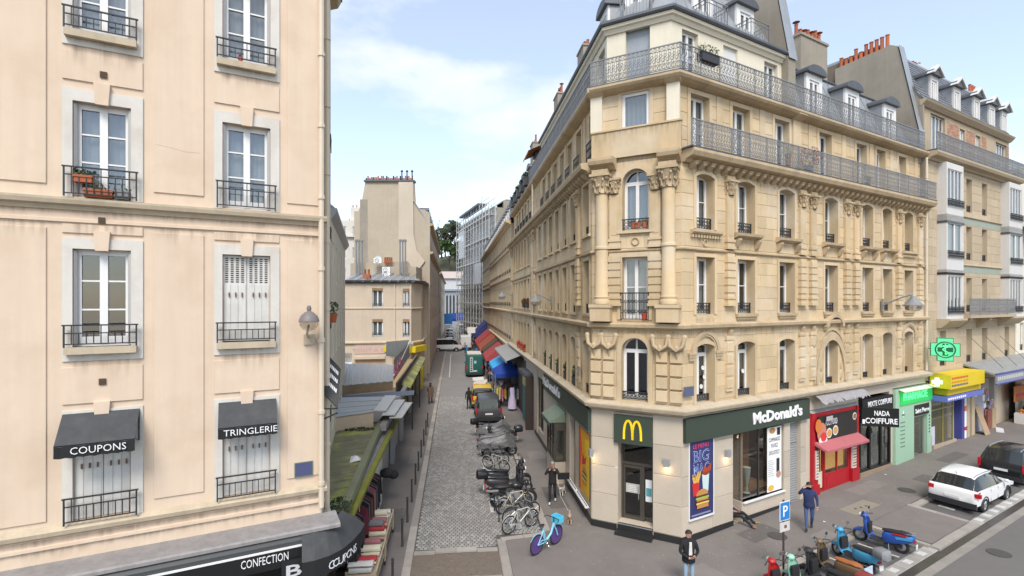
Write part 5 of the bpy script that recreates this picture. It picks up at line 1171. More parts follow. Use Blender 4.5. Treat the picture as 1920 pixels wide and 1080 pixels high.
# -- bollards along the left kerb
BOLL = [(748, 1108), (753, 1024), (762, 979), (770, 941), (776.5, 908), (782, 882.5), (786.3, 858), (791, 835), (794, 816), (797.7, 801)]
bm = MB().lathe([(.055, 0), (.055, .02), (.04, .04), (.036, .80), (.045, .81), (.045, .84), (.03, .86), (.03, .88), (.05, .91), (.035, .96), (0, .97)], 10).mesh('bollard', IRON, 40)
for i, (px, py) in enumerate(BOLL):
 n_, s_ = ns_of(px, py, KH); X, Y = NS(-1.78, s_)
 tag(link('bollard', bm, None, (X, Y, KH-.005)), 'slim black bollard on the left kerb, '+ord_(i)+' counting away from the fabric shop corner', 'bollard', 'bollards along the left kerb')
for i, (px, py) in enumerate(((1770, 932), (1545, 985), (1660, 895))):
 X, Y, z = gnd(px, py); tag(MB().add([(0, 0, .0), (.1, .02, .02), (.08, .09, .0), (-.01, .07, .03)], [(0, 1, 2, 3)]).obj('paper_scrap', WHITE, None, None, (X, Y, z+KH+.005)), ['scrap of paper beside the empty part of the parking bay', 'scrap of paper on the pavement in front of the red shop', 'scrap of paper on the pavement in front of the pharmacy'][i], 'litter')
rn = random.Random(21)
PAT = [mat('asphalt_repair', (.125, .112, .104), .9, .1, 2, .25, 200), mat('asphalt_old', (.21, .19, .172), .9, .12, 2, .25, 200)]
for i, (u, d, w, h_) in enumerate(((2.2, .5, 1.6, .8), (9.6, .45, 2.4, .7), (13.5, 1.4, 1.2, 1.2), (4.2, 2.0, 1.0, .55), (17.5, .8, 2.5, .6), (-1.3, 1.2, .9, 1.4))):
 mark([Rk(u, d), Rk(u+w, d), Rk(u+w, d+h_), Rk(u, d+h_)], PAT[i % 2], KH+.001, 'asphalt_patch')
for i, (n_, s, w, h_) in enumerate(((-2.7, 19, .8, 2.2), (-2.4, 27, .7, 3), (3.9, 20.5, .8, 2.4), (4.0, 27, .9, 1.5))): mark([NS(n_, s), NS(n_+w, s), NS(n_+w, s+h_), NS(n_, s+h_)], PAT[i % 2], KH+.001, 'asphalt_patch')
for i, (u, d) in enumerate(((3.3, 1.4), (11.8, 1.9), (8.3, 5.9))):
 v = FR.w(u, d, 0); v.z = grade(v.x, v.y)+(KH+.002 if d < 3 else .004); o = tag(MB().lathe([(.32, 0), (.32, .008), (.27, .008), (.26, .002), (.0, .002)], 20).obj('manhole_cover', mat('cast_iron', (.07, .065, .06), .6, .2, 20), None, None, v), kind='structure')
b = MB()
for i in range(420):
 u, d = rn.uniform(-3, 26), rn.uniform(.2, 2.5); v = FR.w(u, d, 0)
 if ND[0]*v.x+ND[1]*v.y < 2: continue
 r = rn.uniform(.012, .03); b.lathe([(r, 0), (0, .001)], 6, (v.x, v.y, grade(v.x, v.y)+KH+.002))
for i in range(160):
 X, Y = NS(rn.choice((rn.uniform(-2.9, -1.8), rn.uniform(3.7, 5))), rn.uniform(14, 40)); r = rn.uniform(.012, .03); b.lathe([(r, 0), (0, .001)], 6, (X, Y, KH+.002))
tag(b.obj('chewing_gum', mat('old_gum', (.30, .28, .26), .9, .2, 30)), 'pale spots of old chewing gum scattered over the pavements', 'gum spots', kind='stuff')
OIL = stainmat('oil_stain', (.03, .028, .025), .8, .4)
for i in range(16):
 u, d = (rn.uniform(10.4, 22), rn.uniform(3.0, 4.2)) if i < 8 else (rn.uniform(0, 6.5), rn.uniform(3, 4.2)); v = FR.w(u, d, 0); r = rn.uniform(.15, .45)
 q = MB().lathe([(r*rn.uniform(.8, 1.2), 0), (r*.4, .0), (0, 0)], 12); me = q.mesh('oil_stain', OIL); a = me.attributes.new('fade', 'FLOAT', 'POINT'); a.data.foreach_set('value', [0.]*12+[1.]*24); tag(link('oil_stain', me, None, (v.x, v.y, grade(v.x, v.y)+.019)), kind='structure')
# == stucco building on the left
LW = -9.5   # how far left the front runs
left = thing('stucco_building', 'peach stucco building with white window surrounds filling the left, dark awnings over its lowest windows', 'building', (*PC, 0))
uA, uB = (-4.37, -3.49), (-1.95, -1.05)
FA, FB = (-4.52, -3.30), (-2.10, -.87)
rows = [dict(i=(13.52, 15.25), f=(13.27, 15.4)), dict(i=(10.46, 12.24), f=(10.44, 12.47)), dict(i=(7.66, 9.49), f=(7.40, 9.69)), dict(i=(4.42, 6.30), f=(4.40, 6.48))]
ROOFZ = 19.5
lops = [op(*u, *r['i']) for r in rows for u in (uA, uB)]
for o in lops: o['rd'] = .2
wall(FL, left, LW, 0, 3.6, ROOFZ, lops, STUCCO, .2)
LS = Fac(PC, (648-960, 960)); LSL = 7.4          # side wall, turning away from the street
e_ = LS.w(LSL)
sw = [op(1.0+k*2.1, 1.8+k*2.1, z, z+1.7) for k in range(3) for z in (4.6, 7.6, 10.5, 13.5)]
for o in sw: o['rd'] = .15
wall(LS, left, 0, LSL, 2.5, ROOFZ, sw, CREAM, .15)
for o in sw: window(LS, left, o, 'fr2', 1, .15); small_rail(LS, left, o, .4, 'bar', .05)
core = [FL.w(-.5, -.75), FL.w(LW, -.75), FL.w(LW, -8), LS.w(LSL, -5), LS.w(LSL, -.4), LS.w(.4, -.4)]
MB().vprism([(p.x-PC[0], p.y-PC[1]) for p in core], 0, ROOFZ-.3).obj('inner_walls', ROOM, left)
e = MB().box(0, .3, 0, 6, 0, ROOFZ).obj('end_wall', CREAM, left); LS.put(e, LSL, -.01, 0)
rf = [FL.w(LW, .4), FL.w(.35, .45), LS.w(LSL+.1, .4), LS.w(LSL, -5), FL.w(LW, -8)]
MB().vprism([(p.x-PC[0], p.y-PC[1]) for p in rf], ROOFZ, ROOFZ+.3).obj('roof', ZINC_D, left)
moulding(LS, left, [(0, 0), (.25, .1), (.35, .3), (.35, .4), (0, .4)], 0, LSL, ROOFZ-.4, STONE_D)
for u0, u1, m0, m1 in ((LW, 0, 0, 0),):
 moulding(FL, left, [(0, 0), (.05, .0), (.07, .07), (.14, .10), (.16, .17), (.16, .21), (0, .24)], u0, .1, 10.20, LEDGE, name='band_course')
 moulding(FL, left, [(0, 0), (.06, .03), (.12, .06), (.14, .14), (0, .22)], u0, .1, 4.19, LEDGE, name='band_course')
 moulding(FL, left, [(0, 0), (.04, .0), (.04, .06), (0, .07)], u0, .06, 9.98, STUCCO, name='string_course'); moulding(FL, left, [(0, 0), (.05, .0), (.05, .06), (0, .08)], u0, .06, 4.0, STUCCO, name='string_course')
def panel(u0, u1, z0, z1):
 FL.put(MB().slab5(0, u1-u0, -.028, 0, 0, z1-z0, .006).obj('panel', STUCCO, left), u0, 0, z0)
PX = [(-6.6, -4.74), (-3.13, -2.28), (-.72, -.06)]
for u0, u1 in PX:
 panel(u0, u1, 10.66, 15.6); panel(u0, u1, 4.62 if u0 > -6 else 4.5, 9.86)
for k, (u0, u1) in enumerate((FA, FB)):
 for z0, z1 in ((12.62, 13.16), (9.78, 9.95), (6.6, 7.28)): panel(u0, u1, z0, z1)
for k, ((f0, f1), (u0, u1)) in enumerate(((FA, uA), (FB, uB))):
 for r, R_ in enumerate(rows):
  (a, b), (c, d) = R_['f'], R_['i']
  q = MB().box(f0, u0, -.03, 0, a, b).box(u1, f1, -.03, 0, a, b).box(u0, u1, -.03, 0, d, b)
  if a < c-.05: q.box(u0, u1, -.03, 0, a, c)
  FL.put(q.obj('window_surround', STUCCO_W, left), 0, 0, 0)
  m = (u0+u1)/2
  FL.put(MB().prism([(m-.10, d-.03), (m+.10, d-.03), (m+.125, b+.14), (m-.125, b+.14)], -.085, 0).obj('keystone', STUCCO, left), 0, 0, 0)
  if r in (0, 2): FL.put(MB().box(u0-.1, u1+.1, -.16, .1, c-.13, c-.0).obj('sill', LEDGE, left), 0, 0, 0)
  rl = .42 if r in (0, 2) else (.56 if r == 1 else .5)
  fo = link('railing', bar_panel(1.08, rl, 10), left); FL.put(fo, (u0+u1)/2-.54, .13, c-.02+(.02 if r in (0, 2) else .0))
  o = lops[r*2+k]
  shut = (r == 3) or (r == 2 and k == 1)
  if shut:
   sb = MB(); hw = (u1-u0)/2; hh = d-c
   for s in (0, 1):
    x0 = u0+.005+s*hw; sb.box(x0, x0+hw-.01, .0, .03, c+.01, d-.01)
    for j in range(3): sb.box(x0+.02+j*(hw-.03)/3, x0+.01+(j+1)*(hw-.03)/3-.012, -.012, 0, c+.02, d-.62 if r == 2 else d-.02)
   FL.put(sb.obj('shutters', mat('white_shutter', (.60, .585, .55), .6, .07, 1.5, streak=.16, stain=(.36, .33, .29), stain_amt=.3, stain_scale=2), left), 0, -.07, 0)
   if r == 2:
    lv = MB(); sl_ = MB()
    for s in (0, 1):
     for j in range(4):
      x0 = u0+.05+s*hw+j*(hw-.06)/4
      for z in range(12): sl_.box(x0, x0+.055, -.004, 0, d-.58+z*.045, d-.58+z*.045+.022)
    FL.put(sl_.obj('shutter_slots', DARK, left), 0, -.069, 0)
   for s in (0, 1):
    for j in range(3): FL.put(MB().box(-.012, .012, -.03, 0, 0, .09).obj('shutter_clip', mat('rust', (.16, .09, .05), .8), left), u0+.12+s*hw+j*.12, -.055, c+.95)
  else:
   w_ = window(FL, left, o, 'fr2', 2, .2, curtain=not (r == 2 and k == 0))
   for s in (0, 1):   # folded metal shutters against the jambs
    x = u0+.004 if s == 0 else u1-.034
    q = MB()
    for j in range(3): q.box(x+(j*.012 if s == 0 else -j*.012), x+.028+(j*.012 if s == 0 else -j*.012), -.0+j*.012, .012+j*.04, c+.02, d-.03)
    FL.put(q.obj('folded_shutter', GREYW, left), 0, -.02, 0)
VENT = mat('brown_vent', (.10, .065, .04), .7, .2, 20)
for px, py in ((195, 142), (192, 414), (193, 715)):
 u, z = FL.uz(px, py); q = MB().box(-.055, .055, -.012, 0, -.06, .06)
 for j in range(4): q.box(-.045, .045, -.018, -.012, -.045+j*.027, -.032+j*.027)
 FL.put(q.obj('air_vent', VENT, left), u, .04, z)
for u, d, m_ in ((-.02, .10, mat('pipe_cream')), ):
 pipe(FL, left, u, d, 3.9, ROOFZ-.2, m_, .06)
pipe(LS, left, .55, .1, 3.0, ROOFZ-.5, mat('pipe_cream'), .06)
ZL = 3.72
moulding(FL, left, [(0, .02), (.62, -.02), (.66, -.05), (.66, -.11), (0, -.11)], LW, .30, ZL, mat('old_zinc_ledge', (.25, .235, .228), .6, .16, 3, .1, 30, streak=.22), name='shop_ledge')
left_shop = thing('fabric_shop', 'black fabric shop front below the peach stucco building, its fascia lettered CONFECTION', 'shopfront', (*PC, 0))
GBLK = mat('grey_black', (.055, .058, .06), .5, .08, 1.2, streak=.05)
FL.put(MB().extr([(-.60, ZL-.12), (-.66, ZL-.22), (-.66, 3.425), (0, 3.425), (0, ZL-.12)], LW, -.35).obj('canopy_box', GBLK, left_shop), 0, 0, 0)
FL.put(MB().box(LW, -.35, -.70, -.665, 3.385, 3.42).obj('white_trim', WHITE, left_shop), 0, 0, 0)
FL.put(MB().box(LW, -.35, -.69, -.64, 3.02, 3.385).obj('fascia', mat('black_fascia', (.012, .012, .013), .45, .1, 2), left_shop), 0, 0, 0)
u0, _ = FL.uz(452, 1056, .7); u1, _ = FL.uz(541, 1048, .7)
lettering('CONFECTION', .165, WLET, left_shop, FL, (u0+u1)/2, .695, 3.165, width=u1-u0, depth=.006, bold=-.005)
bs = thing('vertical_banner', 'black hanging banner with white letters BAS at the right end of the fabric shop fascia', 'banner', FL.w(-.66, .74, 1.72), FL.a)
MB().box(-.22, .26, -.01, 0, 0, 1.45).obj('cloth', cloth('black', (.015, .015, .016)), bs)
for i, ch in enumerate('BAS'): lettering(ch, .24, mat('silver_letters', (.55, .55, .56), .4), bs, None, .0, -.014, 1.1-.32*i, width=.3, depth=.004, bold=.015)
FL.put(MB().box(LW, 0, .0, .3, -.2, 3.42).obj('shop_wall', DARK, left_shop), 0, 0, 0); LS.put(MB().box(0, 2.5, 0, .3, -.2, 3.4).obj('shop_wall', DARK, left_shop), 0, 0, 0)
for i in range(8): FL.put(MB().box(0, .5, 0, .35, 0, .25).obj('fabric_stack', cloth(['orange', 'brown', 'teal', 'white'][i % 4], [(.45, .12, .03), (.12, .05, .03), (.03, .2, .22), (.6, .58, .55)][i % 4]), left_shop), -2.2+.42*(i % 4), .45, 1.6+.35*(i//4))
# -- awnings over the two lowest windows
AWB = mat('charcoal_canvas', (.055, .057, .06), .85, .16, 2.2, .15, 9, streak=.12, stain=(.09, .09, .085), stain_amt=.5, stain_scale=2.5); AWV = mat('black_valance', (.014, .015, .016), .8, .08, 2)
def win_awning(uc, z1, w, drop, proj, text, label, val=.22, tw=.8):
 t = thing('window_awning', label, 'awning', FL.w(uc, .04, z1), FL.a)
 z0 = -drop; p = -proj
 MB().add([(-w/2, 0, 0), (w/2, 0, 0), (w/2, p, z0), (-w/2, p, z0), (-w/2, 0, -.03), (w/2, 0, -.03), (w/2, p, z0-.03), (-w/2, p, z0-.03)], [(0, 1, 2, 3), (7, 6, 5, 4)]).add([(-w/2, 0, 0), (-w/2, p, z0), (-w/2, -.0, z0-.05)], [(0, 1, 2)]).obj('canopy', AWB, t)
 n = 14; v = MB()
 for i in range(n):
  xa, xb = -w/2+w*i/n, -w/2+w*(i+1)/n; ya, yb = p+.012*math.sin(i*1.7), p+.012*math.sin((i+1)*1.7); da = .015*(i % 2); db = .015*((i+1) % 2)
  v.add([(xa, ya, z0-.005), (xb, yb, z0-.005), (xb, yb-.01, z0-val-db), (xa, ya-.01, z0-val-da), (xa, ya+.01, z0-.005), (xb, yb+.01, z0-.005), (xb, yb, z0-val-db), (xa, ya, z0-val-da)], [(0, 1, 2, 3), (7, 6, 5, 4), (3, 2, 6, 7)])
 v.obj('valance', AWV, t)
 MB().tube([(w/2-.01, 0, -.02), (w/2-.01, -.01, z0-.15), (w/2-.01, p+.02, z0)], .012, 5).tube([(-w/2+.01, 0, z0-.15), (-w/2+.01, p+.02, z0)], .012, 5).obj('arm', IRON, t)
 lettering(text, .125, WLET, t, None, .05, p-.03, z0-val+.05, width=tw, depth=.004, bold=-.004)
win_awning(-3.93, 6.43, 1.16, .46, .52, 'COUPONS', 'black window awning lettered COUPONS above closed shutters')
win_awning(-1.48, 6.41, 1.08, .44, .40, 'TRINGLERIE', 'black window awning lettered TRINGLERIE above closed shutters', tw=.98)
ca = thing('corner_awning', 'curved charcoal awning lettered COUPONS wrapping the shop corner', 'awning', (PC[0], PC[1], 0))
def L3(px, py, h):
 Y = FPX*(H-h)/(py-CY); return Vector(((px-CX)/FPX*Y-PC[0], Y-PC[1], h))
rim = [L3(px, py, 3.12) for px, py in ((566, 1056), (590, 1051), (618, 1042), (643, 1029), (662, 1013), (676, 997), (684, 982))]
topl = [L3(px, py, 3.68) for px, py in ((566, 993), (590, 989), (608, 984), (620, 979), (628, 972), (635, 963), (640, 957))]
b = MB(); n = len(rim)
sag = [(r+t)/2+Vector((0, 0, .05)) for r, t in zip(rim, topl)]
b.add([tuple(p) for p in topl+sag+rim], [(i, i+1, n+i+1, n+i) for i in range(n-1)]+[(n+i, n+i+1, 2*n+i+1, 2*n+i) for i in range(n-1)]); b.obj('canopy', AWB, ca)
low = [p+Vector((0, 0, -.36)) for p in rim]
MB().add([tuple(p) for p in rim+low], [(i, i+1, n+i+1, n+i) for i in range(n-1)]).obj('valance', AWV, ca)
for i, ch in enumerate('COUPONS'):
 t = (i+.6)/7.4; k = 1.9+t*2.6; a = int(k); f = k-a; p = rim[a]*(1-f)+rim[a+1]*f; dr = (rim[a+1]-rim[a]).normalized(); ol = Vector((dr.y, -dr.x, 0))
 o = lettering(ch, .17, WLET, ca, None, 0, 0, 0, depth=.004); o.location = p+ol*.02+Vector((0, 0, -.29)); o.rotation_euler = (0, 0, math.atan2(dr.y, dr.x))
for p in (rim[0], rim[3], rim[6]): MB().tube([tuple(p), tuple(p*.35+Vector((0, 0, 2.2)))], .015, 5).obj('arm', IRON, ca)
t = thing('wall_lamp', 'grey dome street lamp on the peach wall near the building corner', 'street lamp', FL.w(-.22, .02, 8.1), FL.a)
MB().box(-.16, .06, -.06, 0, -.55, -.32).tube([(-.05, -.03, -.4), (-.12, -.25, -.3), (-.1, -.42, -.1)], .025, 6).obj('bracket', LEDGE, t)
MB().lathe([(.03, .30), (.05, .24), (.04, .18), (.10, .15), (.17, .08), (.205, 0), (.215, -.04), (.20, -.05)], 18, (-.1, -.45, .02)).obj('shade', mat('lamp_grey', (.17, .15, .145), .5, .05), t, 50)
MB().lathe([(.20, -.05), (.19, -.13), (.12, -.22), (0, -.25)], 16, (-.1, -.45, .02)).obj('globe', glassmat('lamp_globe', (.8, .8, .78), .12), t, 50)
t = thing('street_plate', 'dark blue blank street plate low on the peach wall by the corner', 'sign', FL.w(-.38, .03, 4.66), FL.a)
MB().box(-.17, .17, -.02, 0, -.01, .27).obj('panel', mat('blue_plate2', (.07, .08, .17), .5, .05), t); MB().box(-.19, .19, -.024, 0, -.03, -.008).box(-.19, .19, -.024, 0, .268, .29).box(-.19, -.17, -.024, 0, -.008, .268).box(.17, .19, -.024, 0, -.008, .268).obj('rim', mat('plate_rim'), t)
t = thing('projecting_sign', 'tilted dark grey board with rows of white lettering projecting from the peach building', 'sign', (0, 0, 0))
a_ = L3(607, 718, 6.6); q = [L3(608, 738, 6.1), L3(634, 765, 5.95), L3(638, 693, 6.85), L3(618, 674, 7.1)]
q = [Vector(FL.w(.05, 0)) for _ in q]
def SP(px, py, Y): return Vector(((px-CX)/FPX*Y, Y, H-(py-CY)/FPX*Y))
q = [SP(606, 739, 11.9), SP(633, 766, 11.6), SP(639, 693, 12.6), SP(619, 672, 12.9)]
t.location = q[0]; q = [p-t.location for p in q]
nn = (q[1]-q[0]).cross(q[3]-q[0]).normalized()*.04
MB().add([tuple(p) for p in q]+[tuple(p+nn) for p in q], [(0, 1, 2, 3), (7, 6, 5, 4), (0, 4, 5, 1), (1, 5, 6, 2), (2, 6, 7, 3), (3, 7, 4, 0)]).obj('board', mat('sign_grey', (.045, .045, .045), .6), t)
for k, f in enumerate((.34, .58, .80)):
 for side in (-1, 1):
  b = MB(); nc = 6
  for i in range(nc):
   s0, s1 = .14+.74*i/nc, .14+.74*(i+.72)/nc
   P = lambda s, v: (q[0]*(1-s)+q[1]*s)*(1-v)+(q[3]*(1-s)+q[2]*s)*v
   off = nn*(1.15 if side > 0 else -.15)
   b.add([tuple(P(s0, f-.05)+off), tuple(P(s1, f-.05)+off), tuple(P(s1, f+.05)+off), tuple(P(s0, f+.05)+off)], [(0, 1, 2, 3)])
  b.obj('lettering', WLET, t)
MB().tube([(0, 0, .1), (-.25, -.1, .1)], .02, 5).tube([tuple(q[1]), tuple(q[1]+Vector((-.7, -.1, -.0)))], .02, 5).tube([tuple(q[1]+Vector((0, 0, -.1))), tuple(q[1]+Vector((-.7, -.1, -.4)))], .02, 5).obj('bracket', IRON, t)
potted('window_box', 'terracotta trough with small succulents behind a railing of the stucco building', 'planter', FL.w(-3.98, .03, 10.46), 'terra', .08, .14, .12, 40, box=.42, rz=FL.a, s=.03)
potted('flower_pot', 'hanging brown pot with leafy plant inside the stucco building railing', 'flower pot', FL.w(-4.2, .05, 10.72), 'terra', .08, .12, .14, 40, box=.26, rz=FL.a, s=.04)
potted('flower_pot', 'brown square pot at the right end of the stucco building railing', 'flower pot', FL.w(-3.62, .04, 10.46), mat('x') and 'grey' if False else 'grey', .07, .16, .05, 12, box=.2, rz=FL.a, s=.03)
potted('flower_pot', 'tiny red-flowered pot on the upper right window sill of the stucco building', 'flower pot', FL.w(-1.62, .1, 13.53), 'red', .05, .07, .05, 20, LEAF_P, s=.02)
for u0, u1 in ((LW, -4.6), (-4.55, -3.2), (-3.2, -2.15), (-2.15, -.8), (-.8, 0)):
 drip(FL, left, u0, u1, 9.97, .45, .034); drip(FL, left, u0, u1, 4.18, .30, .034); drip(FL, left, u0, u1, 10.2, .2, .05)
for f0, f1 in (FA, FB):
 for z, L in ((13.27, .5), (7.40, .55)): drip(FL, left, f0, f1, z, L, .034)
 for z in (13.39, 7.53): drip(FL, left, f0+.12, f1-.12, z, .14, .036)
 pass
drip(FL, left, LW, 0, 4.0, .28, .034)
CRK = mat('crack', (.30, .2, .13), .95)
for pts in (((-3.1, 11.6), (-2.9, 11.58), (-2.6, 11.52), (-2.35, 11.53)),):
 FL.put(MB().tube([(u, -.029, z) for u, z in pts], .002, 3).obj('hairline_crack', CRK, left), 0, 0, 0)
# == neighbours and street background
def simple_windows(fac, t, ops, rd, kind='fr2', nb=0, rails=True, small=True, curtain=None):
 for o in ops:
  window(fac, t, o, kind, nb, o.get('rd', rd), curtain=curtain)
  if rails: small_rail(fac, t, o, .4, 'orn' if small else 'bar', d=-.1)
# -- second building on the main front (white oriels, brick top floor, slate roof)
U0, U1 = RE+.05, FR.u(1903)
nb = thing('oriel_building', 'stone apartment building with white bay windows, pink brick top floor and slate roof', 'building', FR.w(U0, 0, 0))
BST = mat('pale_stone', (.46, .37, .255), .88, .09, .6, .12, 50, streak=.08, rnd=.08)
BRICK = mat('pink_brick', (.46, .27, .19), .9, .12, 2, .1, 40, rnd=.25)
CERAM = mat('green_band', (.30, .34, .28), .6, .1, 4)
wins = [FR.u(p) for p in (1817, 1846)]; o1, o2 = (FR.u(1757), FR.u(1789)), (FR.u(1876), FR.u(1901))
levels = [(4.95, 6.9), (7.9, 9.9), (10.95, 12.9), (13.75, 15.7)]
no = [op(u-.42, u+.42, z0+(0 if k != 1 else -.0), z1) for k, (z0, z1) in enumerate(levels) for u in wins]+[op(u-.4, u+.4, 4.95, 6.9) for u in (FR.u(1768), FR.u(1888))]
for o in no: o['rd'] = .34
wall(FR, nb, U0, U1, 4.3, 16.6, no, BST, .34)
stones(FR, nb, U0+.02, o1[0]-.05, 5, 16.4, [], .5, .6, BST, 0, parts=False, seed=31); stones(FR, nb, o1[1]+.05, o2[0]-.05, 5, 16.4, no, .5, 1.0, BST, 0, parts=False, seed=32)
simple_windows(FR, nb, no, .34)
for z in (7.35, 10.55, 13.35): moulding(FR, nb, STRING_P, o1[1], o2[0], z, BST, name='string_course')
for z in (10.2, 13.0): FR.put(MB().box(o1[1]+.1, o2[0]-.1, -.02, 0, 0, .35).obj('ceramic_band', CERAM, nb), 0, 0, z)
OW = mat('oriel_white', (.60, .585, .56), .6, .05, 1, streak=.06)
for (a, b_) in (o1, o2):
 w = b_-a
 ob = MB(); P = .42
 for k, (z0, z1) in enumerate(levels[1:]):
  zb = z0-1.0 if k else z0-.35
  ob.box(a, b_, -P, 0, zb, z0-.05); ob.box(a, b_, -P, 0, z1+.02, z1+.35)
  ob.box(a, a+.16, -P, 0, z0-.05, z1+.02); ob.box(b_-.16, b_, -P, 0, z0-.05, z1+.02)
 FR.put(ob.obj('bay_window', OW, nb), 0, 0, 0)
 for k, (z0, z1) in enumerate(levels[1:]):
  o = op(a+.16, b_-.16, z0-.03, z1+.02); o['rd'] = .1
  window(FR, nb, o, 'tri' if k != 1 else 'fr2', 0, .1, P-.02, curtain=True)
  f = link('railing', orn_panel_small(w-.2, .42), nb); FR.put(f, a+.1, P+.06, z0-.08)
  if k: FR.put(MB().box(a-.03, b_+.03, -P-.04, 0, 0, .1).obj('band_course', DARK if k == 1 else ZINC_D, nb), 0, 0, z0-.95)
 moulding(FR, nb, [(0, 0), (.2, .0), (.45, .22), (.6, .4), (.6, .5), (0, .5)], a-.1, b_+.1, 7.08, BST, name='bay_console')
FR.put(MB().box(o1[1]+.0, o2[0]-.0, -.75, 0, -.16, 0).obj('balcony', BST, nb), 0, 0, 7.75)
n = 5; L = o2[0]-o1[1]
for i in range(n): f = link('railing_panel', orn_panel(L/n, .95), nb); FR.put(f, o1[1]+i*L/n, .7, 7.75)
for u in (o1[1]+.4, sum(wins)/2, o2[0]-.4): FR.put(MB().extr([(0, 0), (-.2, .1), (-.65, .5), (-.65, .62), (0, .62)], -.16, .16).obj('console', BST, nb), u, 0, 6.96)
t5 = [op(FR.u(1745, -.3), FR.u(1772, -.3), 16.75, 18.9), op(wins[0]-.38, wins[0]+.38, 16.75, 18.7), op(wins[1]-.38, wins[1]+.38, 16.75, 18.7), op(FR.u(1867, -.3), FR.u(1888, -.3), 16.75, 18.8)]
wall(FR, nb, U0, U1, 16.5, 19.2, t5, BST, .25, -.3); [window(FR, nb, o, 'fr2' if i in (1, 2) else 'tri', 0, .2, -.3, curtain=True) for i, o in enumerate(t5)]
BM = MB().slab5(0, .205, -.012, 0, 0, .058, .004)
bk = MB(); bk.tone = []; rn = random.Random(9)
for (a, b_) in ((t5[0]['u1']+.25, t5[1]['u0']-.12), (t5[1]['u1']+.12, t5[2]['u0']-.12), (t5[2]['u1']+.12, t5[2]['u1']+.9), (U1-.35, U1)):
 z = 17.0; r = 0
 while z < 18.75:
  u = a+(.11 if r % 2 else 0)
  while u < b_-.1:
   bk.slab5(u, min(u+.21, b_), -.014, 0, z, z+.062, .004); bk.tone += [rn.random()]*5; u += .222
  z += .072; r += 1
FR.put(bk.obj('brickwork', BRICK, nb), 0, -.3, 0); bk_ = [o for o in nb.children if o.name.startswith('brickwork')][0]; bk_['kind'] = 'stuff'
moulding(FR, nb, BALC_P, U0, U1, 16.08, BST, name='balcony_cornice')
s = MB().box(0, U1-U0, 0, .75, -.06, 0).obj('balcony', ZINC_D, nb); FR.put(s, U0, .5, 16.56); n = 12
for i in range(n): link('railing_panel', orn_panel((U1-U0)/n, .9), s, (i*(U1-U0)/n, .05, 0))
moulding(FR, nb, [(0, 0), (.1, .0), (.3, .2), (.35, .3), (0, .34)], U0, U1, 19.05, BST, -.3, 'eaves_cornice')
def roof_slope(fac, t, u0, u1, d0, z0, d1, z1, m=SLATE, name='roof', tiles=None):
 b = MB().add([(u0, -d0, z0), (u1, -d0, z0), (u1, -d1, z1), (u0, -d1, z1), (u0, -d0+.06, z0-.05), (u1, -d0+.06, z0-.05), (u1, -d1+.06, z1-.05), (u0, -d1+.06, z1-.05)], [(0, 1, 2, 3), (7, 6, 5, 4), (0, 4, 5, 1), (1, 5, 6, 2), (2, 6, 7, 3), (3, 7, 4, 0)])
 o = b.obj(name, m, t); fac.put(o, 0, 0, 0)
 if tiles:
  tw, th = tiles; q = MB(); q.tone = []; L = math.hypot(d1-d0, z1-z0); dy, dz = -(d1-d0)/L, (z1-z0)/L; r = 0; h = 0
  while h < L-.02:
   u = u0+(tw/2 if r % 2 else 0)
   while u < u1-.05:
    e = min(u+tw-.012, u1); y0, za, y1, zb = -d0+dy*h, z0+dz*h, -d0+dy*min(h+th, L), z0+dz*min(h+th, L)
    nx, nz = -dz, dy
    q.add([(u, y0-dz*.03*1, za+.02), (e, y0-dz*.03, za+.02), (e, y1-dz*.008, zb+.004), (u, y1-dz*.008, zb+.004), (u, y0, za-.0), (e, y0, za-.0)], [(0, 1, 2, 3), (4, 5, 1, 0)]); q.tone += [RN.random()]*2
    u += tw
   h += th; r += 1
  o2_ = q.obj('slates', m, t); fac.put(o2_, 0, 0, 0); o2_['kind'] = 'stuff'
 return o
roof_slope(FR, nb, U0, U1, -.15, 19.38, -2.2, 23.0, tiles=(.42, .3)); FR.put(MB().box(U0, U1, 0, 8, 0, .15).obj('flat_roof', ZINC, nb), 0, -2.2, 22.95)
for px in (1742, 1785, 1822, 1851, 1874):
 u = FR.u(px, -.6); d = dormer(FR, nb, u, -.35, 19.35, .95, 1.75, 1.9, False, OW)
 MB().prism([(-.75, 1.72), (0, 2.3), (.75, 1.72), (.62, 1.72), (0, 2.16), (-.62, 1.72)], -.25, .1).obj('gable_trim', OW, d)
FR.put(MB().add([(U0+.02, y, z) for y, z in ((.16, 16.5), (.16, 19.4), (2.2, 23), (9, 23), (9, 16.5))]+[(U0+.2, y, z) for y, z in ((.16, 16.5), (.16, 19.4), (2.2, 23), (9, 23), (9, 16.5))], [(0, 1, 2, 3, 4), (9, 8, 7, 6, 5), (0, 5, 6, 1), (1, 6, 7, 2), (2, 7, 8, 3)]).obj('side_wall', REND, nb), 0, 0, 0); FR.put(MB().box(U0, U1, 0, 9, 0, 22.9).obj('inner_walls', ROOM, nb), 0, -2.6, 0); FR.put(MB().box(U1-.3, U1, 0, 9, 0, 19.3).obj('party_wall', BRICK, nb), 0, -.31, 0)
for u, d, w, n, z in ((*[FR.u(1717, -3), -3], 1.15, 4, FR.uz(1717, 128, -3)[1]), (FR.u(1826, -2.6), -2.6, 1.8, 5, FR.uz(1826, 178, -2.6)[1])):
 c = chimney(nb, -w/2, w/2, -.35, .35, 0, z-21.5, n, OW, caps=u < 24); FR.put(c, u, d, 21.5)
gN = lambda u: gz(FR, u)
y0, y1 = U0+.05, FR.u(1806)
FR.put(MB().box(U0, U1, .3, .5, -.3, 4.4).obj('ground_floor_wall', mat('cream_wall', (.50, .42, .32), .85, .08), nb), 0, 0, 0)
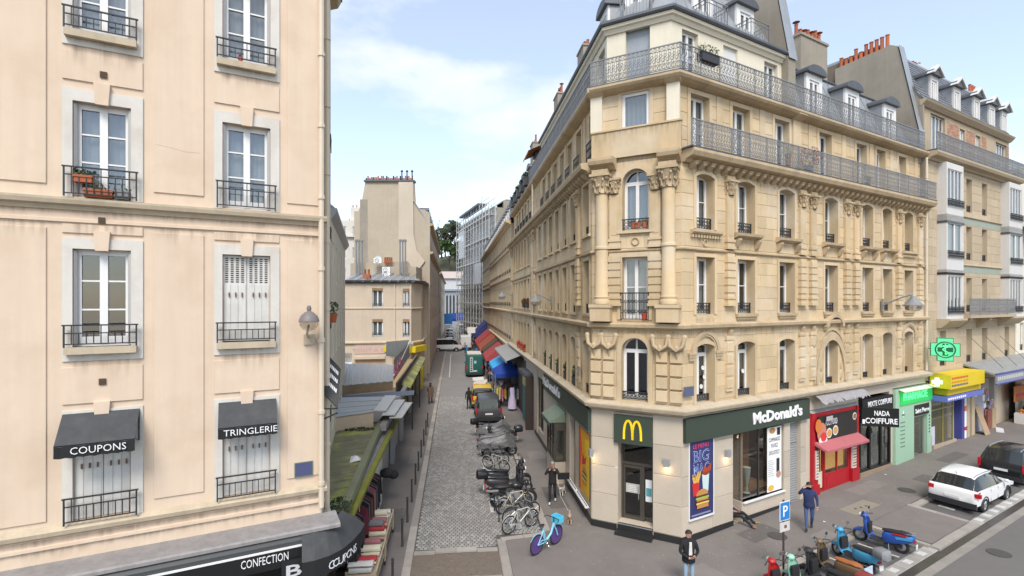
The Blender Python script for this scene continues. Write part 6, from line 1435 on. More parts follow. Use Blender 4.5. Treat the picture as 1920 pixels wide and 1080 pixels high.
ys = thing('copy_shop', 'narrow yellow and blue shopfront with poster panels, right of the mint green pharmacy', 'shopfront', FR.w(y0, 0, gN(y0)), FR.a); w = y1-y0
BLUE = mat('shop_blue', (.05, .06, .25), .5); YS = mat('shop_yellow', (.68, .50, .015), .5, .04, 1)
b = MB().box(0, .32, -.06, .3, 0, 2.9).box(w-.38, w-.02, -.06, .3, 0, 2.9).obj('pilaster', BLUE, ys)
MB().box(.0, .45, -.07, .3, -.1, .9).box(w*.15, w*.78, -.05, .3, -.1, .32).obj('stall_riser', mat('shop_base', (.40, .33, .25), .8), ys)
f = MB().box(.36, .42, 0, .06, .3, 2.9).box(w*.42, w*.42+.06, 0, .06, .3, 2.9).box(w*.7, w*.7+.06, 0, .06, .3, 2.9).box(.36, w*.7, 0, .06, 2.2, 2.26).obj('shop_window', mat('gold_frame', (.35, .30, .10), .5), ys); MB().box(.42, w*.7, .02, .03, .3, 2.9).obj('pane', PANE_D, f)
MB().box(.45, .95, .0, -.012, .35, 1.35).obj('notice_board', pt((.55, .55, .62), 'notice'), ys); MB().box(.5, w*.68, .25, .27, .4, 2.8).obj('interior_panel', pt((.45, .34, .08), 'inner_yellow'), ys)
for i, (z, h, m_) in enumerate(((.15, .5, WLET), (.65, .22, RED), (.87, .9, WLET), (1.77, .3, pt((.7, .15, .04))), (2.07, .7, WLET))): MB().box(w-.02, w+.34, -.08, .2, z, z+h).obj('poster_panel', m_, ys)
yb = thing('yellow_sign', 'yellow box sign over the narrow shop beside the pharmacy', 'sign', FR.w(y0+.1, .1, gN(y0)+3.55), FR.a)
MB().box(0, w-.25, -.9, 0, 0, .72).obj('sign_box', YS, yb);
for k, (z, m_) in enumerate(((.5, RED), (.3, pt((.6, .2, .02), 'sign_orange')), (.12, BLUE))):
 for i in range(11): MB().box(.12+i*.19, .12+i*.19+.13, -.905, -.9, z, z+.1).obj('printed_letter', m_, yb)
yc = thing('blue_yellow_sign', 'slanting yellow sign with blue lower strip under the yellow box sign', 'sign', FR.w(y0+.5, .1, gN(y0)+2.85), FR.a)
MB().box(0, w-.3, -.62, 0, .3, .62).obj('upper_strip', YS, yc); MB().box(-.3, w-.25, -.7, 0, 0, .27).obj('lower_strip', mat('strip_blue', (.13, .16, .5), .5), yc)
for i in range(9): MB().box(-.15+i*.26, -.15+i*.26+.18, -.705, -.7, .08, .19).obj('printed_letter', WLET, yc)
for u in (FR.u(1812), FR.u(1822)): FR.put(MB().box(-.22, .22, -.08, .3, -.2, 3.6).obj('pilaster', BST, nb), u, 0, gN(u))
lb = thing('leaning_board', 'tan plywood board leaning on the shuttered shop right of the yellow shop', 'board', FR.w(FR.u(1827), .55, gN(FR.u(1827))), FR.a)
MB().add([(0, 0, 0), (.75, 0, 0), (.55, .5, 1.75), (-.1, .5, 1.75), (0, .03, 0), (.75, .03, 0), (.55, .53, 1.75), (-.1, .53, 1.75)], [(0, 1, 2, 3), (7, 6, 5, 4), (0, 4, 5, 1), (1, 5, 6, 2), (2, 6, 7, 3), (3, 7, 4, 0)]).obj('board', mat('plywood', (.38, .27, .16), .8, .1, 3), lb)
fb = thing('flat_sheet', 'white sheet lying on the pavement by the leaning plywood board', 'sheet', FR.w(FR.u(1846), .9, gN(FR.u(1846))+KH), FR.a+.3); MB().box(0, 1.5, 0, .35, 0, .03).obj('sheet', mat('sheet_white', (.6, .6, .6), .6), fb)
ss = thing('cluttered_shop', 'shuttered shop with clutter and a red cabinet between yellow shop and greengrocer', 'shopfront', FR.w(FR.u(1826), 0, gN(FR.u(1826))), FR.a); w = FR.u(1866)-FR.u(1826)
MB().box(0, .15, 0, .3, 0, 3.2).box(w-.3, w, -.05, .3, 0, 3.2).box(.15, w-.3, .2, .3, 0, 3.2).obj('wall', mat('grey_wall', (.42, .38, .34), .8), ss)
MB().box(.25, w*.5, .05, .2, .1, 2.9).obj('steel_door', mat('lilac_grey', (.34, .32, .36), .5), ss); MB().box(w*.55, w*.9, -.1, .2, .0, 1.3).obj('cabinet', mat('brown_red', (.22, .07, .05), .6), ss); MB().box(w*.72, w*.9, -.14, .1, .0, 1.4).obj('door_leaf', mat('plywood'), ss)
rn = random.Random(3)
for i in range(14): MB().box(0, .25, 0, .05, 0, rn.uniform(.2, .4)).obj('pinned_sheet', [WLET, pt((.5, .2, .2)), pt((.3, .25, .4)), pt((.6, .55, .5))][i % 4], ss, None, (.15+rn.uniform(0, w-.7), .0, .9+rn.uniform(0, 1.6)))
lc = thing('long_canopy', 'long grey canopy with blue lettered fascia along the shops right of the yellow sign', 'canopy', FR.w(y1, 0, gN(y1)+3.85), FR.a); L = 60-y1
MB().add([(0, 0, .55), (14, 0, .75), (14, -1.6, .35), (0, -1.4, .12), (0, 0, .45), (14, 0, .65), (14, -1.6, .25), (0, -1.4, .02)], [(0, 1, 2, 3), (7, 6, 5, 4), (3, 2, 6, 7), (0, 3, 7, 4)]).obj('roof', mat('canopy_grey', (.26, .26, .25), .6, .2, 3, streak=.1), lc)
MB().box(0, 4.4, -1.46, -1.4, -.42, .1).obj('fascia', mat('fascia_blue', (.22, .23, .33), .5, .05), lc); MB().box(0, 4.4, -1.48, -1.4, .06, .14).box(0, 4.4, -1.48, -1.4, -.48, -.42).obj('trim', mat('trim_blue', (.07, .08, .28), .5), lc)
for i in range(15): MB().box(.2+i*.27, .2+i*.27+.18, -1.47, -1.46, -.26, -.06).obj('printed_letter', pt((.5, .5, .42), 'pale'), lc)
MB().box(6.2, 12, -1.75, -1.62, -.5, .2).obj('white_fascia', WHITE, lc)
for u in (1.0, 3.2, 5.4): MB().tube([(u, -.05, 2.0), (u+.9, -1.2, .3)], .012, 4).obj('stay', IRON, lc)
rg = thing('red_awning', 'scalloped red awning of the greengrocer at the right edge', 'awning', FR.w(y1+6.3, .4, gN(y1+6)+2.75), FR.a)
MB().add([(0, 0, .75), (6, 0, .8), (6, -1.6, .2), (0, -1.6, .1), (6, -1.6, -.05), (0, -1.6, -.15)], [(0, 1, 2, 3), (3, 2, 4, 5)]).add([(0, 0, .75), (0, -1.6, .1), (0, -1.6, -.15), (0, 0, .3)], [(0, 1, 2, 3)]).obj('canopy', mat('red_canvas2', (.42, .02, .02), .8), rg)
st = thing('fruit_stall', 'greengrocer stall heaped with orange fruit under the red awning', 'market stall', FR.w(y1+6.6, .9, gN(y1+6.6)), FR.a)
MB().box(0, 3.5, -.5, .5, 0, .75).obj('counter', mat('stall_white', (.62, .6, .56), .7), st); b = MB()
for i in range(120): b.ell((rn.uniform(.05, 2.2), rn.uniform(-.45, .45), .8+rn.uniform(0, .18)), (.055, .055, .05), 6, 4)
q = b.obj('oranges', mat('orange_fruit', (.62, .20, .02), .5, .1, 8), st); q['kind'] = 'stuff'
MB().add([(2.2, -.5, .8), (3.4, -.5, .85), (3.4, .5, 1.4), (2.2, .5, 1.35)], [(0, 1, 2, 3)]).box(2.2, 3.4, .45, .5, .75, 1.4).obj('white_tray', WHITE, st); MB().box(.3, 3, .55, .6, 1.4, 2.4).obj('backboard', mat('orange_board', (.5, .18, .06), .7), st); MB().box(.6, 2.6, .53, .55, 1.7, 1.9).obj('red_strip', RED, st)
e3 = thing('cream_building', 'plain cream building cut off by the right edge of the view', 'building', FR.w(U1+.05, 0, 0))
ops3 = [op(U1+.9+k*2, U1+1.7+k*2, z, z+1.9) for k in range(6) for z in (5.2, 8.3, 11.4)]
for o in ops3: o['rd'] = .2
wall(FR, e3, U1+.05, U1+14, -.3, 17, ops3, CREAM, .2); simple_windows(FR, e3, ops3, .2, small=False); FR.put(MB().box(U1+.1, U1+14, .6, 9, 0, 16.9).box(U1+.05, U1+14, -.2, 9, 17, 17.3).obj('body', CREAM, e3), 0, 0, 0); FR.put(MB().box(U1+.2, U1+14, -.7, 0, 13.3, 13.45).obj('balcony', ZINC_D, e3), 0, 0, 0)
for i in range(6): FR.put(link('railing_panel', orn_panel(1.2, .9), e3), U1+.2+i*1.2, .66, 13.45)
# -- right side of the street, beyond the corner building
def street_block(name, label, fac, u0, u1, ztop, zmans, nw, floors, m, roofm=ZINC, dorm=True, wid=.85, hh=1.75, shop=True, rd=.25, cornices=(), rail=True):
 t = thing(name, label, 'building', fac.w((u0+u1)/2, 0, 0)); w = (u1-u0)/nw
 ops_ = [op(u0+(i+.5)*w-wid/2, u0+(i+.5)*w+wid/2, z, z+hh) for z in floors for i in range(nw)]
 for o in ops_: o['rd'] = rd
 wall(fac, t, u0, u1, -.3, ztop, ops_, m, rd)
 for o in ops_: window(fac, t, o, 'fr2', 0, rd)
 if rail:
  for o in ops_: small_rail(fac, t, o, .35, 'bar', d=.02)
 for z in cornices: moulding(fac, t, BAND_P, u0, u1, z, m, name='string_course')
 moulding(fac, t, BALC_P, u0, u1, ztop-.1, m)
 roof_slope(fac, t, u0, u1, .2, ztop+.3, -1.6, zmans, roofm)
 fac.put(MB().box(u0, u1, 0, 9, zmans-.1, zmans+.05).obj('flat_roof', ZINC, t), 0, -1.6, 0)
 fac.put(MB().box(u0+.02, u1-.02, 1.2, 9, 0, zmans-.15).box(u0+.01, u0+.2, .02, 9, 0, ztop).box(u1-.2, u1-.01, .02, 9, 0, ztop).obj('inner_walls', REND, t), 0, 0, 0)
 if dorm:
  for i in range(nw): dormer(fac, t, u0+(i+.5)*w, -.3, ztop+.35, 1.0, min(1.8, zmans-ztop-.5), 1.6)
 return t
b2 = street_block('street_building', 'long stone building with grey mansard next down the right side of the side street', FS, -55.5, SE2-.05, 15.7, 20.0, 15, (5.0, 8.1, 11.2, 13.6), STONE, cornices=(4.3, 7.5, 10.6, 13.2), hh=1.85)
for u, z, d in ((-28.3, 21, -3), (-38, 20.6, -3), (-47, 21.5, -3)): c = chimney(b2, -.9, .9, -.35, .35, 0, z-17, 4, OW if u > -30 else REND); FS.put(c, u, d, 17)
iv = tag(bpy.data.objects.new('hanging_ivy', None), 'yellow-green ivy tumbling from the roof terrace of the side street building', 'ivy'); col.objects.link(iv); iv.location = FS.w(-30, -1.0, 18)
mb = MB(); mb.tone = []; foliage(mb, (0, 0, 0), (.5, 1.3, 1.8), 500, .12, RN); mb.obj('leaves', mat('leaf_lime'), iv)
b3 = street_block('street_building', 'farther stone building down the right side of the street, just before the scaffolding', FS, -74, -55.6, 15.8, 19.0, 9, (4.9, 7.9, 10.9, 13.4), mat('stone_far', (.47, .37, .24), .9, .1, .5), cornices=(7.4, 10.4), hh=1.7)
SA = at(868, 118); SB_ = at(932, 92); FX = Fac(SA, (SB_[0]-SA[0], SB_[1]-SA[1])); LX = math.dist(SA, SB_)
sx = street_block('scaffolded_building', 'pale building wrapped in steel scaffolding where the street bends', FX, 0, LX, 25.5, 27, 12, (4.6, 7.8, 11.0, 14.2, 17.4, 20.6), mat('pale_render', (.55, .53, .50), .9, .08), dorm=False, rail=False)
sf = thing('scaffolding', 'tall steel scaffolding with white netting covering the building at the bend', 'scaffolding', FX.w(LX/2, .8, 0))
b = MB()
n = int(LX/2.2)
for i in range(n+1):
 u = LX*i/n
 for d in (-.35, -1.5): b.tube([(u, d, 0), (u, d, 27)], .06, 4)
FX.put(b.obj('standards', mat('galvanised', (.55, .555, .56), .5, .2), sf), 0, 0, 0)
for k in range(13):
 z = 2.2+k*2.0
 b = MB(); [b.tube([(0, d, z+h), (LX, d, z+h)], .05, 4) for d in (-.35, -1.5) for h in (0, 1.0)]; [b.tube([(LX*i/n, -1.5, z), (LX*(i+1)/n, -1.5, z+2)], .04, 4) for i in range(0, n, 3)]
 FX.put(b.obj('ledgers', mat('galvanised'), sf), 0, 0, 0)
 if k % 2: FX.put(MB().box(0, LX, -1.45, -.4, z-.05, z).box(0, LX, -1.5, -1.46, z, z+.22).obj('deck', mat('scaffold_deck', (.48, .47, .45), .8, .1), sf), 0, 0, 0)
NETG = glassmat('scaffold_net', (.5, .5, .5), .0);
nm = bpy.data.materials.new('netting'); nm.use_nodes = True; nt = nm.node_tree; bs_ = nt.nodes['Principled BSDF']; bs_.inputs['Base Color'].default_value = (.78, .79, .80, 1); bs_.inputs['Roughness'].default_value = .9; bs_.inputs['Alpha'].default_value = .5
for k, (a, b_, z0, z1) in enumerate(((LX*.1, LX*.3, 18, 24), (LX*.62, LX*.8, 12, 16))):
 FX.put(MB().box(a, b_, -1.57, -1.55, z0, z1).obj('netting', nm, sf), 0, 0, 0)
FX.put(MB().box(LX*.15, LX*.75, -1.8, 0, 27, 27.4).obj('site_roof', ZINC_D, sf), 0, 0, 0)
eh = thing('market_hall', 'blue-grey hall with tall glazed arches closing the end of the street', 'building', (*at(832, 190), 0))
HB = mat('hall_blue', (.25, .275, .31), .7, .1); b = MB().box(-6, 6, 0, 8, 0, 12.5).box(-6.5, 6.5, -.6, 8, 12.5, 13.2); b.obj('wall', HB, eh)
MB().prism([(-6.5, 13.2), (6.5, 13.2), (6.5, 17.5), (-6.5, 17.5)], 0, 8).obj('upper_wall', mat('hall_white', (.5, .51, .52), .8), eh); MB().add([(-6.8, -.8, 17.2), (6.8, -.8, 17.2), (6.8, 4, 20), (-6.8, 4, 20)], [(0, 1, 2, 3)]).obj('roof', mat('hall_roof', (.42, .36, .32), .8), eh)
for i in range(9):
 wf = MB().box(-.5, -.42, -.1, 0, 0, 7).box(.42, .5, -.1, 0, 0, 7).obj('window', WHITE, eh, None, (-5+i*1.25, -.05, 4)); MB().box(-.42, .42, -.05, -.03, 0, 6.9).obj('pane', PANE, wf)
hl = MB()
nx = 40; vs = []
for j in range(20):
 for i in range(nx):
  x, y = -150+300*i/(nx-1)-40, 215+j*14
  h = 34*math.exp(-((x+18)/60)**2)*min(1, max(0, (y-215)/32))
  vs.append((x, y, h-.5+1.5*math.sin(x*.3)*math.cos(y*.2)*min(1, (y-215)/60)))
hl.add(vs, [(j*nx+i, j*nx+i+1, (j+1)*nx+i+1, (j+1)*nx+i) for j in range(19) for i in range(nx-1)])
tag(hl.obj('hill', mat('hill_ground', (.10, .10, .06), .95, .2, .2), None, 60), kind='structure')
def tree(x, y, z, h, w, label, bare=False, seed=0, leaf=None, n=900):
 rn = random.Random(seed); t = thing('tree', label, 'tree', (x, y, z), rn.uniform(0, 6), 'trees on the hill')
 b = MB().tube([(0, 0, -1), (.1, 0, h*.25), (-.1, .1, h*.5)], h*.025, 7, h*.015); tips = []
 def br(p, d, L, r, k):
  q = p+d*L; b.tube([tuple(p), tuple((p+q)/2+Vector((rn.uniform(-.05, .05)*L, rn.uniform(-.05, .05)*L, 0))), tuple(q)], r, 4, r*.6)
  if k == 0: tips.append(q); return
  for _ in range(3): br(q, (d+Vector((rn.gauss(0, .45), rn.gauss(0, .45), rn.gauss(.15, .3)))).normalized(), L*.68, r*.55, k-1)
 for k in range(5): br(Vector((0, 0, h*(.25+.06*k))), Vector((math.cos(k*2.4)*.7, math.sin(k*2.4)*.7, .8)).normalized(), h*.24, h*.01, 3 if bare else 2)
 b.obj('trunk', mat('bark', (.10, .08, .065), .95, .2, 3), t)
 if not bare:
  c = MB(); c.tone = []
  for p in tips: foliage(c, tuple(p), (w*.16, w*.16, h*.09), n//len(tips)+1, w*.055, rn)
  c.obj('crown', leaf or LEAF, t)
 return t
for i, (px, D, h, w, lb, bare, lf) in enumerate(((842, 236, 17, 15, 'broad fresh green tree at the end of the street vista', False, LEAF), (828, 246, 18, 11, 'bare brown tree left of the green tree on the hill', True, None), (818, 240, 15, 10, 'bare tree partly hidden by the tall gabled house', True, None), (852, 258, 17, 14, 'darker green tree behind the scaffolded building', False, LEAF_D), (835, 275, 19, 14, 'tall bare tree on top of the hill', True, None), (846, 225, 9, 9, 'low dark shrubby tree at the foot of the hill', False, LEAF_D), (830, 228, 8, 9, 'low dark bushy tree above the hall roof', False, LEAF_D), (822, 262, 16, 12, 'dark evergreen tree left of the bare hilltop tree', False, LEAF_D))):
 x, y = at(px, D); hz_ = 34*math.exp(-((x+18)/60)**2)*min(1, max(0, (y-215)/32)); tree(x, y, hz_-.5, h, w, lb, bare, i, lf, 1600)
# -- left side of the street
F2 = Fac(at(620.5, 18.7), (690-960, 960))
lh = thing('narrow_house', 'narrow cream house with overhanging eaves seen edge-on behind the stucco building', 'building', F2.w(0, 0, 0))
o2s = [op(.8+k*2.2, 1.6+k*2.2, z, z+1.6) for k in range(5) for z in (3.6, 6.4, 9.2)]
for o in o2s: o['rd'] = .15
wall(F2, lh, 0, 12, 0, 11.7, o2s, CREAM, .15); simple_windows(F2, lh, o2s, .15, small=False); moulding(F2, lh, [(0, 0), (.12, .15), (.22, .3), (.22, .42), (0, .42)], -.1, 12, 11.5, ZINC, name='eaves'); roof_slope(F2, lh, -.05, 12, .2, 11.9, -2.5, 14.2, ZINC)
F2.put(MB().box(0, 12, .4, 6, 0, 11.6).obj('inner_walls', REND, lh), 0, 0, 0)
potted('flower_pot', 'orange pot with trailing green plant on a window of the narrow house', 'flower pot', F2.w(F2.uz(623, 605, .25)[0], .25, F2.uz(623, 605, .25)[1]), 'terra', .16, .28, .28, 70, s=.06)
ZC = 50.0
cA, cB, cC2, cD = at(637, ZC), at(742, ZC+1.0), at(771, ZC+.3), at(790, ZC+2.6)
ch = thing('corner_house', 'low cream corner house with four windows above shuttered shops, facing up the street', 'building', (*cA, 0))
def seg(t, A_, B_, zt, ops_, m, rd=.25, kind='fr2'):
 f = Fac(A_, (B_[0]-A_[0], B_[1]-A_[1])); L = math.dist(A_, B_)
 for o in ops_: o['rd'] = rd
 wall(f, t, 0, L, -.2, zt, ops_, m, rd); return f, L
CRM = mat('cream_house', (.56, .46, .35), .88, .05, .4, .08, 40, streak=.07, stain=(.40, .34, .28), stain_amt=.3)
def zz(py, Y=ZC): return H-(py-CY)/FPX*Y
def uu(f, px): return f.u(px)
fa1 = Fac(cA, (cB[0]-cA[0], cB[1]-cA[1]))
oa = [op(uu(fa1, 698), uu(fa1, 718), zz(577), zz(540)), op(uu(fa1, 698), uu(fa1, 718), zz(633), zz(599)), op(.3, uu(fa1, 660), 0, 2.6), op(uu(fa1, 665), uu(fa1, 722), 0, zz(672))]
f1, L1 = seg(ch, cA, cB, zz(529), oa, CRM)
fb1 = Fac(cB, (cC2[0]-cB[0], cC2[1]-cB[1])); ob_ = [op(uu(fb1, 755), uu(fb1, 768), zz(576), zz(541)), op(uu(fb1, 755), uu(fb1, 768), zz(633), zz(599))]
f2, L2 = seg(ch, cB, cC2, zz(529), ob_, CRM); f3, L3_ = seg(ch, cC2, cD, zz(529), [], CRM)
cE = (cD[0]+SD[0]*16, cD[1]+SD[1]*16); o4 = [op(1+k*2.1, 1.8+k*2.1, z, z+1.7) for k in range(7) for z in (4.8, 8.0)]
f4, L4 = seg(ch, cD, cE, zz(529), o4, CRM)
for f, oo in ((f1, oa[:2]), (f2, ob_), (f4, o4)): simple_windows(f, ch, oo, .25, small=False, curtain=True)
for f, oo in ((f1, oa[:2]), (f2, ob_)):
 for o in oo: f.put(MB().box(o['u0'], o['u1'], 0, .1, o['z1']-.25, o['z1']).obj('blind_box', mat('wood_box', (.28, .17, .08), .7), ch), 0, -.02, 0)
for f, L in ((f1, L1), (f2, L2), (f3, L3_), (f4, L4)):
 moulding(f, ch, STRING_P, 0, L, zz(580), CRM, name='string_course'); moulding(f, ch, BAND_P, 0, L, zz(646), CRM, name='band_course'); moulding(f, ch, [(0, 0), (.2, .05), (.4, .2), (.42, .3), (0, .34)], 0, L, zz(531), ZINC_D, name='gutter')
f1.put(MB().box(.3, uu(f1, 660), -.05, .1, 2.0, zz(662)).obj('white_shutter', WHITE, ch), 0, -.05, 0); f1.put(MB().box(uu(f1, 665), uu(f1, 722), -.06, .1, zz(664), zz(645)).obj('sign_panel', mat('old_sign', (.55, .40, .33), .8, .08, 3), ch), 0, 0, 0); f1.put(MB().box(uu(f1, 665), uu(f1, 722), -.3, .1, zz(674), zz(669)).obj('shutter_box', CRM, ch), 0, 0, 0); f1.put(MB().box(uu(f1, 665), uu(f1, 722), .05, .12, 0, zz(674)).obj('roller_shutter', mat('peach_shutter', (.55, .36, .22), .7), ch), 0, 0, 0)
lettering('TOUT A SU', .34, mat('faded_red', (.50, .27, .25), .8), ch, f1, (uu(f1, 672)+uu(f1, 718))/2, .065, zz(661), width=3.4, depth=.004)
pipe(f1, ch, L1-.1, .08, 3, zz(531), mat('pipe_cream'), .05)
YB = mat('yellow_canopy', (.62, .48, .02), .6, .06)
f2.put(MB().box(-1.2, L2+.3, -.7, 0, zz(661), zz(650)).obj('yellow_fascia', YB, ch), 0, 0, 0); f3.put(MB().box(-.3, L3_, -.6, 0, zz(661), zz(650)).obj('yellow_fascia', YB, ch), 0, 0, 0); f2.put(MB().box(-1.2, L2+.3, -.66, 0, zz(650), zz(644)).obj('grey_fascia', GREYW, ch), 0, 0, 0)
f2.put(MB().box(-.2, .8, -.72, -.7, zz(659), zz(650)).obj('lit_panel', mat('lit_yellow', (1, .95, .6), .5, emit=1.2), ch), 0, 0, 0)
f2.put(MB().box(-.2, L2+.3, -.3, 0, 0, 2.9).obj('shop_front', mat('tan_shop', (.42, .30, .16), .8), ch), 0, 0, 0)
for i, (n_, s_) in enumerate(((-3.4, 49.5), (-3.3, 50.6))): X, Y = NS(n_, s_); MB().box(-.25, .25, -.25, .25, 0, 2.8).obj('yellow_pillar', YB, ch, None, (X-ch.location.x, Y-ch.location.y, 0))
MB().vprism([(p[0]-cA[0], p[1]-cA[1]) for p in ((cA[0], cA[1]+.5), (cB[0], cB[1]+.5), (cC2[0], cC2[1]+.6), (cD[0]-.5, cD[1]), (cE[0]-.5, cE[1]), (cA[0], cE[1]))], 0, zz(530)).obj('inner_walls', ROOM, ch)
q = [(cA[0], cA[1]-.2, zz(531)), (cB[0], cB[1]-.3, zz(529)), (cD[0]-1, cD[1]+1.5, zz(516)), (cA[0], cD[1]+3.5, zz(503))]
MB().add([(x-cA[0], y-cA[1], z) for x, y, z in q], [(0, 1, 2, 3)]).add([(cB[0]-cA[0], cB[1]-cA[1]-.3, zz(529)), (cC2[0]-cA[0], cC2[1]-cA[1]-.3, zz(529)), (cD[0]-cA[0]+.2, cD[1]-cA[1], zz(529)), (cD[0]-cA[0]-1, cD[1]-cA[1]+1.5, zz(516))], [(0, 1, 2, 3)]).obj('roof', ZINC, ch)
sm_ = MB(); [sm_.tube([(.6+i*.85, -.25, zz(529.5)+.05), (.6+i*.85, 5.3, zz(506))], .04, 4) for i in range(8)]; sm_.obj('standing_seams', ZINC, ch)
mw = thing('rendered_annex', 'rough beige rendered annex with steel flues and air conditioners behind the corner house roof', 'building', (*at(657, 55), 0))
wA, wB = at(657, 55), at(800, 56.5)
GB = mat('beige_gable', (.42, .36, .275), .92, .10, .25, .1, 20, streak=.08, stain=(.30, .255, .2), stain_amt=.45, stain_scale=.2)
MB().add([(0, 0, 0), (wB[0]-wA[0], 1.5, 0), (wB[0]-wA[0], 1.5, H-(545-CY)/FPX*56.5), (at(765, 56)[0]-wA[0], 1, H-(490-CY)/FPX*56), (0, 0, H-(494-CY)/FPX*55)], [(0, 1, 2, 3, 4)]).obj('wall', GB, mw)
MB().box(0, 7, .3, 4, 0, 12.3).obj('body', GB, mw)
for px in (668, 673, 679, 750, 755, 760):
 x, y = at(px, 54.6); MB().tube([(0, 0, 0), (0, 0, 3.6)], .09, 7).lathe([(.14, 3.5), (.14, 3.7), (.02, 3.8)], 7).obj('flue', GALV, mw, 40, (x-wA[0], y-wA[1], H-(515-CY)/FPX*55))
for i, (px, py) in enumerate(((708, 489), (724, 506), (724, 515))):
 x, y = at(px, 54.3); t = thing('air_conditioner', ['white air conditioner high on the beige annex wall', 'upper air conditioner of the stacked pair beside the zinc roof', 'lower air conditioner of the stacked pair beside the zinc roof'][i], 'air conditioner', (x, y, H-(py-CY)/FPX*54.3-.25))
 MB().box(-.42, .42, 0, .35, 0, .55).obj('casing', WHITE, t); MB().ring((-.08, -.01, .28), .2, .03, 14, 5).box(-.12, -.04, -.02, 0, .24, .32).obj('fan', GALV, t)
for i, px in enumerate((722, 726, 730, 734)):
 x, y = at(px, 55.2); MB().lathe([(.13, 0), (.11, .1), (.1, .55), (.12, .6), (.08, .6)], 8).obj('chimney_pot', TERRA, mw, 40, (x-wA[0], y-wA[1], H-(493-CY)/FPX*55.2))
MB().lathe([(0, .12), (.25, .1), (.36, .0)], 12, axis='y').obj('satellite_dish', WHITE, mw, 40, (at(709, 54.8)[0]-wA[0], -.3, 13.1))
tw = thing('tiled_chimney', 'small stack with two tilted terracotta pots on the zinc roof', 'chimney', (*at(688, 51.5), H-(522-CY)/FPX*51.5)); MB().box(-.35, .35, -.3, .3, 0, .35).obj('stack', TERRA, tw); [MB().lathe([(.12, 0), (.1, .5), (.13, .55)], 8).obj('chimney_pot', TERRA, tw, 40, (dx, 0, .35)) for dx in (-.18, .18)]
gA, gB_ = at(664, 60), at(789, 60)
gb = thing('gabled_house', 'tall beige blank gable with rows of chimney pots and a curved corner flue', 'building', (*gA, 0)); Wg = gB_[0]-gA[0]
gx = lambda px: at(px, 60)[0]-gA[0]
gz_ = lambda py: H-(py-CY)/FPX*60
MB().prism([(0, 0), (gx(806), 0), (gx(806), gz_(400)), (gx(797), gz_(394)), (gx(786), gz_(392)), (gx(778), gz_(380)), (gx(776), gz_(340)), (gx(685), gz_(340)), (gx(677), gz_(384)), (gx(672), gz_(396)), (gx(664), gz_(396))], 0, .6).obj('gable_wall', GB, gb)
GL = mat('pale_flue', (.50, .43, .34), .9, .08, .5, streak=.06)
MB().prism([(gx(748), gz_(520)), (gx(775), gz_(520)), (gx(797), gz_(490)), (gx(782), gz_(470)), (gx(776), gz_(440)), (gx(775), gz_(342)), (gx(748), gz_(342)), (gx(748), gz_(440))], -.22, 0).obj('flue_breast', GL, gb)
MB().box(gx(683), gx(778), -.25, .8, gz_(341), gz_(338)).obj('coping', ZINC_D, gb)
for i in range(28):
 px = 686+i*3.2; h = RN.choice((.3, .4, .55)); q = MB().lathe([(.1, 0), (.08, h), (.1, h), (.06, h)], 6).obj('chimney_pot', TERRA if i % 4 else DARK, gb, None, (gx(px), .2, gz_(338)))
 if i > 18 and i % 3 == 0: MB().lathe([(.07, 0), (.07, 1.0), (.18, 1.05), (.02, 1.25)], 7).obj('cowl', DARK, gb, None, (gx(px), .1, gz_(338)))
f5 = Fac(at(804, 60.0), (SD[0], SD[1])); o5 = [op(1+k*2.2, 1.9+k*2.2, z, z+1.8) for k in range(16) for z in (4.6, 7.8, 11, 14.2)]
for o in o5: o['rd'] = .2
wall(f5, gb, 0, 37, 0, 17.4, o5, mat('cream_house'), .2); simple_windows(f5, gb, o5, .2, small=False); moulding(f5, gb, BALC_P, 0, 37, 14.0, STONE_D); moulding(f5, gb, BALC_P, 0, 37, 17.3, STONE_D); roof_slope(f5, gb, 0, 37, .1, 17.6, -1.8, 20.5, ZINC); f5.put(MB().box(.8, 37, .5, 8, 0, 17.3).box(.8, 37, 1.7, 8, 17.3, 20.5).obj('inner_walls', REND, gb), 0, 0, 0)
for k in range(6): dormer(f5, gb, 2+k*3, -.2, 17.6, 1.0, 1.9, 1.6)
c = chimney(gb, -.6, .6, -.4, .4, 0, 3.2, 4); f5.put(c, 1.5, -2.5, 19)
b6 = street_block('street_building', 'distant cream building on the left side near the end of the street', Fac(at(823, 100), (SD[0], SD[1])), 0, 60, 14, 16.5, 20, (4.4, 7.4, 10.4), mat('cream_house'), dorm=False, rail=False)
wb = thing('white_building', 'white apartment building with railings on its roof, glimpsed left of the tall gable', 'building', (*at(650, 75), 0))
f6 = Fac(at(628, 75), (1, .12)); o6 = [op(.8+k*1.7, 1.6+k*1.7, z, z+1.7) for k in range(4) for z in (5.5, 8.6, 11.7, 14.8, 17.9)]
for o in o6: o['rd'] = .2
wall(f6, wb, 0, 8, 0, 20.5, o6, mat('offwhite', (.58, .55, .50), .85), .2); simple_windows(f6, wb, o6, .2, rails=False); f6.put(MB().box(0, 8, .4, 7, 0, 20.4).box(-.2, 8.1, -.4, 7, 18, 18.2).box(2, 5.5, 1, 5, 20.4, 22.6).obj('body', mat('offwhite'), wb), 0, 0, 0)
for i in range(8): f6.put(MB().lathe([(.09, 0), (.08, .5)], 6).obj('chimney_pot', TERRA, wb), 1.8+i*.55, -1.2, 22.5 if 2 < 1.8+i*.55 < 5.4 else 20.4)
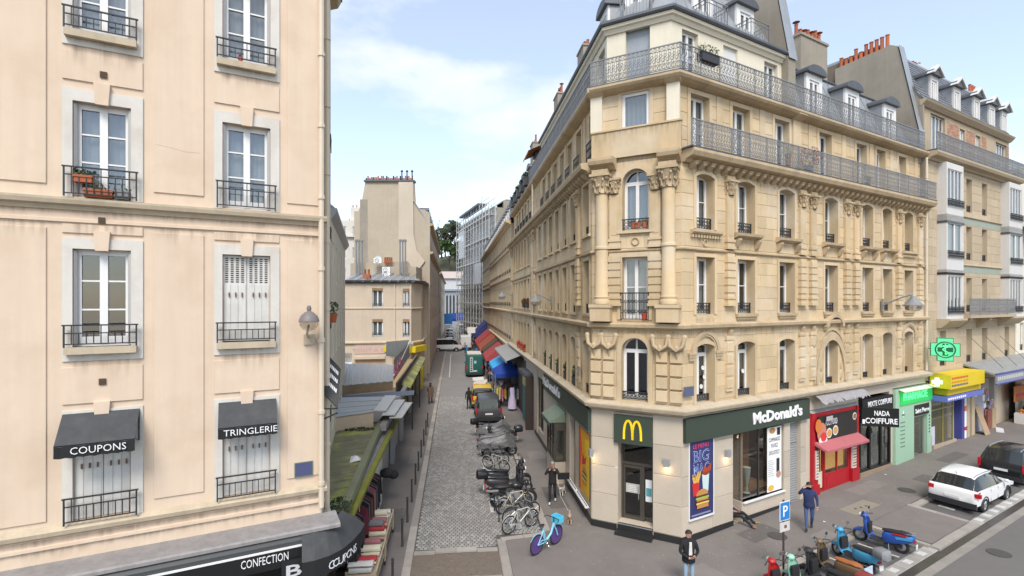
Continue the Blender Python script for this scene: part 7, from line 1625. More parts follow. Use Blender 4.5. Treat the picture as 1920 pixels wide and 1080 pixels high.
# -- low shops along the left pavement
MOSS = mat('mossy_roof', (.20, .19, .11), .95, .3, 1.3, .4, 25, stain=(.42, .44, .09), stain_amt=.95, stain_scale=.8); OLIVE = mat('olive_trim', (.19, .20, .12), .8, .15, 2)
m_s = thing('moss_roof_shop', 'single-storey shop with a wedge-shaped moss-green flat roof beside the stucco building', 'building', (*PC, 0))
def rel(p): return (p[0]-PC[0], p[1]-PC[1])
ZR = 3.0
i0, i1 = L3(606, 946, ZR), L3(618, 800, ZR); ro = [SP(607, 962, 13.4), SP(616, 800, 22), SP(720, 782, 22.3), SP(640, 948, 13.6)]
def RP(px, py, h): Y = FPX*(H-h)/(py-CY); return ((px-CX)/FPX*Y-PC[0], Y-PC[1], h)
roof_pts = [RP(606, 955, 3.1), RP(641, 947, 3.1), RP(712, 790, 3.1), RP(622, 800, 3.1)]
b = MB(); n = 14
for i in range(n):
 t0, t1 = i/n, (i+1)/n-.004
 def lerp(a, c, t): return tuple(x+(y-x)*t for x, y in zip(a, c))
 a, b1, c1_, d1_ = lerp(roof_pts[0], roof_pts[3], t0), lerp(roof_pts[1], roof_pts[2], t0), lerp(roof_pts[1], roof_pts[2], t1), lerp(roof_pts[0], roof_pts[3], t1)
 lo = lambda p: (p[0], p[1], p[2]-.1)
 MB().add([a, b1, c1_, d1_, lo(a), lo(b1), lo(c1_), lo(d1_)], [(0, 1, 2, 3), (0, 4, 5, 1), (1, 5, 6, 2), (2, 6, 7, 3), (3, 7, 4, 0)]).obj('roof_sheet', MOSS, m_s)
def rail_strip(name, A_, B_, w, h0, h1, m, t):   # upstand between two roof points
 A_, B_ = Vector(A_), Vector(B_); d = (B_-A_).normalized(); s = Vector((d.y, -d.x, 0))*w
 MB().add([tuple(A_+Vector((0, 0, h0))), tuple(A_+s+Vector((0, 0, h0))), tuple(B_+s+Vector((0, 0, h0))), tuple(B_+Vector((0, 0, h0))), tuple(A_+Vector((0, 0, h1))), tuple(A_+s+Vector((0, 0, h1))), tuple(B_+s+Vector((0, 0, h1))), tuple(B_+Vector((0, 0, h1)))], [(0, 3, 2, 1), (4, 5, 6, 7), (0, 1, 5, 4), (1, 2, 6, 5), (2, 3, 7, 6), (3, 0, 4, 7)]).obj(name, m, t)
rail_strip('upstand', roof_pts[1], roof_pts[2], .22, -.1, .12, OLIVE, m_s); rail_strip('upstand', roof_pts[0], roof_pts[1], .16, -.1, .10, OLIVE, m_s)
g1, g2 = RP(652, 958, 2.85), RP(757, 752, 2.85)
rail_strip('ledge', (g1[0]-.45, g1[1], g1[2]), (g2[0]-.45, g2[1], g2[2]), .45, -.1, .02, mat('old_zinc_ledge'), m_s); rail_strip('green_gutter', g1, g2, .18, -.14, -.02, mat('olive_gutter', (.23, .23, .035), .8, .2, 2), m_s)
rail_strip('fascia_board', (g1[0]-.08, g1[1], 2.4), (g2[0]-.08, g2[1], 2.4), .05, 0, .32, mat('dark_fascia', (.04, .04, .03), .7), m_s)
mb = MB(); mb.tone = []; foliage(mb, (lambda p: (p[0]+.35, p[1]+.25, 3.15))(roof_pts[0]), (.3, .45, .1), 240, .05, RN); mb.obj('weeds', LEAF_D, m_s); mb = MB(); mb.tone = []; p = RP(660, 805, 3.12); foliage(mb, p, (1.0, .3, .06), 260, .06, RN); mb.obj('weeds', mat('dead_moss', (.05, .05, .025), .9, rnd=.2), m_s)
tag(MB().add([(0, 0, 0), (.35, .15, .05), (.25, .5, .02), (-.05, .35, .12), (.15, .25, .18)], [(0, 1, 4), (1, 2, 4), (2, 3, 4), (3, 0, 4)]).obj('white_rag', WHITE, None, None, Vector(RP(655, 868, 3.11))+Vector((*PC, 0))), 'crumpled white rag lying on the moss-green flat roof', 'rag')
wl = [NS(-3.05, 12.2), NS(-3.05, 22.0)]
fw = Fac(wl[0], SD); t_ops = [op(.6, 4.2, .1, 2.3), op(4.6, 7.0, .1, 2.3)]
for o in t_ops: o['rd'] = .3
wall(fw, m_s, 0, 9.8, -.2, 2.9, t_ops, mat('dark_shop_wall', (.06, .055, .05), .8), .3); fw.put(MB().box(0, 9.8, .6, .7, 0, 2.8).obj('inner_wall', ROOM, m_s), 0, 0, 0); fw.put(MB().box(7.3, 9.8, -.03, 0, -.2, 2.5).obj('roller_shutter', mat('white_shutter'), m_s), 0, 0, 0)
g_s = thing('grey_roof_shop', 'single-storey shop with a patched grey flat roof behind the moss-roofed shop', 'building', (*PC, 0))
q = [RP(630, 757, 3.6), RP(739, 740, 3.6), RP(776, 722, 3.2), RP(640, 722, 3.8)]
ZG = mat('pale_zinc', (.40, .42, .42), .55, .12, 1.2, .05, 10, metal=.2, streak=.1, stain=(.3, .3, .28), stain_amt=.4)
rp = [RP(622, 783, 3.7), RP(700, 772, 3.75), RP(752, 742, 3.55), RP(640, 745, 3.95)]
n = 7
for i in range(n):
 t0, t1 = i/n, (i+1)/n-.01; a, b1, c1_, d1_ = lerp(rp[0], rp[3], t0), lerp(rp[1], rp[2], t0), lerp(rp[1], rp[2], t1), lerp(rp[0], rp[3], t1); k = .02*(i % 2); up = lambda p: (p[0], p[1], p[2]+k); lo = lambda p: (p[0], p[1], p[2]-.06)
 MB().add([up(a), up(b1), up(c1_), up(d1_), lo(a), lo(b1), lo(c1_), lo(d1_)], [(0, 1, 2, 3), (0, 4, 5, 1), (1, 5, 6, 2), (2, 6, 7, 3), (3, 7, 4, 0)]).obj('roof_sheet', ZG, g_s)
for i, (px, py) in enumerate(((700, 770), (716, 778), (730, 783))):
 A_ = Vector(RP(px, py, 3.75-.12*i)); B_ = Vector(RP(px+22, py-28, 3.85-.12*i)); rail_strip('metal_flap', A_, B_, .55, -.03, .02, mat('light_zinc', (.50, .50, .48), .5, .08), g_s)
a, b1 = rp[0], rp[1]; MB().add([a, b1, (b1[0], b1[1], 2.9), (a[0], a[1], 2.9)], [(0, 1, 2, 3)]).obj('front_wall', mat('peach_wall', (.50, .39, .28), .85), g_s)
fg = Fac(NS(-3.1, 22.0), SD); og = [op(.4, 5, .1, 2.4), op(5.6, 9.4, .1, 2.4)]
for o in og: o['rd'] = .2
wall(fg, g_s, 0, 10, -.2, 3.2, og, mat('grey_shop_wall', (.33, .33, .33), .8), .2); fg.put(MB().box(0, 10, .25, .35, 0, 3).obj('roller_shutter', mat('grey_shutter', (.38, .38, .37), .6, .08), g_s), 0, 0, 0); fg.put(MB().box(-.1, 10, -.25, 0, 3.1, 3.35).obj('cornice', mat('old_zinc_ledge'), g_s), 0, 0, 0)
z_s = thing('tin_roof_shop', 'low shop with broad corrugated light grey roof and brick-brown edge', 'building', (*NS(-6, 36), 0)); zo = NS(-6, 36)
def RZ(px, py, h): Y = FPX*(H-h)/(py-CY); return ((px-CX)/FPX*Y-zo[0], Y-zo[1], h)
rp = [RZ(632, 724, 4.1), RZ(737, 715, 4.1), RZ(742, 684, 4.4), RZ(640, 682, 4.5)]
n = 16
for i in range(n):
 t0, t1 = i/n, (i+1)/n-.006; a, b1, c1_, d1_ = lerp(rp[0], rp[1], t0), lerp(rp[0], rp[1], t1), lerp(rp[3], rp[2], t1), lerp(rp[3], rp[2], t0); k = .035*(i % 2); up = lambda p: (p[0], p[1], p[2]+k); lo = lambda p: (p[0], p[1], p[2]-.05)
 MB().add([up(a), up(b1), up(c1_), up(d1_), lo(a), lo(b1), lo(c1_), lo(d1_)], [(0, 1, 2, 3), (0, 4, 5, 1), (1, 5, 6, 2), (2, 6, 7, 3), (3, 7, 4, 0)]).obj('roof_sheet', ZG, z_s)
a, b1 = rp[0], rp[1]; MB().add([a, b1, (b1[0], b1[1], 3.6), (a[0], a[1], 3.6)], [(0, 1, 2, 3)]).obj('edge_wall', mat('old_brown', (.25, .18, .11), .9, .25, 3), z_s)
MB().add([(a[0], a[1]-.1, 3.62), (b1[0]+1.2, b1[1]-.1, 3.62), (b1[0]+1.2, b1[1]-.3, 3.4), (a[0], a[1]-.3, 3.4)], [(0, 1, 2, 3)]).obj('gutter', mat('blue_grey', (.12, .14, .19), .6), z_s)
h0, h1, h2 = RZ(738, 714, 4.0), RZ(768, 668, 4.2), RZ(724, 668, 4.4)
hd = thing('graffiti_hoarding', 'grey metal hoarding with pink graffiti on the roof of the low shop', 'hoarding', (*zo, 0))
MB().add([h0, h1, (h1[0], h1[1], 5.3), (h0[0], h0[1], 5.2)], [(0, 1, 2, 3)]).add([h1, h2, (h2[0], h2[1], 5.5), (h1[0], h1[1], 5.5)], [(0, 1, 2, 3)]).obj('panel', mat('hoarding_grey', (.30, .31, .31), .5, .1, metal=.2, streak=.1), hd)
P = lambda s, v: tuple(Vector(h0)*(1-s)+Vector(h1)*s+Vector((.03, -.03, v*1.1)))
for k in range(9): s0 = .02+.045*k; MB().tube([P(s0, .1+.3*(k % 2)), P(s0+.02, .8-.2*(k % 3)), P(s0+.05, .4)], .045, 4).obj('graffiti', mat('pink_spray', (.50, .16, .22), .8), hd)
MB().tube([tuple(Vector(h0)+Vector((0, -.0, .3))), tuple(Vector(h1)+Vector((0, 0, 1.15)))], .05, 5).obj('rail', WHITE, hd)
fz = Fac(NS(-3.2, 32.2), SD); oz = [op(.6, 7, .1, 2.6), op(7.6, 15, .1, 2.6)]
for o in oz: o['rd'] = .25
wall(fz, z_s, 0, 17, -.2, 3.6, oz, mat('tan_shop_wall', (.40, .34, .27), .85), .25); fz.put(MB().box(0, 17, .3, .4, 0, 3.5).obj('inner_wall', ROOM, z_s), 0, 0, 0)
fz.put(MB().add([(-.2, 0, 3.4), (17, 0, 3.4), (17, -.5, 3.2), (-.2, -.5, 3.2), (-.2, -.5, 3.1), (17, -.5, 3.1)], [(0, 1, 2, 3), (3, 2, 5, 4)]).obj('moss_canopy', MOSS, z_s), 0, 0, 0)
for u in (2, 9): fz.put(MB().tube([(0, -.45, 0), (0, -.45, 3.15)], .04, 6).obj('post', IRON, z_s), u, 0, 0)
# == vehicles
GLASSC = mat('car_glass', (.02, .024, .027), .06, .05, 1, spec=.8); BLKP = mat('black_plastic', (.025, .025, .027), .6, .08, 5); LAMPR = mat('tail_lamp', (.45, .012, .02), .25, .05, 3); PLT = mat('number_plate', (.7, .7, .68), .5, .03, 3); RIM = mat('alloy', (.42, .42, .43), .35, .05, 3, metal=.7); LAMPW = mat('head_lamp', (.7, .7, .72), .15, .03, 3)
def wheel(t, x, y, r, w, side, steel=False):
 """tyre part with rim sub-part; axle along y"""
 key = ('wheel', round(r, 3), w)
 if key not in _wc:
  b = MB().lathe([(r*.62, -w/2), (r*.93, -w/2), (r, -w*.32), (r, w*.32), (r*.93, w/2), (r*.62, w/2)], 20, axis='y')
  q = MB().lathe([(r*.64, .2*w), (r*.60, .42*w), (r*.5, .3*w), (0, .26*w)], 16, axis='y')
  for k in range(5):
   a = 2*math.pi*k/5; c, s = math.cos(a), math.sin(a); px, pz = -s*r*.07, c*r*.07
   q.add([(c*r*.1+px, w*.40, s*r*.1+pz), (c*r*.1-px, w*.40, s*r*.1-pz), (c*r*.58-px*.8, w*.46, s*r*.58-pz*.8), (c*r*.58+px*.8, w*.46, s*r*.58+pz*.8)], [(0, 1, 2, 3)])
  q.lathe([(r*.13, .28*w), (r*.13, .46*w), (0, .48*w)], 8, axis='y')
  _wc[key] = (b.mesh('wheel', RUB, 40), q.mesh('rim', RIM, 40))
 a, c = _wc[key]
 o = link('wheel', a, t, (x, y, r)); q = link('rim', c, o)
 if side < 0: q.rotation_euler = (0, 0, math.pi)
 return o
def car(name, label, cat, X, Y, z, ang, L, Wd, Ht, body, prof, glass, wb=(.19, .80), wr=.32, group=None, trim=True, roofrail=False, rack=False, lamps='hatch', plate=True):
 """loft along the length: x from tail (0) to nose (L). prof rows: (x, sill, bumper-waist width factor, belt z, roof z, roof width factor)"""
 t = thing(name, label, cat, (X, Y, z), ang, group)
 N_ = 9; rings = []
 for (x, sill, wf, belt, roof, rf) in prof:
  hw = Wd/2*wf; pts = [(0, sill), (hw*.80, sill), (hw*.97, sill+.10), (hw*1.0, (sill+belt)*.52), (hw*.965, belt), (hw*(.965*.35+rf*.65), belt+(roof-belt)*.62), (hw*rf, roof-.07*(1 if roof > belt+.2 else .3)), (hw*rf*.82, roof-.015), (0, roof)]
  rings.append([(x, p[0], p[1]) for p in pts])
 b = MB(); gl = MB(); vs = []
 for r in rings: vs += r+[(p[0], -p[1], p[2]) for p in r]
 k = 2*N_; fb, fg = [], []
 side, end = glass
 for i in range(len(rings)-1):
  for j in range(N_-1):
   g = (j in (4, 5) and i in side and (j == 4 or j == 5)) or (j in (6, 7, ) and False)
   if i in end and j >= 4 and j <= 7 and abs(prof[i][4]-prof[i+1][4]) > .12: g = True
   for m, o in ((0, 0), (1, N_)):
    a, c, d, e = i*k+j+o, (i+1)*k+j+o, (i+1)*k+j+1+o, i*k+j+1+o
    (fg if g else fb).append((a, c, d, e) if m else (a, e, d, c))
 for i in (0, len(rings)-1):
  f = [i*k+j for j in range(N_)]+[i*k+N_+j for j in range(N_-1, -1, -1)]
  fb.append(tuple(f if i else f[::-1]))
 b.add(vs, fb); gl.add(vs, fg)
 bo = b.obj('body', body, t, 35)
 if fg: gl.obj('windows', GLASSC, t, 35)
 for s in (1, -1):
  for wx in wb:
   wheel(t, L*wx, s*(Wd/2-.105), wr, .2, s)
   MB().ring((L*wx, s*(Wd/2-.03), wr), wr+.05, .045, 16, 6, a0=-.15, a1=math.pi+.15).obj('wheel_arch', BLKP if trim else body, t, 40); MB().lathe([(wr+.04, -.16), (wr+.04, .0), (0, .0)], 16, (L*wx, s*(Wd/2-.02)-.0 if s < 0 else s*(Wd/2-.02), wr), 'y').obj('wheel_well', DARK, t) if False else None
  bx = L*.69; bz = [p[3] for p in prof if p[0] <= bx][-1]
  MB().ell((bx, s*(Wd/2+.08), bz+.08), (.09, .1, .07), 8, 6).obj('mirror', body, t, 40)
  b2_ = MB()
  for dx in (.34, .53, .70): b2_.box(L*dx-.006, L*dx+.006, s*Wd/2*.985-.004, s*Wd/2*.985+.006, .33, bz-.06)
  b2_.obj('door_seam', BLKP, t)
  for dx in (.37, .56): MB().box(L*dx, L*dx+.16, s*Wd/2*.985-.012, s*Wd/2*.985+.014, bz-.14, bz-.11).obj('handle', body, t)
  for (xa, xb) in ((L*.33, L*.345), (L*.515, L*.53)):
   z1 = prof[len(prof)//2][4]; rfm = prof[len(prof)//2][5]
   MB().add([(xa, s*Wd/2*.972, bz+.01), (xb, s*Wd/2*.972, bz+.01), (xb, s*(Wd/2*(rfm+.03)), z1-.1), (xa, s*(Wd/2*(rfm+.03)), z1-.1)], [(0, 1, 2, 3)]).obj('pillar', BLKP if not rack else body, t)
  if roofrail: MB().tube([(L*.12, s*Wd*.325, Ht-.10), (L*.18, s*Wd*.33, Ht-.035), (L*.36, s*Wd*.33, Ht-.015), (L*.54, s*Wd*.33, Ht-.05), (L*.58, s*Wd*.33, Ht-.10)], .02, 5).obj('roof_rail', ALU, t)
 x0 = prof[0][0]; bz = prof[1][3]; hw = Wd/2
 if trim: MB().box(x0-.05, x0+.12, -hw*.93, hw*.93, .25, .48).obj('bumper', BLKP, t); MB().box(L-.1, L+.03, -hw*.85, hw*.85, .22, .45).obj('bumper', BLKP, t)
 for s in (1, -1):
  if lamps == 'hatch': MB().prism([(-.2, 0), (.16, .03), (.18, .20), (-.05, .18)], -.0, .05).obj('tail_lamp', LAMPR, t, None, (x0+.17 if True else 0, s*hw*.93-.025, bz-.16)); MB().box(x0-.005, x0+.12, s*hw*.90-.16, s*hw*.90+.04, bz-.16, bz+.01).obj('tail_lamp', LAMPR, t)
  else: MB().box(x0-.02, x0+.1, s*hw*.93-.07, s*hw*.93+.05, bz-.28, bz+.12).obj('tail_lamp', LAMPR, t)
  MB().box(L-.22, L-.02, s*hw*.78-.15, s*hw*.78+.12, .62, .76).obj('head_lamp', LAMPW, t)
 if plate: MB().box(x0-.035, x0-.01, -.26, .26, .56 if lamps == 'hatch' else .66, .67 if lamps == 'hatch' else .77).obj('number_plate', PLT, t)
 return t
def facing(u=None): return FR.a
P_SUV = [(.02, .32, .86, .80, .84, .90), (.06, .28, .95, .92, .98, .86), (.10, .28, .965, 1.0, 1.03, .80), (.42, .28, .985, 1.02, 1.48, .72), (.70, .28, 1., 1.02, 1.54, .70), (1.5, .27, 1., 1.0, 1.575, .70), (2.25, .27, 1., .97, 1.52, .70), (3.0, .27, .99, .95, 1.02, .80), (3.6, .27, .96, .90, .95, .80), (4.0, .27, .88, .80, .84, .78), (4.16, .32, .74, .66, .70, .76)]
gl_ = ((3, 4, 5, 6), (2, 6))
WHT = paint('white', (.78, .78, .77), .22); BLK = paint('black', (.018, .018, .02), .2); GRY = paint('dark_grey', (.06, .062, .068), .3); YLW = paint('yellow', (.60, .38, .03), .4); GRN = paint('dark_green', (.015, .10, .085), .4); WHV = paint('van_white', (.62, .62, .61), .4); SIL = paint('silver', (.35, .36, .37), .3, .3)
v = FR.w(11.2, 3.66); c_ = car('parked_suv', 'white compact SUV seen from the rear, parked in the bay on the main street', 'car', v.x, v.y, grade(v.x, v.y)+.012, FR.a, 4.16, 1.74, 1.56, WHT, P_SUV, gl_, roofrail=True); c_.scale = (.92, .94, .90)
MB().box(.0, .012, -.62, .05, 0, .3).obj('sky_reflection', WHITE, c_) if False else None
MB().tube([(.5, 0, 1.5), (.42, 0, 1.62)], .012, 5).obj('aerial', BLKP, c_)
v = FR.w(16.25, 3.68); c_ = car('parked_suv', 'black boxy SUV parked in front of the white SUV at the right edge', 'car', v.x, v.y, grade(v.x, v.y)+.012, FR.a, 4.4, 1.8, 1.72, BLK, [(x*4.4/4.16, s, w, b+.06, r+.15 if r > 1.2 else r+.06, rf+.06) for x, s, w, b, r, rf in P_SUV], gl_, wr=.36, lamps='tall', roofrail=True); c_.scale = (.9, .9, .9)
P_VAN = [(.02, .32, .88, .88, .95, .9), (.06, .28, .96, 1.02, 1.1, .88), (.14, .28, .98, 1.04, 1.70, .84), (.4, .28, 1., 1.05, 1.78, .82), (1.4, .28, 1., 1.05, 1.82, .82), (2.4, .28, 1., 1.04, 1.78, .80), (2.75, .28, 1., 1.02, 1.60, .80), (3.25, .28, .98, 1.0, 1.08, .82), (3.8, .28, .93, .9, .95, .8), (4.05, .32, .8, .7, .74, .78)]
GV = ((3, 4, 5), (1, 6))
def street_car(name, label, cat, n_, s_, L, Wd, Ht, body, prof, glass, flip=False, **k):
 X, Y = NS(n_, s_); a = math.atan2(SD[1], SD[0])
 if flip: a += math.pi; X, Y = NS(n_, s_+L)
 return car(name, label, cat, X, Y, .035, a, L, Wd, Ht, body, prof, glass, **k)
n_, s_ = ns_of(922, 796); street_car('parked_van', 'dark grey small van parked behind the motorbikes, seen from the rear', 'van', 2.38, s_-.1, 4.1, 1.8, 1.82, GRY, P_VAN, GV, lamps='tall')
n2, s2 = ns_of(914, 755); yv = street_car('parked_van', 'yellow van with junk piled on its roof, parked in front of the dark grey van', 'van', 2.2, s_+4.7, 4.1, 1.75, 1.8, YLW, P_VAN, GV, lamps='tall')
jk = thing('roof_load', 'pale folded sheets loaded on the roof of the yellow van', 'load', (*NS(2.1, s_+6.6), 1.86)); MB().box(-.5, .5, -.7, .6, 0, .08).box(-.35, .55, -.3, .9, .08, .14).add([(-.6, .2, .14), (.3, .5, .16), (.2, 1.1, .35), (-.7, .9, .3)], [(0, 1, 2, 3)]).obj('sheets', mat('card', (.55, .50, .44), .8), jk)
P_BIG = [(.02, .4, .95, 1.1, 1.25, .95), (.05, .36, 1., 1.2, 2.35, .93), (.3, .36, 1., 1.2, 2.48, .92), (2, .36, 1., 1.2, 2.52, .92), (3.6, .36, 1., 1.2, 2.5, .91), (4.2, .36, 1., 1.18, 2.2, .88), (4.7, .36, .98, 1.12, 1.25, .85), (5.2, .36, .92, .95, 1.0, .82), (5.35, .4, .85, .8, .84, .8)]
n3, s3 = ns_of(895, 708); gv = street_car('parked_van', 'tall dark green panel van with pale dotted strip on its rear doors', 'van', 2.25, s3, 5.3, 1.95, 2.5, GRN, P_BIG, ((4,), (5,)), lamps='tall')
MB().box(-.035, -.0, .18, .52, .6, 2.25).obj('pale_strip', mat('ladder_pale', (.45, .5, .48), .6), gv)
for i in range(7): MB().box(-.05, -.036, .25, .45, .72+i*.21, .84+i*.21).obj('strip_slot', DARK, gv)
MB().box(-.03, .0, -.2, .05, 1.55, 1.85).obj('sticker', mat('sticker_pale', (.4, .5, .5), .5), gv); MB().box(.4, 3.6, -.8, .8, 2.52, 2.62).obj('roof_rack', mat('rack_pale', (.6, .58, .52), .6), gv)
n4, s4 = ns_of(884, 660); street_car('parked_van', 'white box van parked beyond the dark green van among the market stalls', 'van', 2.0, s4+3, 5.3, 1.95, 2.4, WHV, P_BIG, ((4,), (5,)), lamps='tall')
X, Y = NS(-1.6, 88); car('white_minibus', 'white minibus turned across the left side of the street in the distance', 'van', X-2.2, Y, .03, .25, 5.0, 1.95, 2.1, WHV, [(x*.94, s, w, b, r*.86 if r > 1.5 else r, rf) for x, s, w, b, r, rf in P_BIG], ((1, 2, 3, 4), (0, 5)), lamps='tall')
GEN = [('silver hatchback', SIL, P_SUV, gl_, 4.1, 1.75, 1.55), ('black hatchback', BLK, P_SUV, gl_, 4.1, 1.75, 1.55), ('white small van', WHV, P_VAN, GV, 4.05, 1.75, 1.8)]
far = [(2.3, 96, 0), (2.2, 103, 1), (2.2, 110, 0), (2.2, 117, 2), (2.2, 125, 1), (2.1, 133, 0), (2.1, 141, 1), (-1.0, 108, 1), (-1.2, 118, 0), (-1.2, 128, 2), (2.2, 150, 2), (2.2, 160, 0)]
for i, (n_, s_, k) in enumerate(far):
 nm_, bd, pf, gg, L, Wd, Ht = GEN[k]
 sd = 'right' if n_ > 0 else 'left'
 q = street_car('parked_car', nm_+' far down the '+sd+' kerb, '+ord_(i if n_ > 0 and i < 7 else (i-3 if n_ > 0 else i-7))+' car from the minibus', 'car', n_, s_, L, Wd, Ht, bd, pf, gg, group='cars parked far down the street')
# -- two-wheelers
def spoke_wheel(t, x, z, r, y=0, tyre=.022, n=14, disc=None, name='wheel'):
 b = MB().ring((0, 0, 0), r-tyre, tyre, 22, 6); o = b.obj(name, RUB, t, 40, (x, y, z))
 q = MB().ring((0, 0, 0), r-tyre*2.4, tyre*.5, 20, 5)
 if disc: q.lathe([(r-tyre*2.2, -.008), (r-tyre*2.2, .008), (0, .012)], 18, axis='y').lathe([(r-tyre*2.2, -.008), (0, -.012)], 18, axis='y')
 else:
  for k in range(n): a = 2*math.pi*k/n; q.tube([(.02*math.cos(a+1), .02*(-1)**k, .02*math.sin(a+1)), ((r-tyre*2)*math.cos(a), 0, (r-tyre*2)*math.sin(a))], .0035, 3, cap=False)
 q.lathe([(.03, -.04), (.03, .04)], 8, axis='y'); q.obj('rim', disc or CHROME, o); return o
def bicycle(label, X, Y, z, ang, fm, lean=.08, group=None, disc=None, basket=None, step=False, r=.34, fork=None, steer=0):
 t = thing('bicycle', label, 'bicycle', (X, Y, z), ang, group); t.rotation_euler = (lean, 0, ang)
 spoke_wheel(t, 0, r, r, disc=disc); spoke_wheel(t, 1.05, r, r, disc=disc)
 bb = (.43, 0, .29); st = (.30, 0, .82); hd = (.88, 0, .80); hl_ = (.92, 0, .66); f = MB(); R_ = .02 if not step else .032
 if step: f.tube([hd, (.74, 0, .48), (.55, 0, .36), bb], R_*1.2, 8).tube([bb, st], R_, 8).tube([(0, 0, r), (.3, .0, .4), bb], R_*.8, 7)
 else: f.tube([bb, st], R_, 7).tube([st, hd], R_, 7).tube([bb, hl_], R_*1.1, 7)
 for s in (.05, -.05): f.tube([(0, s, r), (bb[0], s*.5, bb[2])], R_*.6, 5).tube([(0, s, r), (st[0]+.02, s*.3, .74)], R_*.5, 5)
 f.tube([hd, hl_], R_*1.15, 7).obj('frame', fm, t, 40)
 f = MB().tube([hl_, (.97, .05, .55), (1.05, .055, r)], R_*.7, 6).tube([hl_, (.97, -.05, .55), (1.05, -.055, r)], R_*.7, 6).obj('fork', fork or fm, t, 40)
 MB().tube([hd, (.86, 0, .98)], .016, 6).tube([(.70, .3, .98), (.82, .26, 1.0), (.88, 0, .98), (.82, -.26, 1.0), (.70, -.3, .98)], .014, 6).obj('handlebar', BLKP, t, 40)
 MB().ell((.22, 0, .92), (.14, .07, .04), 10, 6).tube([st, (.25, 0, .90)], .014, 5).obj('saddle', BLKP, t, 40)
 MB().ring((.43, -.05, .29), .09, .012, 12, 4).tube([(.43, -.06, .29), (.53, -.07, .15), (.53, -.16, .15)], .012, 4).tube([(.43, .06, .29), (.33, .07, .43), (.33, .16, .43)], .012, 4).obj('crank', CHROME, t)
 m = MB()
 for cx in (0, 1.05): m.ring((cx, 0, r), r+.03, .012, 10, 4, a0=.3, a1=2.6)
 m.obj('mudguard', fm, t)
 if basket:
  b = MB().box(.94, 1.2, -.17, .17, .78, .80).box(.94, .96, -.17, .17, .8, 1.0).box(1.18, 1.2, -.17, .17, .8, 1.0).box(.96, 1.18, -.17, -.15, .8, 1.0).box(.96, 1.18, .15, .17, .8, 1.0); b.obj('basket', basket, t)
 MB().tube([(.4, .06, .27), (.25, .2, .02)], .01, 4).obj('kick_stand', BLKP, t)
 return t
CY_ = paint('light_cyan', (.22, .52, .68), .35); PUR = mat('purple_disc', (.10, .055, .20), .4, .2, 8)
X0, Y0, _ = gnd(1005.8, 1040.5, KH); X1, Y1, _ = gnd(1037.8, 1022.5, KH)
bicycle('pale blue hire bicycle with purple disc wheels and a turquoise basket on the pavement', X0, Y0, KH, math.atan2(Y1-Y0, X1-X0), CY_, .05, disc=PUR, basket=paint('turquoise', (.10, .55, .75), .5), step=True)
SLV = paint('bike_silver', (.5, .49, .46), .35); CRB = paint('bike_cream', (.52, .48, .38), .4); GRB = paint('bike_grey', (.16, .16, .16), .4)
def bk_at(px0, py0, px1, py1, label, fm, lean=.1, **k):
 X0, Y0, _ = gnd(px0, py0); X1, Y1, _ = gnd(px1, py1); return bicycle(label, X0, Y0, .03, math.atan2(Y1-Y0, X1-X0), fm, lean, group='bicycles parked in the side street', **k)
bk_at(954, 1003, 992, 990, 'silver bicycle nearest the e-bike, parked at the near end of the row', SLV, .08)
bk_at(998, 973, 955, 984, 'grey bicycle leaning just behind the nearest silver bicycle', GRB, -.12)
bk_at(942, 965, 985, 955, 'cream bicycle squeezed between silver bicycle and covered motorbike', CRB, .1)
bk_at(915, 880, 949, 888, 'silver bicycle leaning on the far group of motorbikes', SLV, .12)
bk_at(946, 872, 921, 866, 'dark bicycle against the far motorbikes, mostly hidden behind the silver one', GRB, -.1)
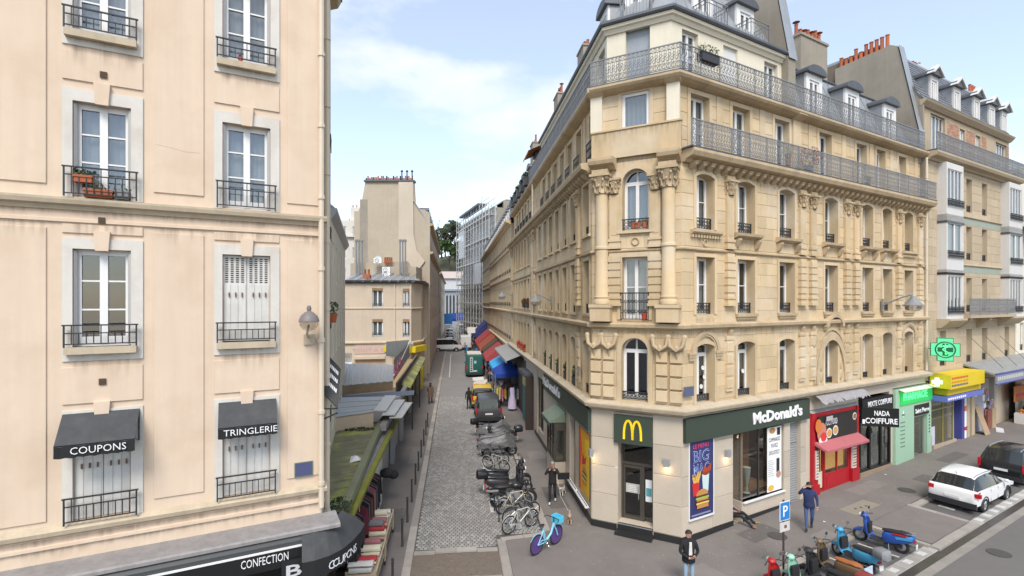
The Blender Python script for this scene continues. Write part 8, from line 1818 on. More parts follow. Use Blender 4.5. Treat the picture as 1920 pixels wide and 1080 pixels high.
def scooter(label, X, Y, z, ang, bodym, seatm, name='scooter', box=None, screen=False, retro=True, lean=-.06, steer=.25, s=1., floor=None, group=None, faring=None, wheels=.23):
 """x: 0 rear axle to 1.25 front axle"""
 t = thing(name, label, 'scooter', (X, Y, z), ang, group); t.rotation_euler = (lean, 0, ang); t.scale = (s, s, s); r = wheels
 for cx, nm_ in ((0, 'wheel'), (1.25, 'wheel')):
  o = MB().ring((0, 0, 0), r-.055, .055, 18, 8).obj(nm_, RUB, t, 40, (cx, 0, r)); MB().lathe([(r-.1, -.03), (r-.1, .03), (.05, .05), (0, .05)], 14, axis='y').lathe([(r-.1, -.03), (.05, -.05), (0, -.05)], 14, axis='y').obj('rim', RIM, o, 40)
 b = MB()
 def loft(sections, n=14, e=.6):
  vs = []
  for (x, zc, hw, hh) in sections:
   for j in range(n):
    c, q = math.cos(2*math.pi*j/n), math.sin(2*math.pi*j/n); vs.append((x, hw*math.copysign(abs(c)**e, c), zc+hh*math.copysign(abs(q)**e, q)))
  k = len(sections); return vs, [(i*n+j, (i+1)*n+j, (i+1)*n+(j+1) % n, i*n+(j+1) % n) for i in range(k-1) for j in range(n)]+[tuple(range(n)), tuple((k-1)*n+j for j in range(n-1, -1, -1))]
 b.add(*loft([(-.40, .64, .06, .05), (-.33, .60, .12, .12), (-.12, .55, .165, .17), (.12, .50, .175, .20), (.34, .46, .165, .22), (.50, .44, .13, .20), (.54, .42, .10, .16)])); b.obj('rear_body', bodym, t, 40)
 MB().add(*loft([(-.30, .735, .08, .03), (-.2, .755, .125, .045), (.0, .75, .135, .05), (.12, .715, .135, .05), (.36, .70, .125, .05), (.54, .68, .08, .035)], 12, .8)).obj('seat', seatm, t, 40)
 MB().tube([(-.2, .1, .78), (-.42, .1, .80), (-.46, 0, .80), (-.42, -.1, .80), (-.2, -.1, .78)], .012, 5).obj('grab_rail', CHROME, t, 40)
 MB().add(*loft([(.42, .28, .16, .05), (.70, .26, .17, .04), (.92, .28, .16, .05)], 10)).box(-.05, .5, -.1, .1, .2, .32).obj('footboard', floor or BLKP, t, 40)
 f = MB(); n = 10; vs = []; prof = [(.80, .27, .17, .04), (.93, .34, .215, .07), (.98, .50, .225, .10), (1.0, .66, .215, .12), (1.015, .80, .19, .12), (1.03, .90, .15, .11), (1.05, .97, .10, .09)]
 for x_, z_, w_, dp in prof:
  for j in range(n+1):
   a = math.pi*(j/n-.5); vs.append((x_+dp*math.cos(a), w_*math.sin(a), z_))
  for j in range(n+1):
   a = math.pi*(.5-j/n); vs.append((x_+dp*math.cos(a)-.035, w_*.96*math.sin(a), z_))
 k = 2*(n+1); f.add(vs, [(i*k+j, i*k+(j+1) % k, (i+1)*k+(j+1) % k, (i+1)*k+j) for i in range(6) for j in range(k)]); f.obj('front_shield', faring or bodym, t, 40)
 MB().box(.90, .985, -.14, .14, .42, .80).obj('inner_panel', BLKP, t)
 MB().add(*loft([(1.02, .40, .05, .03), (1.12, .44, .075, .06), (1.3, .44, .075, .07), (1.46, .36, .05, .04)])).obj('front_mudguard', bodym, t, 40); MB().tube([(1.1, .06, .6), (1.24, .065, r)], .025, 6).tube([(1.1, -.06, .6), (1.24, -.065, r)], .025, 6).obj('fork', GALV, t)
 h = MB().ell((1.1, 0, 1.0), (.13, .13, .09), 10, 7); h.obj('headset', bodym, t, 40); MB().lathe([(.085, 0), (.07, .05), (0, .07)], 12, (1.2, 0, 1.0), 'x').obj('headlight', LAMPW, t, 40)
 MB().tube([(.95, .36, 1.0), (1.06, .2, 1.03), (1.08, 0, 1.02), (1.06, -.2, 1.03), (.95, -.36, 1.0)], .017, 6).obj('handlebar', BLKP, t, 40)
 for sy in (1, -1):
  MB().tube([(1.04, sy*.2, 1.03), (1.05, sy*.3, 1.17)], .008, 4).obj('mirror_stem', CHROME, t); MB().lathe([(0, -.012), (.06, -.012), (.06, .012), (0, .015)], 12, (1.05, sy*.31, 1.21), 'x').obj('mirror', CHROME if retro else BLKP, t)
 MB().tube([(.1, -.17, .25), (-.25, -.19, .27), (-.4, -.19, .3)], .05, 8).obj('exhaust', GALV, t, 40); MB().box(-.42, -.36, -.06, .06, .50, .58).obj('tail_lamp', LAMPR, t); MB().box(-.46, -.44, -.08, .08, .3, .46).obj('number_plate', PLT, t)
 MB().tube([(.35, .1, .25), (.3, .22, .0)], .014, 5).obj('stand', GALV, t)
 if box: MB().add(*loft([(-.72, .86, .12, .12), (-.66, .88, .2, .17), (-.38, .88, .21, .18), (-.28, .86, .16, .14)])).obj('top_box', box, t, 40)
 if screen: MB().add([(1.16, -.17, 1.02), (1.16, .17, 1.02), (1.02, .14, 1.36), (1.02, -.14, 1.36)], [(0, 1, 2, 3)]).obj('windscreen', PANE, t)
 return t
def sc_at(px0, py0, px1, py1, label, *a, **k):
 X0, Y0, z0 = gnd(px0, py0); X1, Y1, z1 = gnd(px1, py1); return scooter(label, X0, Y0, z0+.015, math.atan2(Y1-Y0, X1-X0), *a, group='scooters in the two-wheeler bay', **k)
BLU = paint('scooter_blue', (.025, .085, .36), .35); SKY = paint('sky_blue', (.06, .30, .50), .35); MINTP = paint('mint', (.30, .55, .42), .38); REDS = paint('scooter_red', (.42, .02, .022), .35); BRZ = paint('bronze', (.16, .105, .055), .3); TANL = mat('tan_leather', (.36, .12, .035), .5, .08, 4); BLKL = mat('black_leather', (.022, .022, .024), .5, .06, 6); GBX = paint('box_grey', (.22, .225, .23), .25)
def bay_at(u, d, du, dd):
 v, q = FR.w(u, d), FR.w(u+du, d+dd); return v.x, v.y, grade(v.x, v.y)+.015, math.atan2(q.y-v.y, q.x-v.x)
def sc_bay(u, d, du, dd, label, *a, **k):
 x, y, z, an = bay_at(u, d, du, dd); return scooter(label, x, y, z, an, *a, group='scooters in the two-wheeler bay', **k)
s_ = sc_at(1690, 1038, 1615, 1015, 'blue and black sport scooter at the far right end of the bay', BLU, BLKL, retro=False, faring=BLU, s=.94, wheels=.25)
MB().prism([(-.35, .6), (.1, .52), (.12, .6), (-.38, .70)], -.19, .19).obj('side_flash', SKY, s_); MB().prism([(-.2, .70), (.2, .66), (.2, .69), (-.2, .73)], -.19, .19).obj('red_flash', REDS, s_)
s_ = sc_at(1630, 1075, 1560, 1036, 'turquoise scooter with white front and grey top box, second from right in the bay', SKY, BLKL, box=GBX, s=.92)
s_ = sc_at(1600, 1100, 1530, 1066, 'bronze retro scooter with tan leather seat', BRZ, TANL, s=.92)
MB().box(-.5, -.48, -.2, .2, .5, .85).obj('leg_sheet', mat('sheet_bluewhite', (.5, .6, .68), .6, .3, 8), s_)
sc_at(1540, 1140, 1470, 1093, 'mint green retro scooter directly right of the parking sign post', MINTP, BLKL, s=.92); sc_at(1500, 1150, 1432, 1098, 'bright red scooter left of the parking sign post', REDS, BLKL, s=.92)
sc_at(1590, 1130, 1525, 1098, 'dark scooter with reddish top box half cut off by the bottom edge', BLKP, BLKL, box=paint('box_red', (.25, .04, .04), .3))
COVER = mat('grey_cover', (.12, .122, .125), .38, .25, 7, .9, 7, stain=(.05, .05, .052), stain_amt=.7, stain_scale=3)
def motorbike(label, X, Y, z, ang, bm, cover=False, group='motorbikes parked across the side street bay'):
 t = thing('motorbike', label, 'motorbike', (X, Y, z), ang, group); t.rotation_euler = (-.08, 0, ang)
 for cx in (0, 1.4):
  o = MB().ring((0, 0, 0), .25, .065, 18, 8).obj('wheel', RUB, t, 40, (cx, 0, .31)); MB().ring((0, 0, 0), .18, .02, 14, 5).tube([(-.18, 0, 0), (.18, 0, 0)], .015, 4).tube([(0, 0, -.18), (0, 0, .18)], .015, 4).tube([(-.13, 0, -.13), (.13, 0, .13)], .015, 4).obj('rim', RIM, o)
 MB().box(.4, .95, -.16, .16, .22, .55).lathe([(.12, -.2), (.12, .2)], 10, (.6, 0, .4), 'y').obj('engine', GALV, t); MB().tube([(.5, -.18, .3), (-.1, -.2, .35), (-.3, -.2, .42)], .05, 7).obj('exhaust', CHROME, t, 40)
 MB().ell((.85, 0, .82), (.30, .17, .16), 10, 8).obj('tank', bm, t, 50); MB().ell((.25, 0, .82), (.42, .16, .09), 12, 7).obj('seat', BLKL, t, 50); MB().ell((-.25, 0, .8), (.2, .1, .08), 8, 6).obj('tail', bm, t, 50); MB().box(-.47, -.43, -.08, .08, .72, .80).obj('tail_lamp', LAMPR, t)
 MB().tube([(1.15, .08, .95), (1.4, .09, .31)], .03, 6).tube([(1.15, -.08, .95), (1.4, -.09, .31)], .03, 6).obj('fork', CHROME, t, 40); MB().tube([(1.0, .38, 1.02), (1.12, .15, 1.06), (1.12, -.15, 1.06), (1.0, -.38, 1.02)], .016, 6).obj('handlebar', BLKP, t, 40)
 MB().ell((1.26, 0, .9), (.12, .13, .14), 9, 7).obj('fairing', bm, t, 50); MB().lathe([(.075, 0), (.05, .03), (0, .04)], 10, (1.36, 0, .9), 'x').obj('headlight', LAMPW, t, 40); MB().ell((1.4, 0, .62), (.26, .06, .05), 9, 5).obj('mudguard', bm, t, 50)
 for sy in (1, -1): MB().tube([(1.06, sy*.2, 1.05), (1.08, sy*.28, 1.24)], .008, 4).ell((1.08, sy*.3, 1.27), (.02, .06, .04), 7, 5).obj('mirror', BLKP, t)
 if cover:
  b = MB(); n = 16; vs = []; rn = random.Random(int(X*100))
  secs = [(-.5, .75, .14, .3), (-.3, .9, .22, .42), (.1, .98, .27, .5), (.5, 1.02, .3, .55), (.85, 1.12, .36, .62), (1.1, 1.2, .42, .62), (1.35, 1.0, .3, .5), (1.6, .8, .16, .34)]
  for x, zt, hw, hh in secs:
   for j in range(n+1):
    a = math.pi*j/n; k = 1+rn.uniform(-.15, .13); vs.append((x+rn.uniform(-.05, .05), hw*math.cos(a)*k*1.08, zt-hh+hh*math.sin(a)**.7*k))
  b.add(vs, [(i*(n+1)+j, (i+1)*(n+1)+j, (i+1)*(n+1)+j+1, i*(n+1)+j+1) for i in range(len(secs)-1) for j in range(n)]); b.obj('cover', COVER, t, 50)
 return t
PI_ = math.pi; an = math.atan2(ND[1], ND[0]); BB = paint('moto_black', (.02, .02, .022), .25); BR = paint('moto_red', (.035, .03, .033), .3)
for (n_, s_, da, cov, bm, lb) in ((1.75, 21.0, .12, False, BB, 'black motorbike with a pale front mudguard, nearest of the motorbikes'), (1.75, 22.2, .1, False, BR, 'black and red motorbike in the near cluster, behind the bicycles'), (1.85, 23.1, .15, False, BB, 'dark motorbike at the back of the near cluster'), (1.75, 27.9, .1, True, BB, 'motorbike under a grey cover nearest the silver bicycle in the far cluster'), (1.8, 28.9, .1, True, BB, 'motorbike under a wrinkled grey cover, middle of the far cluster'), (1.8, 30.0, .15, False, BR, 'dark motorbike with a red tail light behind the covered ones'), (1.85, 31.1, .1, True, BB, 'grey covered motorbike closest to the dark grey van'), (1.8, 32.1, .12, False, BB, 'black motorbike tucked against the dark grey van bumper')):
 X, Y = NS(3.2 if s_ == 30.0 else n_, s_)
 if s_ in (22.2, 23.1, 30.0, 32.1): scooter(lb.replace('motorbike', 'motor scooter'), X, Y, .04, an+da+(PI_ if s_ == 30.0 else 0), bm, BLKL, name='motor_scooter', box=BB if s_ != 23.1 else None, retro=False, s=1.12, wheels=.27, screen=True, group='motorbikes parked across the side street bay')
 else: motorbike(lb, X, Y, .04, an+da, bm, cov)
for i, (n_, s_) in enumerate(((1.7, 19.6), (3.0, 19.9))): X, Y = NS(n_, s_); t = thing('bike_rack', ['low black hoop rack at the street side of the bicycles', 'low black hoop rack at the pavement side of the bicycles'][i], 'bike rack', (X, Y, .03), an+math.pi/2+.1); MB().tube([(0, 0, 0), (0, 0, .7), (.1, 0, .8), (.9, 0, .8), (1, 0, .7), (1, 0, 0)], .025, 6).obj('hoop', IRON, t, 40)
X, Y, z = gnd(1469, 1083, KH); t = thing('parking_sign', 'blue square P parking sign on a thin brown post beside the scooters', 'sign', (X, Y, z+KH), .45)
MB().tube([(0, 0, 0), (0, 0, 2.35)], .03, 8).obj('post', mat('brown_post', (.07, .045, .04), .6), t)
MB().box(-.23, .23, -.05, -.035, 1.75, 2.32).obj('sign_border', WHITE, t); MB().box(-.205, .205, -.056, -.05, 1.775, 2.295).obj('sign_face', paint('sign_blue', (.02, .20, .55), .4), t); lettering('P', .32, WLET, t, None, 0, -.058, 1.88, bold=.01, depth=.004)
MB().box(-.22, .22, -.05, -.035, 1.42, 1.70).obj('lower_plate', mat('plate_pale', (.6, .58, .55), .5), t); MB().prism([(-.03, 1.52), (.08, 1.52), (.08, 1.6), (-.03, 1.62)], -.056, -.05).obj('printed_symbol', mat('brown_print', (.2, .08, .05), .6), t)
# == people and dogs
SKIN = mat('skin', (.42, .24, .17), .6, .05, 8); HAIRD = mat('hair_dark', (.03, .02, .015), .7, .1, 20); HAIRG = mat('hair_grey', (.25, .24, .23), .7, .1, 20); SHOEB = mat('shoe_black', (.02, .02, .02), .5); SHOEW = mat('shoe_white', (.6, .6, .6), .5); SHOET = mat('shoe_tan', (.36, .17, .06), .6)
BONES = [('pel', 'wai', 't'), ('wai', 'che', 't'), ('che', 'nec', 't'), ('nec', 'hea', 'h'), ('hea', 'top', 'h')]
for s in 'lr': BONES += [('pel', 'hip'+s, 'l'), ('hip'+s, 'kne'+s, 'l'), ('kne'+s, 'ank'+s, 'l'), ('ank'+s, 'toe'+s, 'f'), ('che', 'sho'+s, 't'), ('sho'+s, 'elb'+s, 'a'), ('elb'+s, 'wri'+s, 'a'), ('wri'+s, 'han'+s, 'n')]
RAD = dict(pel=.135, wai=.125, che=.15, nec=.06, hea=.085, top=.075, hip=.095, kne=.062, ank=.045, toe=.038, sho=.07, elb=.047, wri=.034, han=.036)
def person(label, X, Y, z, ang, top, legs, shoes=SHOEB, pose=None, h=1.74, hair=HAIRD, long_hair=False, bulk=1., coat=None, near=True, group=None, bag=None, name='person', sleeves=None):
 J = dict(pel=(0, 0, .95), wai=(0, .01, 1.10), che=(0, .01, 1.30), nec=(0, .0, 1.48), hea=(0, .02, 1.60), top=(0, .02, 1.70))
 for s, k in (('l', -1), ('r', 1)): J.update({'hip'+s: (k*.095, 0, .90), 'kne'+s: (k*.10, .03, .50), 'ank'+s: (k*.10, -.01, .08), 'toe'+s: (k*.115, .14, .04), 'sho'+s: (k*.185, 0, 1.40), 'elb'+s: (k*.245, -.03, 1.13), 'wri'+s: (k*.25, .07, .90), 'han'+s: (k*.245, .10, .82)})
 if pose: J.update(pose)
 k = h/1.74; J = {a: Vector(v)*k for a, v in J.items()}
 names = list(J); idx = {a: i for i, a in enumerate(names)}
 me = bpy.data.meshes.new('person'); me.from_pydata([tuple(J[a]) for a in names], [(idx[a], idx[b]) for a, b, _ in BONES], [])
 o = bpy.data.objects.new('skin_tmp', me); col.objects.link(o)
 md = o.modifiers.new('s', 'SKIN'); md.use_smooth_shade = True
 for a in names:
  r = RAD[a if a in RAD else a[:-1]]*k
  if a in ('pel', 'wai', 'che', 'shol', 'shor', 'elbl', 'elbr'): r *= bulk
  sv = me.skin_vertices[0].data[idx[a]]; sv.radius = (r*(1.12 if a in ('che', 'pel', 'wai') else 1), r*(.82 if a in ('che', 'wai') else 1)); sv.use_root = a == 'pel'
 sd = o.modifiers.new('d', 'SUBSURF'); sd.levels = sd.render_levels = 1
 dg = bpy.context.evaluated_depsgraph_get(); bm_ = bpy.data.meshes.new_from_object(o.evaluated_get(dg)); bpy.data.objects.remove(o); bpy.data.meshes.remove(me)
 V = [v.co.copy() for v in bm_.vertices]; Fc = [tuple(p.vertices) for p in bm_.polygons]; bpy.data.meshes.remove(bm_)
 mi = []; ix = {'t': 0, 'a': 0, 'l': 1, 'f': 2, 'h': 3, 'n': 3}
 for f in Fc:
  c = sum((V[i] for i in f), Vector())/len(f); best, bk_ = 9, 't'
  for a, b, kd in BONES:
   p, q = J[a], J[b]; d = q-p; t = max(0, min(1, (c-p).dot(d)/max(d.length_squared, 1e-9))); e = (c-(p+d*t)).length/(RAD[(a if a in RAD else a[:-1])]+.03)
   if a == 'pel' and b.startswith('hip'): e *= 1.05
   if e < best: best, bk_ = e, kd
  mi.append(ix[bk_])
 mb = MB(); mb.v = [tuple(v) for v in V]; mb.f = Fc; mb.mi = mi
 up = (J['top']-J['hea']).normalized(); fw = Vector((0, 1, 0)); hc = J['hea']+up*.03*k
 mb.cur = 3
 if near:
  mb.ell(hc+Vector((0, .095, -.01))*k, (.014*k, .022*k, .026*k), 6, 5)
  for s in (-1, 1): mb.ell(hc+Vector((s*.088, .0, -.005))*k, (.014*k, .025*k, .034*k), 6, 5)
  for s in 'lr':
   w_, hn = J['wri'+s], J['han'+s]; d = (hn-w_).normalized(); sd_ = d.orthogonal().normalized(); nn_ = d.cross(sd_)
   for i, L in enumerate((.068, .078, .072, .055)):
    p = hn+sd_*(.018*(i-1.5))*k+d*.01; mb.tube([tuple(p), tuple(p+d*L*.55*k+nn_*.006), tuple(p+d*L*k+nn_*.025*k)], .0085*k, 5, .0065*k)
   p = w_+d*.03*k+sd_*.03*k; mb.tube([tuple(p), tuple(p+(d*.6+sd_*.6)*.045*k), tuple(p+(d*.95+sd_*.5)*.075*k)], .0095*k, 5, .007*k)
  mb.cur = 4
  for s in (-1, 1): mb.ell(hc+Vector((s*.033, .086, .012))*k, (.011*k, .006*k, .006*k), 6, 4)
  mb.cur = 5; mb.ell(hc+Vector((0, .088, -.048))*k, (.022*k, .006*k, .006*k), 6, 4)
 me = mb.mesh('body', [top, legs, shoes, SKIN, DARK, mat('lips', (.3, .1, .09), .6)], 180)
 t = thing(name, label, 'person', (X, Y, z), ang, group); link('body', me, t)
 hm = MB(); n = 14; vs = []
 for i in range(7):
  ph = math.pi*.5*i/6*(1.25)
  for j in range(n):
   a = 2*math.pi*j/n; fr_ = math.sin(a); dep = 1.0 if fr_ < .3 else .62
   p2 = ph*dep; vs.append(tuple(hc+Vector((.102*math.sin(p2)*math.cos(a), .112*math.sin(p2)*math.sin(a)-.008, .022+.105*math.cos(p2)))*k))
 hm.add(vs, [(i*n+j, i*n+(j+1) % n, (i+1)*n+(j+1) % n, (i+1)*n+j) for i in range(6) for j in range(n)])
 if long_hair: hm.ell(tuple(hc+Vector((0, -.07, -.12))*k), (.095*k, .05*k, .16*k), 10, 7)
 hm.obj('hair', hair, t, 80)
 if coat:
  w_ = J['wai']; MB().lathe([(.15*k*bulk, 1.22*k), (.165*k*bulk, 1.05*k), (.20*k*bulk, .85*k), (.23*k*bulk, coat), (.22*k*bulk, coat)], 14).obj('coat_skirt', top, t, 60)
 else:
  w_ = J['pel']; MB().lathe([(.150*k*bulk, .12), (.165*k*bulk, 0), (.168*k*bulk, -.10), (.155*k*bulk, -.11)], 12, tuple(w_)).obj('jacket_hem', top, t, 60)
 if bag: MB().box(-.16, .16, -.06, .06, -.2, .18).obj('bag', bag, t, None, J['hanr']+Vector((.05, 0, -.1)))
 return t
JN = cloth('navy', (.025, .035, .10)); JNS = cloth('jeans', (.06, .10, .22)); JNL = cloth('pale_jeans', (.25, .34, .44)); BKC = cloth('black2', (.018, .018, .02)); GYC = cloth('grey', (.16, .16, .165)); BRC = cloth('brown_coat', (.12, .075, .05)); PLD = cloth('plaid', (.30, .22, .24)); DKT = cloth('dark_trousers', (.03, .032, .04)); BLC = cloth('bright_blue', (.03, .22, .50)); REC = cloth('red_coat', (.40, .04, .05)); WHC = cloth('white', (.58, .57, .55)); BEI = cloth('beige', (.38, .30, .21)); MAR = cloth('maroon', (.16, .03, .045)); GRC = cloth('green', (.05, .20, .10)); PNK = cloth('pink', (.55, .22, .34))
def p_at(px, py, label, ang, *a, h=KH, **k):
 X, Y, z = gnd(px, py, h); return person(label, X, Y, z+h, ang, *a, **k)
PI = math.pi
WALK = dict(kner=(.10, .14, .52), ankr=(.10, .20, .10), toer=(.11, .34, .07), knel=(-.10, .02, .50), ankl=(-.10, -.26, .14), toel=(-.10, -.14, .05), elbl=(-.25, .08, 1.14), wril=(-.24, .25, .98), hanl=(-.23, .31, .93), elbr=(.25, -.14, 1.15), wrir=(.25, -.16, .92), hanr=(.25, -.15, .83))
w1 = dict(WALK); w1.update(elbr=(.34, .12, 1.30), wrir=(.22, .16, 1.52), hanr=(.15, .12, 1.60))
p_at(1517, 994, 'person in navy jacket and jeans walking past the roller shutter, hand at head', PI*.86, JN, JNS, SHOEB, w1, hair=HAIRD, bulk=1.1)
st_ = thing('shoulder_bag', 'small white bag at the side of the walker in the navy jacket', 'bag', FR.w(4.72, 1.62, 1.15), FR.a); MB().box(-.13, .13, -.05, .05, 0, .18).obj('pouch', WHC, st_); MB().tube([(-.1, 0, .18), (0, .0, .5), (.1, 0, .18)], .01, 4).obj('strap', WHC, st_)
p_at(1291, 1106, 'person in black jacket and pale jeans standing at the bottom edge, hands clasped', PI*1.02, BKC, JNL, SHOEB, dict(elbl=(-.27, .04, 1.13), wril=(-.12, .2, 1.08), hanl=(-.04, .23, 1.06), elbr=(.27, .04, 1.13), wrir=(.10, .21, 1.04), hanr=(.03, .24, 1.03)), h=KH, bulk=1.12)
x, y = bpy.data.objects['person.001'].location[:2] if 'person.001' in bpy.data.objects else (0, 0)
MB().prism([(-.05, 1.08), (.05, 1.08), (.035, 1.45), (-.035, 1.45)], .13, .155).obj('shirt', WHC, bpy.data.objects['person.001'])
u, _ = FR.uz(1384, 960); v = FR.w(u-.05, -.32, gz(FR, u)+.1)
person('person in a plaid top slumped in the dark restaurant recess, tan shoes stretched out', v.x, v.y, v.z, FR.a+PI+.35, PLD, BKC, SHOET, dict(pel=(0, 0, .28), wai=(0, -.06, .42), che=(0, -.1, .62), nec=(0, -.1, .79), hea=(0, -.06, .91), top=(0, -.05, 1.0), hipl=(-.1, .03, .27), hipr=(.1, .03, .27), knel=(-.17, .42, .38), kner=(.15, .45, .34), ankl=(-.22, .82, .06), ankr=(.2, .86, .06), toel=(-.3, .98, .1), toer=(.28, 1.0, .1), shol=(-.18, -.1, .72), shor=(.18, -.1, .72), elbl=(-.25, .02, .5), elbr=(.25, .02, .5), wril=(-.14, .22, .45), wrir=(.12, .22, .45), hanl=(-.1, .29, .44), hanr=(.08, .29, .44)))
p_at(1036, 944, 'person in black with hands raised to the face, walking two small dogs beside the restaurant', PI*.95, BKC, BKC, SHOEW, dict(WALK, elbl=(-.30, .1, 1.22), wril=(-.13, .22, 1.42), hanl=(-.07, .2, 1.50), elbr=(.30, .1, 1.22), wrir=(.13, .22, 1.42), hanr=(.07, .2, 1.5)), h=KH, hair=HAIRG)
MB_ = thing('handbag', 'black shoulder bag hanging out behind the dog walker', 'bag', Vector(gnd(1044, 932, KH))+Vector((.3, .1, .95)), .1); MB().box(-.25, .25, -.06, .06, -.1, .16).obj('pouch', BKC, MB_)
def dog(label, px, py, ang, coatm, s=1.):
 X, Y, z = gnd(px, py, KH); t = thing('dog', label, 'dog', (X, Y, KH), ang, 'small dogs on the pavement'); t.scale = (s, s, s)
 J = dict(pel=(-.16, 0, .26), mid=(0, 0, .25), che=(.15, 0, .27), nec=(.23, 0, .36), hea=(.29, 0, .41), muz=(.38, 0, .385), tai=(-.22, 0, .30), tip=(-.27, 0, .42))
 for sd, k in (('l', .06), ('r', -.06)): J.update({'fe'+sd: (.16, k, .15), 'fp'+sd: (.17+k*.4, k, .02), 'hk'+sd: (-.13, k, .17), 'hh'+sd: (-.21, k, .10), 'hp'+sd: (-.18-k*.4, k, .02)})
 E = [('pel', 'mid'), ('mid', 'che'), ('che', 'nec'), ('nec', 'hea'), ('hea', 'muz'), ('pel', 'tai'), ('tai', 'tip')]+[e for sd in 'lr' for e in (('che', 'fe'+sd), ('fe'+sd, 'fp'+sd), ('pel', 'hk'+sd), ('hk'+sd, 'hh'+sd), ('hh'+sd, 'hp'+sd))]
 R_ = dict(pel=.075, mid=.08, che=.095, nec=.06, hea=.07, muz=.03, tai=.025, tip=.03)
 nm = list(J); ix = {a: i for i, a in enumerate(nm)}; me = bpy.data.meshes.new('dog'); me.from_pydata([J[a] for a in nm], [(ix[a], ix[b]) for a, b in E], [])
 o = bpy.data.objects.new('tmp', me); col.objects.link(o); o.modifiers.new('s', 'SKIN').use_smooth_shade = True
 for a in nm: r = R_.get(a, .03 if a[0] == 'h' else .026); me.skin_vertices[0].data[ix[a]].radius = (r, r); me.skin_vertices[0].data[ix[a]].use_root = a == 'mid'
 d_ = o.modifiers.new('d', 'SUBSURF'); d_.levels = 1; dg = bpy.context.evaluated_depsgraph_get(); q = bpy.data.meshes.new_from_object(o.evaluated_get(dg)); bpy.data.objects.remove(o)
 q.materials.clear(); q.materials.append(coatm); link('body', q, t)
 for sd in (1, -1): MB().ell((.27, sd*.065, .42), (.025, .012, .05), 6, 5).obj('ear', coatm, t)
 MB().ell((.405, 0, .39), (.012, .012, .01), 6, 4).obj('nose', DARK, t)
dog('small white curly dog beside the person in black', 1055, 928, -2.0, mat('white_fur', (.62, .58, .52), .9, .2, 25, .5, 80), .95)
dog('small cream and brown dog farther forward on the pavement near the plinth', 1068, 981, -1.7, mat('tan_fur', (.46, .33, .23), .9, .3, 18, .5, 80), .95)
X0, Y0, _ = gnd(1038, 940, KH); ls = thing('dog_lead', 'thin pale dog lead trailing from the walker to the nearer dog', 'lead', (X0, Y0, KH)); X1, Y1, _ = gnd(1066, 975, KH); MB().tube([(.1, 0, 1.2), ((X1-X0)*.5, (Y1-Y0)*.5, .55), (X1-X0, Y1-Y0, .34)], .006, 4).obj('cord', WHC, ls)
p_at(879, 768, 'person in black jacket and dark jeans seen from behind beside the yellow van', .1, BKC, DKT, SHOEB, h=.03)
p_at(807, 757, 'person in a brown belted coat walking away on the left pavement', .05, BRC, BKC, SHOEB, WALK, coat=.55, h=KH, hair=HAIRD, long_hair=True)
p_at(853, 658, 'person in long black clothes walking alone in the middle of the street', 0, BKC, BKC, SHOEW, WALK, coat=.3, near=False, h=.03)
p_at(810, 665, 'person in dark jacket on the left pavement by the yellow pillar', .2, GYC, DKT, near=False)
p_at(801, 668, 'person in pinkish top at the shop door near the yellow pillar', 1.2, PLD, DKT, near=False)
fars = [(926, 718, BLC, 'person in a bright blue jacket beside the green van', .03), (934, 722, BKC, 'person in black between the blue jacket and the blue market tent', .03), (930, 708, GYC, 'person in grey behind the person in the blue jacket', .03), (940, 716, WHC, 'person in white by the clothes rail under the blue tent', KH), (921, 690, BEI, 'person in beige next to the market awnings', KH), (928, 685, MAR, 'person in maroon in front of the red awning', KH), (915, 668, DKT, 'person in dark clothes by the white box van', .03), (908, 655, REC, 'person in a red coat between market stalls', KH), (903, 650, BKC, 'person in black under the far awnings', KH), (875, 668, BLC, 'person with a blue bag beside the white box van', .03), (872, 662, GYC, 'person in grey at the left side of the white box van', .03), (878, 676, BKC, 'person in black at the front of the green van', .03), (896, 640, PNK, 'person in pink far among the stalls', KH), (890, 632, BKC, 'person in black far among the stalls', KH), (816, 640, BKC, 'person in black far along the left pavement', KH), (833, 612, BKC, 'tiny person in black far up the street', .03)]
for i, (px, py, c, lb, h_) in enumerate(fars): p_at(px, py, lb, RN.uniform(-3, 3), c, DKT if i % 3 else JNS, near=False, h=h_, pose=WALK if i % 2 else None)
u = FR.u(1905); v = FR.w(u, 1.5, gz(FR, u)+KH); person('person in black with a bright bag shopping at the greengrocer on the right edge', v.x, v.y, v.z, .9, BKC, BKC, near=False, bag=cloth('bag_blue', (.05, .35, .60)))
u = FR.u(1917); v = FR.w(u, 1.9, gz(FR, u)+KH); person('person in dark grey stooping at the right edge by the fruit stall', v.x, v.y, v.z, .5, GYC, DKT, near=False)
u = FR.u(1893); v = FR.w(u, .8, gz(FR, u)+KH); person('person in black leaning over the fruit under the red awning', v.x, v.y, v.z, .9, BKC, BKC, near=False)
